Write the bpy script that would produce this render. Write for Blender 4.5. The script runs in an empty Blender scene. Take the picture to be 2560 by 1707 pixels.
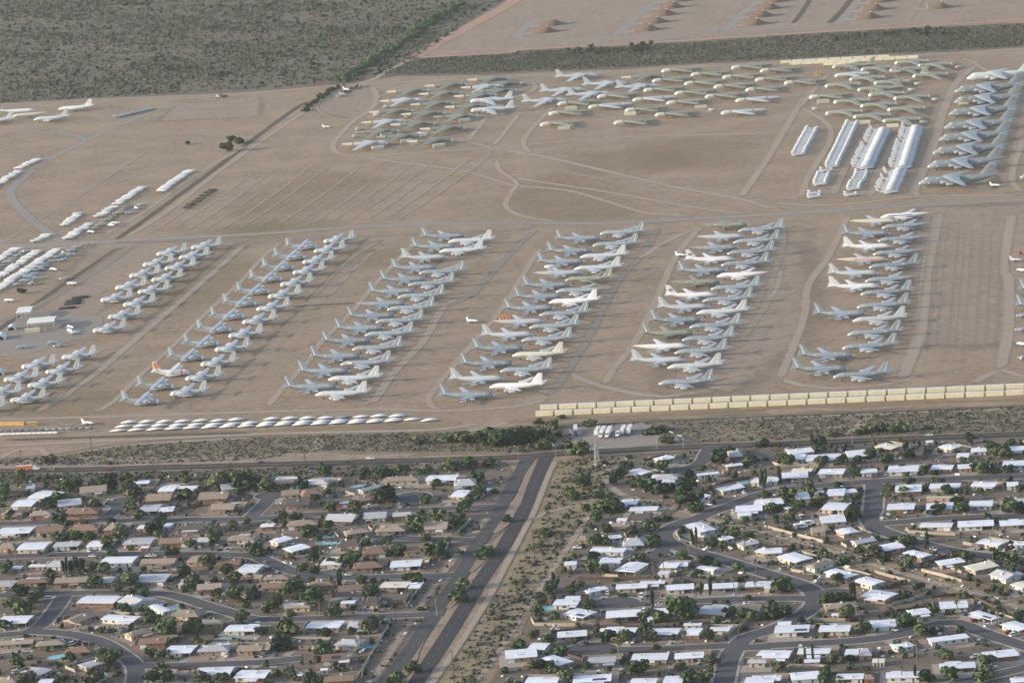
import bpy, math, random
import numpy as np
from mathutils import Matrix, Vector

# ------------------------------------------------------------------ camera, sky, sun, exposure
sc = bpy.context.scene
PXW, PXH = 2560.0, 1707.0
FPX, PITCH, ROLL, CAMH = 9113.08, math.radians(12.54985), math.radians(4.65913), 597.76
YOFF = -2700.0
_F = np.array([0, math.cos(PITCH), -math.sin(PITCH)])
_R0 = np.array([1.0, 0, 0]); _U0 = np.cross(_R0, _F)
_R = math.cos(ROLL) * _R0 - math.sin(ROLL) * _U0
_U = math.sin(ROLL) * _R0 + math.cos(ROLL) * _U0
cd = bpy.data.cameras.new('camera'); cam = bpy.data.objects.new('camera', cd)
sc.collection.objects.link(cam)
cd.sensor_fit = 'HORIZONTAL'; cd.sensor_width = 36.0; cd.lens = 36.0 * FPX / PXW
cd.clip_start = 10.0; cd.clip_end = 30000.0
m = Matrix.Identity(4)
for i in range(3):
    m[i][0] = _R[i]; m[i][1] = _U[i]; m[i][2] = -_F[i]
m[0][3], m[1][3], m[2][3] = 0.0, YOFF, CAMH
cam.matrix_world = m
sc.camera = cam

SUN_EL = math.radians(14.0)
SUN_AZ = math.radians(-94.0)      # compass-like angle from +Y towards +X: the sun stands to the left
w = bpy.data.worlds.new('World'); sc.world = w; w.use_nodes = True
nt = w.node_tree; bg = nt.nodes['Background']
sky = nt.nodes.new('ShaderNodeTexSky'); sky.sky_type = 'NISHITA'; sky.sun_disc = False
sky.sun_elevation = SUN_EL; sky.sun_rotation = SUN_AZ
sky.air_density = 1.0; sky.dust_density = 2.0; sky.ozone_density = 1.0
nt.links.new(sky.outputs[0], bg.inputs[0]); bg.inputs[1].default_value = 0.14
sd = bpy.data.lights.new('sun', 'SUN'); sun = bpy.data.objects.new('sun', sd)
sc.collection.objects.link(sun)
sd.energy = 2.5; sd.angle = math.radians(1.2); sd.color = (1.0, 0.87, 0.70)
_sdir = Vector((math.sin(SUN_AZ) * math.cos(SUN_EL), math.cos(SUN_AZ) * math.cos(SUN_EL), math.sin(SUN_EL)))
sun.rotation_euler = _sdir.to_track_quat('Z', 'Y').to_euler()
sun.location = _sdir * 2000
sc.view_settings.view_transform = 'Standard'; sc.view_settings.look = 'None'
sc.view_settings.exposure = 1.28; sc.view_settings.gamma = 1.0
sc.view_settings.use_curve_mapping = False
sc.cycles.max_bounces = 5; sc.cycles.diffuse_bounces = 3; sc.cycles.transparent_max_bounces = 16
sc.cycles.volume_bounces = 1

rnd = random.Random(7)
nrg = np.random.default_rng(11)
COL = sc.collection

# ------------------------------------------------------------------ picture tile -> ground point
TY = (0.0, 427.0, 854.0, 1280.0)
def px(c, r, x, y):
    return 640.0 * c + x / 3.672, TY[r] + y / 3.672
def at(p, z=0.0):
    d = _F + _R * (p[0] - PXW / 2) / FPX - _U * (p[1] - PXH / 2) / FPX
    t = (z - CAMH) / d[2]
    return Vector((d[0] * t, d[1] * t + YOFF, z))
def G(c, r, x, y, z=0.0):
    return at(px(c, r, x, y), z)
def ppm(P):
    return FPX / ((P[0]) * _F[0] + (P[1] - YOFF) * _F[1] + (P[2] - CAMH) * _F[2])

# ------------------------------------------------------------------ materials
MAT = {}
def mat(name, col, rough=0.8, var=0.12, scale=0.3, col2=None, rand=0.0, metal=0.0, spec=0.3, streak=None, detail=4.0):
    if name in MAT: return MAT[name]
    M = bpy.data.materials.new(name); M.use_nodes = True
    n = M.node_tree.nodes; L = M.node_tree.links; b = n['Principled BSDF']
    b.inputs['Roughness'].default_value = rough; b.inputs['Metallic'].default_value = metal
    b.inputs['Specular IOR Level'].default_value = spec
    tc = n.new('ShaderNodeNewGeometry')
    mp = n.new('ShaderNodeMapping'); L.new(tc.outputs['Position'], mp.inputs[0])
    if streak: mp.inputs['Scale'].default_value = streak
    ns = n.new('ShaderNodeTexNoise'); ns.inputs['Scale'].default_value = scale; ns.inputs['Detail'].default_value = detail
    ns.inputs['Roughness'].default_value = 0.65
    L.new(mp.outputs[0], ns.inputs['Vector'])
    rp = n.new('ShaderNodeValToRGB')
    c2 = col2 or tuple(min(1, c * (1 + 1.2 * var)) for c in col)
    c1 = col if col2 else tuple(c * (1 - var) for c in col)
    rp.color_ramp.elements[0].position = 0.32; rp.color_ramp.elements[1].position = 0.68
    rp.color_ramp.elements[0].color = (*c1, 1); rp.color_ramp.elements[1].color = (*c2, 1)
    L.new(ns.outputs['Fac'], rp.inputs[0])
    out = rp.outputs[0]
    if rand:
        oi = n.new('ShaderNodeObjectInfo'); hs = n.new('ShaderNodeHueSaturation')
        mr = n.new('ShaderNodeMapRange'); mr.inputs[3].default_value = 1 - rand; mr.inputs[4].default_value = 1 + rand
        L.new(oi.outputs['Random'], mr.inputs[0]); L.new(mr.outputs[0], hs.inputs['Value'])
        L.new(out, hs.inputs['Color']); out = hs.outputs[0]
    L.new(out, b.inputs['Base Color'])
    MAT[name] = M
    return M
def ground_mat(name, cols, feather=False, s1=0.012, s2=0.25, bumpy=0.0, edge=0.35, strength=1.0, mid=(0.38, 0.62)):
    """Soil: two scales of noise between three colours; a feathered sheet fades out at its own edge."""
    if name in MAT: return MAT[name]
    M = bpy.data.materials.new(name); M.use_nodes = True
    n = M.node_tree.nodes; L = M.node_tree.links; b = n['Principled BSDF']
    b.inputs['Roughness'].default_value = 0.95; b.inputs['Specular IOR Level'].default_value = 0.1
    g = n.new('ShaderNodeNewGeometry')
    def noise(s, d=5.0, r=0.6):
        t = n.new('ShaderNodeTexNoise'); t.inputs['Scale'].default_value = s; t.inputs['Detail'].default_value = d
        t.inputs['Roughness'].default_value = r; L.new(g.outputs['Position'], t.inputs['Vector']); return t.outputs['Fac']
    a = noise(s1); c = noise(s2, 6.0, 0.7)
    r1 = n.new('ShaderNodeValToRGB'); r1.color_ramp.elements[0].position = mid[0]; r1.color_ramp.elements[1].position = mid[1]
    r1.color_ramp.elements[0].color = (*cols[0], 1); r1.color_ramp.elements[1].color = (*cols[1], 1); L.new(a, r1.inputs[0])
    mx = n.new('ShaderNodeMix'); mx.data_type = 'RGBA'
    r2 = n.new('ShaderNodeMapRange'); r2.inputs[1].default_value = 0.42; r2.inputs[2].default_value = 0.75
    L.new(c, r2.inputs[0]); L.new(r2.outputs[0], mx.inputs[0])
    L.new(r1.outputs[0], mx.inputs[6]); mx.inputs[7].default_value = (*cols[2], 1)
    L.new(mx.outputs[2], b.inputs['Base Color'])
    if feather:
        uv = n.new('ShaderNodeUVMap'); sp = n.new('ShaderNodeSeparateXYZ'); L.new(uv.outputs[0], sp.inputs[0])
        e = noise(0.12, 5.0, 0.7)
        iv = n.new('ShaderNodeMath'); iv.operation = 'SUBTRACT'; iv.inputs[0].default_value = 1.0; L.new(sp.outputs[0], iv.inputs[1])
        ad = n.new('ShaderNodeMath'); ad.operation = 'MULTIPLY_ADD'; L.new(e, ad.inputs[0]); ad.inputs[1].default_value = 1.6; ad.inputs[2].default_value = 0.2
        ml = n.new('ShaderNodeMath'); ml.operation = 'MULTIPLY'; L.new(iv.outputs[0], ml.inputs[0]); L.new(ad.outputs[0], ml.inputs[1])
        mr = n.new('ShaderNodeMapRange'); mr.interpolation_type = 'SMOOTHSTEP'
        mr.inputs[1].default_value = 0.03; mr.inputs[2].default_value = 0.03 + edge
        mr.inputs[3].default_value = 0.0; mr.inputs[4].default_value = strength
        L.new(ml.outputs[0], mr.inputs[0])
        tr = n.new('ShaderNodeBsdfTransparent'); ms = n.new('ShaderNodeMixShader')
        L.new(mr.outputs[0], ms.inputs[0]); L.new(tr.outputs[0], ms.inputs[1]); L.new(b.outputs[0], ms.inputs[2])
        L.new(ms.outputs[0], n['Material Output'].inputs['Surface'])
    MAT[name] = M
    return M

# ------------------------------------------------------------------ mesh helpers
class MB:
    def __init__(s): s.v = []; s.f = []
    def add(s, vs, fs):
        o = len(s.v); s.v += [tuple(q) for q in vs]; s.f += [tuple(i + o for i in f) for f in fs]; return s
    def box(s, x0, x1, y0, y1, z0, z1):
        return s.add([(x0,y0,z0),(x1,y0,z0),(x1,y1,z0),(x0,y1,z0),(x0,y0,z1),(x1,y0,z1),(x1,y1,z1),(x0,y1,z1)],
                     [(0,3,2,1),(4,5,6,7),(0,1,5,4),(1,2,6,5),(2,3,7,6),(3,0,4,7)])
    def lathe(s, prof, n=12):
        """prof: (x, z, ry, rz) rings along the x axis"""
        vs = []
        for (x, z, ry, rz) in prof:
            for k in range(n):
                a = 2 * math.pi * k / n; vs.append((x, ry * math.cos(a), z + rz * math.sin(a)))
        fs = []
        for i in range(len(prof) - 1):
            for k in range(n):
                fs.append((i*n+k, i*n+(k+1) % n, (i+1)*n+(k+1) % n, (i+1)*n+k))
        fs.append(tuple(range(n-1, -1, -1))); fs.append(tuple(range((len(prof)-1)*n, len(prof)*n)))
        return s.add(vs, fs)
    def foil(s, st, axis='y'):
        """st: stations (x_le, chord, a, b, thick): a is span coordinate; b the other; lens section"""
        vs = []
        for (x, c, y, z, t) in st:
            for (u, h) in ((0, 0), (-0.12, 0.7), (-0.4, 1), (-1, 0.02), (-0.4, -0.6), (-0.12, -0.5)):
                vs.append((x + u * c, y, z + h * t / 2) if axis == 'y' else (x + u * c, y + h * t / 2, z))
        n = 6; fs = []
        for i in range(len(st) - 1):
            for k in range(n): fs.append((i*n+k, i*n+(k+1) % n, (i+1)*n+(k+1) % n, (i+1)*n+k))
        fs.append(tuple(range(n))); fs.append(tuple(range((len(st)-1)*n+n-1, (len(st)-1)*n-1, -1)))
        return s.add(vs, fs)
    def cyl(s, p, q, r0, r1, n=8):
        p = Vector(p); q = Vector(q); d = (q - p).normalized()
        a = d.orthogonal().normalized(); b = d.cross(a); vs = []
        for (c, r) in ((p, r0), (q, r1)):
            for k in range(n):
                t = 2 * math.pi * k / n; vs.append(c + a * (r * math.cos(t)) + b * (r * math.sin(t)))
        fs = [(k, (k+1) % n, n+(k+1) % n, n+k) for k in range(n)] + [tuple(range(n-1, -1, -1)), tuple(range(n, 2*n))]
        return s.add(vs, fs)
    def mesh(s, name, smooth=False):
        me = bpy.data.meshes.new(name); me.from_pydata(s.v, [], s.f); me.validate(); me.update()
        if smooth:
            me.polygons.foreach_set('use_smooth', [True] * len(me.polygons))
            try: me.set_sharp_from_angle(angle=math.radians(50))
            except Exception: pass
        return me
_mc = {}
def with_mat(me, mt):
    k = (me.name, mt.name)
    if k not in _mc:
        c = me.copy(); c.materials.clear(); c.materials.append(mt); _mc[k] = c
    return _mc[k]
def ob(name, me, mt=None, parent=None, loc=None, rot=None, scale=None):
    o = bpy.data.objects.new(name, with_mat(me, mt) if mt else me)
    COL.objects.link(o)
    if parent: o.parent = parent
    if loc is not None: o.location = loc
    if rot is not None: o.rotation_euler = rot if hasattr(rot, '__len__') else (0, 0, rot)
    if scale is not None: o.scale = scale if hasattr(scale, '__len__') else (scale,) * 3
    return o
def tag(o, label, cat, group=None):
    o['label'] = label; o['category'] = cat
    if group: o['group'] = group
    return o
def empty(name, label, cat, loc, rz=0.0, group=None):
    o = bpy.data.objects.new(name, None); COL.objects.link(o)
    o.location = loc; o.rotation_euler = (0, 0, rz); o.empty_display_size = 2
    return tag(o, label, cat, group)
def struct(o, kind='structure'):
    o['kind'] = kind; return o
def spawn(proto, name, label, cat, loc, rz, group=None, sub=None, skip=()):
    """proto: list of (part, mesh, material key, [children])"""
    r = empty(name, label, cat, loc, rz, group); sub = sub or {}
    for (pn, me, mk, ch) in proto:
        if pn in skip: continue
        p = ob(pn, me, MAT[sub.get((pn, mk), sub.get(mk, mk))], r)
        for (cn, cm, ck) in ch:
            if cn in skip: continue
            ob(cn, cm, MAT[sub.get(ck, ck)], p)
    return r
def parse(s):
    """'c r: a b c ; a b c' lines -> list of (c, r, values)"""
    out = []
    for line in s.strip().splitlines():
        h, t = line.split(':'); c, r = h.split()
        for it in t.split(';'):
            v = it.split()
            if v: out.append((int(c), int(r), v))
    return out
def polyline(s):
    """'c r: x y, x y | c r: x y' -> pixel list"""
    out = []
    for seg in s.split('|'):
        h, t = seg.split(':'); c, r = h.split()
        for it in t.split(','):
            x, y = it.split(); out.append(px(int(c), int(r), float(x), float(y)))
    return out
def smooth_line(P, step=8.0):
    """Catmull-Rom through ground points"""
    P = [Vector((p[0], p[1], 0)) for p in P]
    if len(P) == 2: Q = P
    else:
        Q = []; E = [P[0] * 2 - P[1]] + P + [P[-1] * 2 - P[-2]]
        for i in range(1, len(E) - 2):
            a, b, c, d = E[i-1], E[i], E[i+1], E[i+2]
            n = max(1, int((c - b).length / step))
            n = min(n, 14)
            for k in range(n):
                t = k / n
                Q.append(0.5 * ((2*b) + (c-a)*t + (2*a-5*b+4*c-d)*t*t + (3*b-a-3*c+d)*t**3))
        Q.append(P[-1])
    return Q
def strip_mesh(name, Q, w, z, feather=False, cap=False):
    n = len(Q); vs = []; fs = []; us = []
    cols = (-1.0, -0.5, 0.0, 0.5, 1.0) if feather else (-1.0, 1.0)
    k = len(cols)
    for i, p in enumerate(Q):
        d = (Q[min(i+1, n-1)] - Q[max(i-1, 0)]); d = Vector((d.y, -d.x, 0)).normalized()
        ww = w[i] if hasattr(w, '__len__') else w
        for c in cols:
            q = p + d * (ww / 2 * c); vs.append((q.x, q.y, z)); us.append((1.0 if feather and i in (0, n - 1) and n > 4 else abs(c), i))
    for i in range(n - 1):
        for j in range(k - 1):
            fs.append((i*k+j, i*k+j+1, (i+1)*k+j+1, (i+1)*k+j))
    me = bpy.data.meshes.new(name); me.from_pydata(vs, [], fs)
    if feather:
        uv = me.uv_layers.new(name='UVMap')
        for l in me.loops: uv.data[l.index].uv = (us[l.vertex_index][0], 0.5)
    me.validate(); me.update()
    if me.polygons and me.polygons[0].normal.z < 0: me.flip_normals()
    return me
def poly_mesh(name, P, z, feather=0.0):
    """flat sheet from an outline, its edge subdivided and roughened; feather adds a fading rim"""
    Q = []; n = len(P); rr = random.Random(name)
    for i in range(n):
        a, b = P[i], P[(i+1) % n]; L = (b - a).length; k = max(1, min(60, int(L / 25)))
        for j in range(k):
            q = a.lerp(b, j / k); Q.append(Vector((q.x + rr.uniform(-2, 2), q.y + rr.uniform(-5, 5), z)))
    me = bpy.data.meshes.new(name); N = len(Q)
    if not feather:
        me.from_pydata([tuple(q) for q in Q], [], [tuple(range(N))])
    else:
        area = sum(Q[i].x * Q[(i+1) % N].y - Q[(i+1) % N].x * Q[i].y for i in range(N))
        sg = 1 if area > 0 else -1
        O = []
        for i in range(N):
            d = Q[(i+1) % N] - Q[i-1]; nn = Vector((d.y, -d.x, 0)).normalized() * sg * feather
            O.append(Q[i] + nn)
        vs = [tuple(q) for q in Q] + [tuple(q) for q in O]
        fs = [tuple(range(N))] + [(i, N+i, N+(i+1) % N, (i+1) % N) for i in range(N)]
        me.from_pydata(vs, [], fs)
        uv = me.uv_layers.new(name='UVMap')
        for l in me.loops: uv.data[l.index].uv = (1.0 if l.vertex_index >= N else 0.3, 0.5)
    me.update()
    for p in me.polygons:
        if p.normal.z < 0: me.flip_normals(); break
    return me
def inside(P, X, Y):
    """points in polygon, numpy"""
    r = np.zeros(X.shape, bool); n = len(P)
    for i in range(n):
        x0, y0 = P[i][0], P[i][1]; x1, y1 = P[(i+1) % n][0], P[(i+1) % n][1]
        c = ((y0 > Y) != (y1 > Y)) & (X < (x1 - x0) * (Y - y0) / (y1 - y0 + 1e-12) + x0)
        r ^= c
    return r
# ------------------------------------------------------------------ the ground and its sheets
soil = ground_mat('field_soil', ((.194, .146, .108), (.260, .198, .147), (.315, .248, .168)), s1=0.02, s2=0.16)
scrub_soil = ground_mat('scrub_soil', ((.088, .082, .064), (.125, .112, .086), (.190, .158, .114)), feather=True, s1=0.006, s2=0.12)
pink_soil = ground_mat('bare_soil', ((.235, .182, .142), (.275, .214, .168), (.315, .252, .195)), feather=True, s1=0.02, s2=0.2, edge=.8)
strip_soil = ground_mat('strip_soil', ((.135, .112, .084), (.185, .150, .108), (.235, .188, .130)), feather=True, s1=0.03, s2=0.25)
verge_soil = ground_mat('verge_soil', ((.175, .140, .098), (.240, .185, .120), (.290, .225, .140)), feather=True, s1=0.05, s2=0.3)
street_asphalt = ground_mat('street_asphalt', ((.068, .068, .075), (.082, .082, .089), (.098, .097, .102)), s1=0.05, s2=0.6)
old_lane = ground_mat('worn_asphalt', ((.058, .058, .063), (.070, .070, .075), (.084, .083, .086)), s1=0.05, s2=0.6)
town_soil = ground_mat('town_soil', ((.095, .080, .066), (.150, .120, .098), (.205, .165, .132)), feather=True, s1=0.04, s2=0.4)
dirt = ground_mat('dirt_track', ((.300, .240, .192), (.335, .270, .215), (.360, .295, .238)), feather=True, edge=0.5, strength=0.9)
dirt_faint = ground_mat('dirt_track_faint', ((.300, .242, .190), (.330, .268, .210), (.350, .290, .225)), feather=True, edge=0.6, strength=0.78)
red_dirt = ground_mat('red_dirt', ((.300, .195, .145), (.330, .215, .160), (.350, .240, .185)), feather=True, edge=0.4)
dry_grass = ground_mat('dry_grass', ((.300, .235, .135), (.240, .185, .120), (.320, .255, .150)), feather=True, edge=0.9, strength=0.42)
old_asphalt = ground_mat('old_asphalt', ((.225, .205, .186), (.250, .228, .207), (.275, .252, .228)), feather=True, edge=0.25, strength=0.95)
asphalt = ground_mat('asphalt', ((.040, .040, .045), (.052, .052, .057), (.064, .063, .066)), s1=0.05, s2=0.6)
grey_dirt = ground_mat('grey_dirt', ((.235, .205, .180), (.265, .232, .202), (.300, .262, .225)), feather=True, edge=0.6, strength=0.75)
concrete = ground_mat('pavement', ((.270, .245, .215), (.310, .280, .245), (.345, .315, .275)), s1=0.1, s2=0.8)
dark_ditch = ground_mat('ditch_soil', ((.085, .075, .062), (.105, .092, .072), (.130, .112, .085)), feather=True, edge=0.6, strength=0.8)
gravel_lot = ground_mat('gravel_lot', ((.205, .182, .162), (.230, .205, .183), (.258, .230, .204)), feather=True, edge=0.2)

g = MB().add([(-3500,-2900,0),(3500,-2900,0),(3500,8000,0),(-3500,8000,0)], [(0,1,2,3)])
struct(ob('ground', g.mesh('ground'), soil))

ZLAY = [0.02]
def nextz(d=0.0025):
    ZLAY[0] += d; return ZLAY[0]
def sheet(name, outline, mt, feather=12.0):
    P = [at(p) for p in polyline(outline)]
    z = nextz()
    P = [Vector((p.x, p.y, z)) for p in P]
    return struct(ob(name, poly_mesh(name, P, z, feather), mt)), P
def track(name, line, w, mt, feather=True, step=14.0):
    Q = smooth_line([at(p) for p in polyline(line)], step)
    return struct(ob(name, strip_mesh(name, Q, w, nextz(), feather), mt)), Q

_, SCRUB_A = sheet('desert_scrub', '0 0: -700 1000, 0 945, 1200 880, 2350 820 | 1 0: 760 765, 1150 700, 1430 545, 2330 -40 | 1 0: 2700 -500 | 0 0: -900 -600', scrub_soil, 25)
_, SCRUB_B = sheet('desert_scrub', '1 0: 1150 690, 1450 545, 2350 500 | 2 0: 0 485, 1200 425, 2350 350 | 3 0: 0 345, 1200 275, 2350 225, 3000 190 | 3 0: 3000 400, 2350 425, 1500 470, 0 545 | 2 0: 2350 545, 1000 620, 0 660 | 1 0: 2350 665', scrub_soil, 15)
_, BUNKER_G = sheet('bare_ground', '1 0: 1500 510, 2350 470 | 2 0: 0 455, 2350 310 | 3 0: 0 310, 2350 165, 3000 130, 3000 -500 | 2 0: 800 -600 | 1 0: 2400 -40', pink_soil, 20)
_, SCRUB_C = sheet('desert_scrub', '0 2: -200 1090, 560 1050, 1100 960, 2350 880 | 1 2: 0 880, 1200 840, 2000 830 | 2 2: 500 770, 1250 745, 2350 690 | 3 2: 0 690, 1200 640, 2350 590, 2800 570 | 3 2: 2800 810, 2350 820, 700 870, 0 905 | 2 2: 2350 900, 1200 960, 0 1000 | 1 2: 2350 1010, 1500 1010, 600 1000 | 0 2: 2350 1085, 1000 1130, -200 1140', strip_soil, 10)
_, TOWN_L = sheet('town_ground', '0 2: -300 1240, 1200 1215, 2350 1180 | 1 2: 1200 1150, 2250 1120 | 1 3: 2350 -40, 1900 500, 1130 1568 | 1 3: 800 1900 | 0 3: -500 1900', town_soil, 8)
_, TOWN_R = sheet('town_ground', '2 2: 1050 1060, 1800 1010 | 3 2: 0 965, 2350 890, 3000 860 | 3 3: 3000 2000 | 2 3: -300 1900, 80 1100, 700 60 | 2 2: 950 1330', town_soil, 8)
_, VERGE = sheet('desert_scrub', '2 2: 430 1090, 1000 1050, 830 1300, 950 1400 | 2 3: 650 60, 60 1000, -200 1400, -400 1800 | 1 3: 1700 1800, 1800 1400 | 2 3: 100 400, 300 0 | 2 2: 260 1540', verge_soil, 8)
sheet('wash_ground', '2 2: 900 1360, 1300 1450, 1650 1530 | 2 3: 1750 50, 2350 170 | 3 3: 600 320, 1100 480, 1700 640, 2350 830 | 3 3: 2350 940, 1700 750, 1100 600, 550 440, 0 280 | 2 3: 1900 160, 1500 60 | 2 2: 1300 1540, 900 1420', verge_soil, 4)
sheet('bare_ground', '0 2: -100 1140, 400 1060, 900 1060, 2350 1060 | 1 2: 0 1060, 300 1020, 600 1000, 900 1030, 1500 1030 | 1 2: 1400 1060, 0 1110 | 0 2: 1000 1150, -100 1180', pink_soil, 6)
sheet('bare_ground', '0 1: 900 680, 1300 660, 2200 660, 1500 760, 1000 1150, 850 1330, 300 1330, 600 1050', pink_soil, 14)
sheet('bare_ground', '1 0: 1000 800, 1120 860, 1090 980, 900 1090, 700 1040, 560 990, 640 880', pink_soil, 14)
sheet('bare_ground', '0 0: 1650 960, 2350 900, 2350 1060, 1500 1110', pink_soil, 14)
sheet('bare_ground', '2 1: 1900 800, 2350 700 | 3 1: 200 700, 300 1200, 200 1568 | 2 2: 2000 420, 1500 480', pink_soil, 30)
sheet('bare_ground', '3 1: 1450 350, 2350 330, 2350 1568, 1400 1568', pink_soil, 30)
_, LOT = sheet('gravel_lot', '2 2: 560 800, 1200 750, 1300 780, 1250 850, 1500 890, 1650 910, 1600 930, 850 985, 560 980', gravel_lot, 4)
sheet('gravel_lot', '0 1: -100 1400, 300 1300, 900 1340, 880 1500, 600 1568 | 0 2: 300 100, -100 140', gravel_lot, 8)
for i, o in enumerate(('1 1: 700 60, 900 90, 700 160, 400 330, 100 400, 0 330', '2 1: 350 60, 700 150, 1000 420, 400 420, 150 330',
                       '1 1: 0 500, 300 480, 600 520, 200 560', '2 0: 1500 1300, 2000 1320, 1900 1500, 1400 1520', '0 1: 1900 600, 2300 500, 2350 560',
                       '0 1: 1700 1000, 2100 850, 1900 1150, 1600 1250', '1 1: 1100 760, 1300 740, 1250 850, 1050 850',
                       '0 2: 300 640, 700 500, 1000 480, 800 650', '2 0: 800 1430, 1200 1380, 1300 1520, 900 1560')):
    sheet('dry_grass_patch', o, dry_grass, 60)
for o in ('0 2: 1100 860, 2350 800 | 1 2: 600 780, 1900 740 | 1 2: 1900 770, 700 830 | 0 2: 2350 850, 1200 890',
          '1 2: 2250 740, 2350 735 | 2 2: 300 700, 900 670, 2350 620 | 3 2: 0 600, 1200 560, 2350 510, 2600 500 | 3 2: 2600 530, 2350 540, 0 630 | 2 2: 2350 645, 900 700, 100 735'):
    sheet('dry_grass_patch', o, dry_grass, 5)

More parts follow.
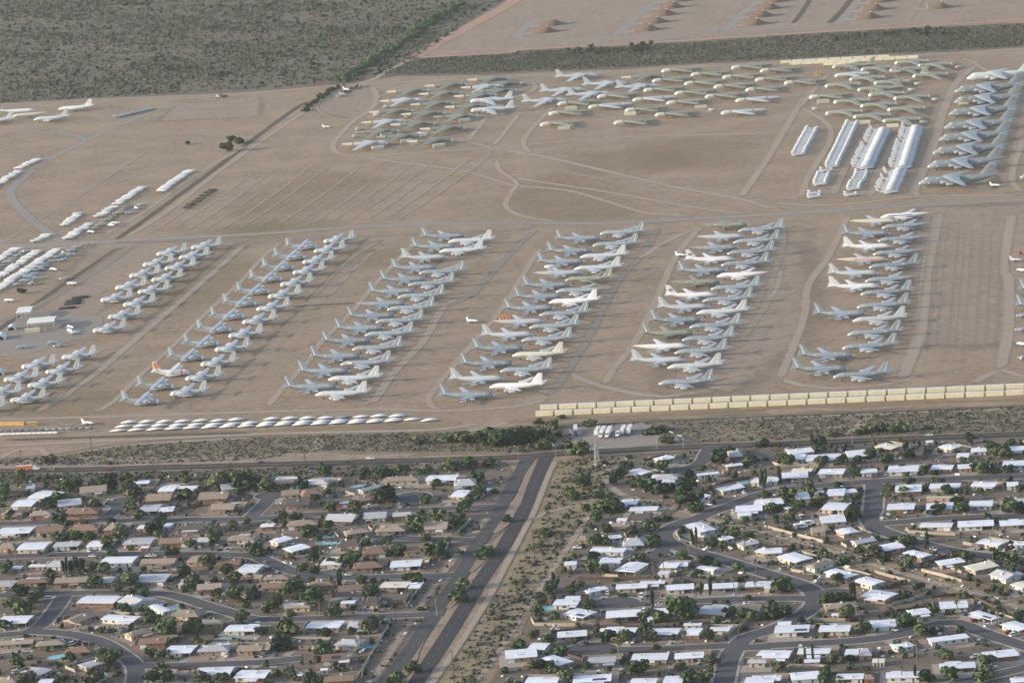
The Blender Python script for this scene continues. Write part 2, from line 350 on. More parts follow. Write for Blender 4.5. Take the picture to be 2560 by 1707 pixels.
tracks = '''
dirt|10|0 0: -300 975, 0 960, 1200 900, 2350 848 | 1 0: 800 780, 1500 750, 2350 702 | 2 0: 900 660, 2350 580 | 3 0: 1500 500, 2350 452, 2800 430
dirt|9|1 0: 790 800, 1050 740, 1200 660, 1450 530
red|24|1 0: 1440 535, 1800 330, 2350 20 | 2 0: 150 -150
red|16|1 0: 1440 530, 2350 480 | 2 0: 0 462, 1200 395, 2350 322 | 3 0: 1200 250, 2350 180, 2900 150
faint|10|3 0: 0 262, 1200 205, 2350 150, 2900 120
asph|14|2 0: 420 170, 200 205, 60 310, 60 345, 250 370, 600 370, 1200 330, 2350 262 | 3 0: 600 240
asph|13|2 0: 940 330, 1150 160, 1340 -10
asph|13|2 0: 1940 290, 2090 150, 2270 -10
asph|13|3 0: 640 230, 730 130, 830 -10
faint|10|2 0: 640 140, 860 50, 1000 -10
ditch|8|3 0: 230 220, 330 90, 390 -10
ditch|10|3 0: 560 220, 680 100, 770 -10
faint|12|3 0: 1280 190, 1400 -10
dirt|9|1 0: 1060 790, 1105 890, 1060 1000, 900 1110, 780 1230, 700 1340, 760 1410, 900 1430, 1500 1402, 2350 1340 | 2 0: 500 1295, 1200 1255, 2350 1225 | 3 0: 300 1210
dirt|7|1 0: 1105 895, 1240 850
dirt|8|1 0: 890 1430, 1300 1490, 1900 1568 | 1 1: 2350 130 | 2 1: 500 180, 900 290, 1250 390, 1700 415
dirt|9|2 0: -100 1380, 250 1430, 850 1568 | 2 1: 1500 150, 2100 260, 2350 335 | 3 1: 200 350
dirt|7|2 1: 0 62, 300 110, 900 200, 1700 340, 2200 400
faint|6|2 1: 400 0, 900 90, 1400 210
dirt|7|1 0: 2200 1470, 2240 1568 | 2 1: 40 110, 0 190, -60 300, 0 380, 200 440, 450 465
dirt|8|2 0: 390 970, 280 1080, 130 1250, 110 1340, 170 1410
dirt|8|2 0: 170 745, 215 790, 160 850, 0 910
dirt|8|1 0: 2120 1070, 1950 1290
dirt|7|2 0: 60 1050, 0 1130 | 1 0: 2180 1340
dirt|6|1 0: 1850 1290, 2350 1390
dirt|9|3 0: 350 880, 280 980, 150 1200, 0 1450 | 2 1: 2270 0, 2100 245
dirt|8|3 0: 300 980, 420 830, 560 670
dirt|8|3 0: 300 985, 500 1100, 575 1200, 560 1320, 450 1500 | 3 1: 370 60, 300 250
dirt|12|3 0: 1900 600, 1720 780, 1600 1050, 1530 1300, 1420 1568 | 3 1: 1340 200, 1420 240
dirt|8|3 0: 1750 530, 1880 570, 1950 620, 2100 670, 2350 630
dirt|9|3 0: 880 1250, 700 1560 | 3 1: 600 230
dirt|9|3 0: 1190 1230, 1080 1450 | 3 1: 985 60, 940 250
dirt|9|3 1: 0 292, 500 320, 1000 280, 1400 235, 2350 228
dirt|8|3 0: 2350 1250, 2250 1568 | 3 1: 2260 130, 2350 200
asph|13|0 1: -200 700, 0 692, 700 662, 1300 632, 2350 582 | 1 1: 1000 515, 2350 480 | 2 1: 600 485, 1200 468, 2350 405 | 3 1: 1000 340, 2350 268, 2900 240
gd|9|0 1: 1200 660, 1750 640, 2350 660 | 1 1: 0 655, 900 605, 1600 575, 2350 545 | 2 1: 250 515
dirt|9|0 1: -100 720, 600 680, 1150 650
dirt|8|0 2: 330 655, 520 540, 900 280, 1220 0 | 0 1: 1550 1290, 2000 900, 2240 680
dirt|6|0 2: 850 660, 1030 560, 1300 300, 1600 30 | 0 1: 1900 1300, 2200 1030 | 1 1: 60 800, 250 640
faint|6|1 1: 490 1190, 850 820, 1170 630
faint|6|1 1: 640 1180, 900 900, 1100 720
dirt|7|1 2: 110 600, 250 420, 480 180, 600 0 | 1 1: 860 1320, 1060 1080, 1290 830, 1500 610
dirt|9|1 2: 900 610, 1080 540, 1250 300, 1530 0 | 1 1: 1700 1280, 1850 1170
gd|9|1 1: 1750 1250, 2000 1120, 2200 900, 2350 750 | 2 1: 100 640, 220 545
dirt|7|1 2: 1760 640, 1620 600, 1580 540, 1650 420, 1950 60 | 1 1: 2150 1400, 2350 1130 | 2 1: 60 1020, 240 740, 300 690
gd|9|2 2: 330 510, 500 280, 680 0 | 2 1: 720 1500, 950 1050, 1200 760, 1340 530
dirt|8|2 1: 1150 820, 1400 660, 1700 530, 2100 440
dirt|8|2 2: 850 400, 930 250, 1130 0 | 2 1: 1350 1130, 1480 830, 1660 590, 1760 500
faint|9|2 1: 2100 1560, 2350 1190 | 3 1: 40 1000, 130 700, 140 500
dirt|6|3 1: 0 1190, 80 1080, 120 900
dirt|8|3 2: 110 340, 250 0 | 3 1: 340 1300, 370 1050, 560 780, 740 400
dirt|12|3 2: 1230 350, 1370 0 | 3 1: 1400 1500, 1430 1200, 1460 900, 1570 380
dirt|11|3 2: 2130 260, 2190 0 | 3 1: 2210 1400, 2210 1000, 2160 880, 2240 400
dirt|9|0 2: -200 720, 900 690, 2350 645 | 1 2: 500 632, 1200 620, 1700 635, 2350 600 | 2 2: 250 550, 340 510
dirt|9|2 2: 510 280, 700 370, 1000 450, 1400 505, 1900 420, 2100 390
dirt|9|3 2: 100 330, 300 400, 600 430, 1100 390, 1300 350
dirt|9|3 2: 1900 370, 2150 260, 2350 320
faint|8|0 2: 900 90, 1220 0 | 0 1: 1300 1568
ditch|6|1 1: 350 1245, 900 1215
dirt|8|0 1: 1150 612, 1500 400, 2020 0 | 1 0: 0 1330, 350 1090, 560 950, 700 820
ditch|8|0 1: 1060 640, 1400 400, 1950 0 | 0 0: 2350 1260 | 1 0: 330 1020, 480 930
dirt|6|0 1: 950 600, 1350 360, 1800 40 | 0 0: 2250 1340
asph|11|0 1: 320 -20, 200 70, 100 180, 105 260, 200 370, 350 500, 560 640, 700 660
asph|9|0 0: 250 1568, 800 1290, 1250 1090, 1500 1000, 1720 930
asph|8|0 0: -200 1225, 200 1215, 500 1218, 700 1250, 800 1300
faint|5|0 1: 0 680, 380 440, 760 210, 1080 0 | 0 0: 1330 1390
faint|5|0 1: 760 210, 1080 100, 1450 0
faint|5|0 0: 0 1440, 450 1470
faint|6|1 0: 620 890, 560 990, 640 1060, 820 1110, 870 1120
ditch|7|0 1: -100 1520, 500 1100, 1100 700
grass|9|0 1: 300 1300, 700 1010, 1000 780, 1150 690
gd|9|0 1: 0 1400, 560 1120, 1000 850, 1200 690
faint|8|0 2: -100 100, 300 150, 800 100, 1200 10
dirt|8|0 2: -100 960, 1100 905, 2350 850 | 1 2: 1000 825, 1700 805, 2100 740
dirt|5|0 2: 560 1050, 1100 960, 1700 915, 2350 885
dirt|8|0 2: 0 1100, 60 1030, 200 985, 380 990, 430 1030, 380 1090
dirt|8|0 2: 380 1080, 540 1090, 560 1120
faint|5|0 2: 560 1105, 1500 1090, 2350 1065
ditch|7|0 2: 0 905, 1100 870, 2350 835
ditch|5|2 2: 600 770, 1250 735, 2350 690 | 3 2: 1200 640, 2350 595
dirt|6|2 2: 1900 720, 2350 700 | 3 2: 1200 655, 2350 615
dirt|9|3 2: 950 655, 850 760, 700 870
dirt|5|3 2: 0 800, 650 785, 1300 750, 2350 715
dirt|8|1 2: 2300 740, 2100 800, 1900 820
dirt|9|1 2: 560 880, 590 980
dirt|7|2 2: 930 1080, 850 1230, 870 1310, 1000 1400, 1300 1480, 1600 1560 | 2 3: 1850 80 | 3 3: 0 190, 600 360, 1100 520, 1700 690, 2350 880
dirt|5|2 3: 710 0, 560 250, 400 480, 250 720, 100 930, 0 1100 | 1 3: 2150 1380, 2030 1568
dirt|5|2 2: 860 1420, 650 1490, 300 1568 | 2 3: 180 80
'''
MK = {'dirt': dirt, 'faint': dirt_faint, 'red': red_dirt, 'asph': old_asphalt, 'ditch': dark_ditch, 'grass': dry_grass, 'gd': grey_dirt}
NM = {'dirt': 'dirt_track', 'faint': 'dirt_track', 'red': 'dirt_road', 'asph': 'service_road', 'ditch': 'ditch', 'grass': 'dry_grass_patch', 'gd': 'dirt_track'}
for i, line in enumerate(tracks.strip().splitlines()):
    k, wd, rest = line.split('|', 2)
    ZLAY[0] = 0.10 + 0.002 * (i % 40)
    track(NM[k], rest, float(wd) * 1.15, MK[k])
# long parallel mowing lines in the empty field
ZLAY[0] = 0.185
for k in range(15):
    x0 = 1340 + 165 * k; y0 = 602 - 10 * k; Lz = 620 + 330 * math.sin(k * 2.1) ** 2
    p0 = px(0, 1, x0, y0); p1 = px(0, 1, x0 + Lz * 0.5, y0 - Lz * 0.33); p2 = px(0, 1, x0 + Lz, y0 - Lz * 0.70)
    Q = smooth_line([at(p0), at(p1), at(p2)], 30)
    struct(ob('dirt_track', strip_mesh('mow', Q, 2.5 + 3.5 * rnd.random(), nextz(), True), dirt_faint))
# wheel lines across the open plots beside the tanker rows
mow_faint = ground_mat('mow_faint', ((.29, .232, .180), (.31, .25, .195), (.33, .27, .21)), feather=True, edge=.8, strength=.28)
for k in range(9):
    jx = rnd.uniform(-28, 28); a = at(px(3, 1, 1520 + 75 * k + jx, 330 + rnd.uniform(0, 200))); b = at(px(3, 2, 1340 + 90 * k + jx, 330 - rnd.uniform(0, 150)))
    struct(ob('dirt_track', strip_mesh('mow', [a, a.lerp(b, .25), a.lerp(b, .5), a.lerp(b, .75), b], 2.2 + 3 * rnd.random(), nextz(), True), mow_faint))

# ------------------------------------------------------------------ town roads
ZLAY[0] = 0.19
ROADS = []          # (segment list, half width)
def road(name, line, w, side=1.6, mt=None, desc=None):
    Q = smooth_line([at(p) for p in polyline(line)], 7)
    if side:
        struct(ob('pavement', strip_mesh('pavement', Q, w + 2 * side, nextz(0.002)), concrete))
    ROADS.append((Q, w / 2 + side, desc, w, name, mt))
road('road', '0 2: -300 1205, 0 1192, 1200 1165, 2350 1132 | 1 2: 1200 1100, 2350 1062 | 2 2: 600 1020, 1500 975, 2350 945 | 3 2: 1200 895, 2350 850, 2900 828', 12.0, 0, desc='the main road')
road('road', '2 2: 150 1060, 120 1120, 0 1330 | 1 3: 2210 40, 2040 290, 1890 550, 1660 900, 1400 1290, 1190 1560, 1000 1840', 9.0, 0, mt=old_lane, desc='the divided road')
road('road', '2 2: 310 1050, 285 1120, 210 1300, 110 1568 | 1 3: 2330 210, 2220 400, 2080 600, 1900 900, 1710 1200, 1470 1560, 1270 1850', 9.0, 0, desc='the divided road')
road('street', '2 2: 1830 960, 1780 1040, 1740 1110, 1600 1165, 1450 1190', 10, 1.4, desc='the short lane')
road('street', '3 2: 2800 1215, 2350 1235, 1200 1275, 600 1310, 0 1385 | 2 2: 2100 1470, 1850 1560 | 2 3: 1720 50, 1500 120, 1390 200, 1440 280, 1650 360, 1900 430, 2350 570 | 3 3: 200 630, 380 700, 440 790, 400 880, 250 980, 0 1090 | 2 3: 2150 1150, 2050 1250, 1990 1350, 1930 1620', 11, 1.8, desc='the winding street')
road('street', '2 3: 1430 290, 1330 400', 10, 1.4, desc='the winding street')
road('street', '3 2: 980 1285, 960 1560 | 3 3: 930 50, 980 140, 1150 210, 1400 290, 1700 360, 2000 405, 2450 450', 11, 1.8, desc='the wash street')
road('street', '3 3: 970 110, 1200 95, 1600 60, 2450 30', 9.5, 1.6, desc='the upper side street')
road('street', '2 3: 820 850, 900 848, 1400 838, 1800 810, 2350 795 | 3 3: 250 790, 430 800', 9.5, 1.6, desc='the cul-de-sac')
road('street', '2 3: 600 1280, 700 1270, 1100 1262, 1500 1250, 1980 1225', 9.5, 1.6, desc='the lower cul-de-sac')
road('street', '2 3: 1980 1250, 2350 1235 | 3 3: 0 1225, 500 1200, 1000 1160, 1400 1075, 1580 1020, 1740 1015, 1900 1080, 2100 1150, 2450 1260', 10, 1.8, desc='the bending street')
road('street', '3 3: 1500 1640, 1750 1568, 2100 1490, 2450 1405', 9, 1.6, desc='the corner street')
road('street', '3 3: 440 760, 600 720, 760 735', 9, 1.2, desc='the winding street')
road('street', '1 3: 1830 578, 1300 592, 800 600, 400 560, 200 490, 60 430 | 0 3: 2250 395, 1500 385, 600 392, -200 420', 9.5, 1.6, desc='the long side street')
road('street', '1 3: 1720 930, 1200 955, 600 975, 0 985 | 0 3: 2150 930, 1900 860, 1650 780, 1400 742, 900 742, 400 752, -200 775', 9.5, 1.6, desc='the curving street')
road('street', '0 3: 600 750, 500 900, 380 1040, 250 1105, 0 1130, -200 1145', 9.5, 1.6, desc='the loop street')
road('street', '0 3: 300 1095, 600 1115, 900 1180, 1100 1290, 1240 1420, 1230 1640', 9.5, 1.6, desc='the loop street')
road('street', '0 3: 1240 1410, 1500 1412, 2350 1382 | 1 3: 150 1370, 420 1340', 9.5, 1.6, desc='the dead-end street')
road('street', '1 2: 2270 1505, 1900 1528, 1500 1545 | 1 3: 1000 20, 500 22, 0 62 | 0 3: 1700 72, 1000 78, -200 115', 9.5, 1.6, desc='the top side street')
road('street', '1 2: 1420 1415, 1400 1540', 12, 1.4, desc='the top side street')
road('street', '1 2: 150 1400, 60 1510 | 1 3: -60 60', 10, 1.4, desc='the top side street')
road('street', '0 2: 1120 1470, 1050 1568 | 0 3: 930 75', 10, 1.4, desc='the top side street')
road('street', '1 3: 1060 235, 1500 245, 2000 255', 9, 1.4, desc='the short side street')
for cxy in ((2, 3, 940, 850, 15), (2, 3, 720, 1272, 15), (2, 2, 1500, 1185, 10), (1, 2, 1430, 1425, 12), (0, 2, 1130, 1470, 12), (1, 2, 150, 1410, 11), (2, 3, 1330, 395, 10)):
    P = G(*cxy[:4]); z = 0.6; rr = cxy[4]
    for (nm, r, mt) in (('pavement', rr + 1.8, concrete), ('turning_circle', rr, street_asphalt)):
        zz = nextz(0.002)
        b = MB().add([(P.x + r * math.cos(a * math.tau / 28), P.y + r * math.sin(a * math.tau / 28), zz) for a in range(28)], [tuple(range(28))])
        struct(ob(nm, b.mesh(nm), mt))
# the median of the divided road with its crossings left open
for ln in ('2 2: 215 1120, 165 1240, 100 1400 | 1 3: 2340 -20, 2290 90, 2190 190', '1 3: 2140 290, 2060 420, 1960 550', '1 3: 1960 620, 1860 760, 1760 880', '1 3: 1470 1270, 1380 1420, 1230 1640'):
    Q = smooth_line([at(p) for p in polyline(ln)], 7)
    wds = [6.5 * min(1, .35 + min(i, len(Q) - 1 - i) * .3) for i in range(len(Q))]
    struct(ob('pavement', strip_mesh('median_kerb', Q, [q + .7 for q in wds], nextz(0.002)), concrete))
    struct(ob('median', strip_mesh('median', Q, wds, nextz(0.002)), ground_mat('median_soil', ((.20, .15, .12), (.25, .19, .15), (.29, .22, .17)))))
Q = smooth_line([at(p) for p in polyline('1 3: 1635 1010, 1560 1130, 1470 1280')], 7)
struct(ob('median', strip_mesh('median', Q, [1.2, 1.2, 1.5] + [2 + i * .25 for i in range(len(Q) - 3)], nextz(0.002)), mat('red_paving', (.38, .22, .17), .9, .1)))
ZLAY[0] = max(ZLAY[0], 0.26)
for (Q, hw, d, wd, nm, mt) in ROADS:
    struct(ob(nm, strip_mesh(nm, Q, wd, nextz(0.003)), mt or (asphalt if nm == 'road' else street_asphalt)))
# pale verge along the divided road
struct(ob('pavement', strip_mesh('verge', smooth_line([at(p) for p in polyline('2 2: 400 1090, 330 1240, 200 1568 | 2 3: 120 150, -60 500 | 1 3: 2130 800, 1880 1200, 1620 1568, 1500 1750')], 7), 5.5, nextz(), True), dirt))
for ln in ('1 3: 2120 60, 2000 200', '1 3: 1900 320, 1720 560', '1 3: 1650 660, 1500 880', '1 3: 1400 1030, 1060 1568'):
    struct(ob('pavement', strip_mesh('verge', smooth_line([at(p) for p in polyline(ln)], 7), 9, nextz(), True), pink_soil))
# painted markings
paint = mat('road_paint', (.26, .26, .25), .7, .15, 1.0)
def dash(line, n0, ln, gap, w, col=paint):
    Q = smooth_line([at(p) for p in polyline(line)], 5); b = MB(); z = nextz(0.004); acc = 0.0
    for i in range(len(Q) - 1):
        a, c = Q[i], Q[i+1]; L = (c - a).length; d = (c - a) / L; s = Vector((d.y, -d.x, 0)) * (w / 2); t = 0.0
        while t < L:
            ph = acc % (ln + gap); seg = min(L - t, (ln - ph) if ph < ln else (ln + gap - ph))
            if ph < ln:
                p, q = a + d * t, a + d * (t + seg)
                b.add([(p.x-s.x, p.y-s.y, z), (p.x+s.x, p.y+s.y, z), (q.x+s.x, q.y+s.y, z), (q.x-s.x, q.y-s.y, z)], [(0, 1, 2, 3)])
            t += seg + 1e-4; acc += seg + 1e-4
    struct(ob('road_marking', b.mesh('road_marking'), col))
dash('0 2: -300 1205, 0 1192, 1200 1165, 2350 1132 | 1 2: 1200 1100, 2350 1062 | 2 2: 600 1020, 1500 975, 2350 945 | 3 2: 1200 895, 2350 850, 2900 828', 0, 40, .2, .35, mat('yellow_paint', (.5, .36, .1), .7, .15))
dash('2 2: 70 1220, 0 1330 | 1 3: 2210 40, 2040 290, 1890 550, 1660 900, 1400 1290, 1190 1560', 0, 4, 8, .16)
dash('2 2: 280 1150, 210 1300, 110 1568 | 1 3: 2330 210, 2220 400, 2080 600, 1900 900, 1710 1200, 1470 1560', 0, 4, 8, .16)
for k in range(8):
    x = 1740 - 19 * k; y = 1030 + 30 * k
    a = G(1, 3, x, y); c = G(1, 3, x - 95 + 6 * k, y + 5); d = (c - a).normalized() * .2; s = Vector((d.y, -d.x, 0)); z = nextz()
    struct(ob('road_marking', MB().add([(a.x-s.x, a.y-s.y, z), (a.x+s.x, a.y+s.y, z), (c.x+s.x, c.y+s.y, z), (c.x-s.x, c.y-s.y, z)], [(0, 1, 2, 3)]).mesh('m'), paint))
ROADPTS = np.array([[q.x, q.y, hw] for (Q, hw, *_) in ROADS for a, b in zip(Q[:-1], Q[1:]) for q in (a, (a + b) / 2)])
ROADID = [i for i, (Q, hw, *_) in enumerate(ROADS) for a, b in zip(Q[:-1], Q[1:]) for _ in (0, 1)]
def near_road(x, y):
    d = np.hypot(ROADPTS[:, 0] - x, ROADPTS[:, 1] - y); i = int(np.argmin(d))
    return d[i], ROADPTS[i], ROADS[ROADID[i]]
# ------------------------------------------------------------------ aircraft
def std(name, col, **k): return mat(name, col, **k)
std('grey_paint', (.26, .30, .335), rough=.55, var=.10, scale=.5, rand=.10)
std('dark_grey_paint', (.21, .25, .285), rough=.55, var=.12, scale=.5, rand=.10)
std('light_grey_paint', (.39, .425, .46), rough=.5, var=.08, scale=.5, rand=.06)
std('white_paint', (.60, .605, .62), rough=.45, var=.06, scale=.5, rand=.04)
std('cream_paint', (.46, .445, .385), rough=.55, var=.08, scale=.5)
std('olive_paint', (.178, .200, .170), rough=.7, var=.16, scale=.25, rand=.12)
std('pale_olive', (.220, .238, .200), rough=.7, var=.14, scale=.25, rand=.10)
std('cover_white', (.66, .67, .66), rough=.6, var=.05)
std('orange_paint', (.62, .16, .07), rough=.6, var=.1)
std('yellow_stand', (.34, .23, .10), rough=.7, var=.15)
std('dark_rubber', (.03, .03, .035), rough=.8, var=.1)
std('dark_blue', (.06, .09, .20), rough=.6, var=.1)
std('hollow_shade_dark_junk', (.05, .045, .04), rough=.9, var=.2)  # painted shade of sawn-open bodies; also plain dark scrap and bins
std('spray_white', (.50, .525, .555), rough=.7, var=.10, scale=1.2, rand=.05)
std('giant_grey', (.165, .200, .232), rough=.55, var=.10, scale=.4, rand=.06)
std('heli_body_shade', (.34, .38, .43), rough=.7, var=.12, scale=1.2, rand=.08)  # bluish grey paints the shade between parked bodies into the white wrap
std('wing_blue_grey', (.315, .36, .42), rough=.5, var=.08, scale=.5, rand=.06)

def M_(fn, name, smooth=True):
    b = MB(); fn(b); return b.mesh(name, smooth)
def gear(b, x, y, h, r=.5):
    b.cyl((x, y, h), (x, y, r), .15, .15, 6); b.cyl((x, y - .45, r), (x, y + .45, r), r, r, 10)

def aircraft(cg, fus, wing, engines, fin, stab, nose_cover, win, hatches, gears, stripe=True, wing_mat='grey_paint', npts=14, endcap=None):
    """every coordinate counted from the nose, x positive aft; returns the list of parts"""
    X = lambda x: cg - x
    P = []
    P.append(('fuselage', M_(lambda b: b.lathe([(X(x), z, ry, rz) for (x, z, ry, rz) in fus], npts), 'fuselage'), 'grey_paint', []))
    for s in (1, -1):
        P.append(('wing', M_(lambda b: b.foil([(X(x), c, s * y, z, t) for (x, c, y, z, t) in wing]), 'wing'), wing_mat, []))
    for (x0, x1, y, z, r, top) in engines:
        for s in (1, -1):
            b = MB(); b.lathe([(X(x0), z, r*.86, r*.86), (X(x0+.5), z, r, r), (X(x0+(x1-x0)*.55), z, r*.95, r*.95), (X(x1), z, r*.55, r*.55)], 10)
            b.v = [(vx, vy + s * y, vz) for (vx, vy, vz) in b.v]
            c = MB(); c.lathe([(X(x0-.12), z, r*.8, r*.8), (X(x0-.005), z, r*.84, r*.84)], 10); c.v = [(vx, vy + s * y, vz) for (vx, vy, vz) in c.v]
            ch = [('intake_cover', c.mesh('intake_cover'), 'cover_white')]
            if top:
                d = MB(); d.foil([(X(x0+.8), (x1-x0)*.9, s*y - .12, z + r*.8, .1), (X(x0+1.8), (x1-x0)*.8, s*y + .12, top, .1)], 'y')
                ch.append(('pylon', d.mesh('pylon'), 'grey_paint'))
            P.append(('engine', b.mesh('engine', True), 'light_grey_paint', ch))
    if fin:
        fb = M_(lambda b: b.foil([(X(x), c, 0, z, t) for (x, c, z, t) in fin], 'z'), 'fin')
        ch = []
        if stripe:
            b = MB(); (x0, c0, z0, t0), (x1, c1, z1, t1) = fin[0], fin[-1]
            for s in (1, -1):
                pts = []
                for (f, g) in ((.08, .60), (.08, .71), (.97, .71), (.97, .60)):
                    xx = x0 + (x1-x0)*f + (c0 + (c1-c0)*f) * g; zz = z0 + (z1-z0)*f; tt = (t0 + (t1-t0)*f) * .5 * (1 - g) / .6 + .05
                    pts.append((X(xx), s * tt, zz))
                b.add(pts, [(0, 1, 2, 3) if s < 0 else (3, 2, 1, 0)])
            ch.append(('rudder_stripe', b.mesh('rudder_stripe'), 'cover_white'))
        P.append(('fin', fb, 'grey_paint', ch))
    if stab:
        for s in (1, -1):
            P.append(('tailplane', M_(lambda b: b.foil([(X(x), c, s * y, z, t) for (x, c, y, z, t) in stab]), 'tailplane'), 'grey_paint', []))
    if nose_cover:
        P.append(('nose_cover', M_(lambda b: b.lathe([(X(x), z, ry * 1.03 + .02, rz * 1.03 + .02) for (x, z, ry, rz) in nose_cover], npts), 'nose_cover'), 'cover_white', []))
    for (x0, x1, z0, z1, y0) in win:
        for s in (1, -1):
            b = MB().add([(X(x0), s*y0*.55, z0), (X(x1), s*y0, z0 + .1), (X(x1+.15), s*y0*.86, z1), (X(x0+.55), s*y0*.4, z1 - .05)], [(0, 1, 2, 3) if s < 0 else (3, 2, 1, 0)])
            b.add([(vx + .02, vy * .9, vz - .15) for (vx, vy, vz) in b.v[:4]], [(3, 2, 1, 0) if s < 0 else (0, 1, 2, 3)])
            P.append(('window_cover', b.mesh('window_cover'), 'cover_white', []))
    for (x, z, y, r) in hatches:
        for s in (1, -1):
            b = MB().box(X(x) - r, X(x) + r, min(s*y, s*(y-.5)), max(s*y, s*(y-.5)), z - r * .6, z + r * .6)
            P.append(('hatch_cover', b.mesh('hatch_cover'), 'cover_white', []))
    for (nm, x, y, h, r) in gears:
        for s in ((1, -1) if y else (1,)):
            b = MB(); gear(b, X(x), s * y, h, r); P.append((nm, b.mesh(nm), 'dark_rubber', []))
    return P

TANKER_CG = 19.0
_kf = [(0, 3.1, .12, .12), (.5, 3.2, .5, .5), (1.5, 3.35, .95, .95), (3.2, 3.75, 1.5, 1.55), (5.5, 4.0, 1.83, 2.0), (8, 4.05, 1.88, 2.1), (25, 4.05, 1.88, 2.1), (31, 4.5, 1.5, 1.6), (36, 5.0, .85, 1.0), (39.5, 5.3, .35, .45), (41, 5.4, .12, .15)]
_kw = [(10.6, 11.0, .8, 2.9, 1.25), (16.9, 7.0, 8.4, 3.5, .8), (26.3, 2.9, 19.9, 5.2, .35)]
_ke = [(13.2, 18.2, 8.3, 2.55, 1.05, 3.5), (18.2, 23.0, 14.1, 3.1, 1.0, 4.3)]
_kfin = [(30.0, 8.8, 5.4, .55), (36.6, 3.1, 13.0, .25)]
_ks = [(34.3, 5.2, .5, 5.3, .5), (39.2, 2.0, 6.9, 6.0, .2)]
TANKER = aircraft(TANKER_CG, _kf, _kw, _ke, _kfin, _ks, _kf[:3], [(2.3, 3.6, 4.45, 5.05, 1.25)], [(7.2, 4.6, 1.95, .4), (13.5, 5.2, 1.7, .35), (27.5, 5.0, 1.78, .45), (29.0, 4.9, 1.68, .3)],
                  [('nose_gear', 6.2, 0, 2.4, .5), ('main_gear', 19.8, 3.0, 2.8, .65)], wing_mat='wing_blue_grey')
_r = MB()
_n = 20; _r.add([(TANKER_CG - 27 + 4.6 * math.cos(a * math.tau / _n) * k, 4.6 * math.sin(a * math.tau / _n) * k, 9.2 + z) for (k, z) in ((.7, 0), (1, .5), (1, 1.1), (.7, 1.6)) for a in range(_n)],
               [(i*_n+a, i*_n+(a+1) % _n, (i+1)*_n+(a+1) % _n, (i+1)*_n+a) for i in range(3) for a in range(_n)] + [tuple(range(_n-1, -1, -1)), tuple(range(3*_n, 4*_n))])
RADAR = TANKER + [('radar_dome', _r.mesh('radar_dome', True), 'white_paint', []),
                  ('dome_pylon', MB().box(TANKER_CG-29, TANKER_CG-25.5, -.2, .2, 5.5, 9.35).mesh('dome_pylon'), 'light_grey_paint', [])]

HERC_CG = 13.2
_hf = [(0, 2.3, .35, .35), (.6, 2.4, .9, .95), (2.0, 2.75, 1.5, 1.6), (3.6, 3.1, 2.0, 2.15), (5, 3.15, 2.15, 2.3), (17.5, 3.15, 2.15, 2.3), (22, 3.9, 1.7, 1.75), (26, 4.8, .9, 1.0), (29.5, 5.4, .3, .35)]
HERC = aircraft(HERC_CG, _hf, [(10.5, 5.0, .3, 5.3, .8), (10.7, 4.6, 9, 5.45, .65), (11.6, 2.6, 20.2, 5.8, .3)],
                [(7.5, 12.6, 4.95, 4.75, .72, 5.35), (7.7, 12.4, 10.2, 4.9, .70, 5.5)], [(22.0, 6.6, 5.0, .6), (25.6, 3.0, 12.1, .25)],
                [(24.6, 4.6, .4, 5.6, .5), (26.6, 2.2, 8.1, 5.75, .2)], [(.3, 2.35, .6, .62), (1.2, 2.65, 1.3, 1.35), (2.6, 3.0, 1.72, 1.85)], [], [(7.5, 3.2, 2.28, .5)],
                [('nose_gear', 3.8, 0, 1.6, .45), ('main_gear', 13.4, 2.0, 1.6, .6)], wing_mat='wing_blue_grey')
# the engine nacelles of the turboprops are wrapped in white on top
for s in (1, -1):
    for (y, z) in ((4.95, 5.2), (10.2, 5.35)):
        b = MB().box(HERC_CG - 10.6, HERC_CG - 7.9, s*y - .42, s*y + .42, z + .05, z + .36)
        HERC.append(('engine_wrap', b.mesh('engine_wrap'), 'cover_white', []))
    b = MB(); b.lathe([(HERC_CG - 8.5, 0, .3, .3), (HERC_CG - 10, 0, .75, .75), (HERC_CG - 17, 0, .75, .75), (HERC_CG - 18.5, 0, .3, .3)], 8)
    b.v = [(x, y + s * 2.0, z + 1.5) for (x, y, z) in b.v]
    HERC.append(('wheel_fairing', b.mesh('wheel_fairing', True), 'grey_paint', []))

BIG_CG = 33.0
_cf = [(0, 3.9, .4, .4), (1, 4.1, 1.2, 1.2), (3.5, 4.7, 2.4, 2.5), (7, 5.4, 3.4, 3.9), (10, 5.6, 3.55, 4.15), (42, 5.6, 3.55, 4.15), (52, 6.8, 2.9, 3.2), (62, 8.1, 1.7, 1.9), (70.3, 9.1, .35, .5)]
BIG = aircraft(BIG_CG, _cf, [(20.5, 15.5, .5, 9.7, 1.9), (28.0, 9.5, 16, 8.6, 1.2), (39.0, 4.8, 33.9, 6.9, .5)],
               [(20.0, 27.0, 12.2, 6.2, 1.5, 8.7), (25.2, 32.0, 19.0, 5.5, 1.45, 8.1)], [(52.5, 12.5, 9.2, 1.2), (62.5, 8.5, 19.8, .8)],
               [(61.5, 7.5, .2, 19.9, .8), (68.0, 3.2, 10.6, 19.3, .3)], _cf[:2], [(5.6, 7.6, 8.2, 8.9, 2.5)], [(9.0, 4.6, 3.62, .7), (16.5, 8.3, 2.75, .7), (47, 7.0, 3.3, .6), (45, 5.4, 3.35, .5)],
               [('nose_gear', 8, 0, 1.6, .6), ('main_gear', 30, 2.8, 1.8, .7), ('main_gear', 36, 2.8, 1.8, .7)], stripe=False, wing_mat='wing_blue_grey', npts=18)

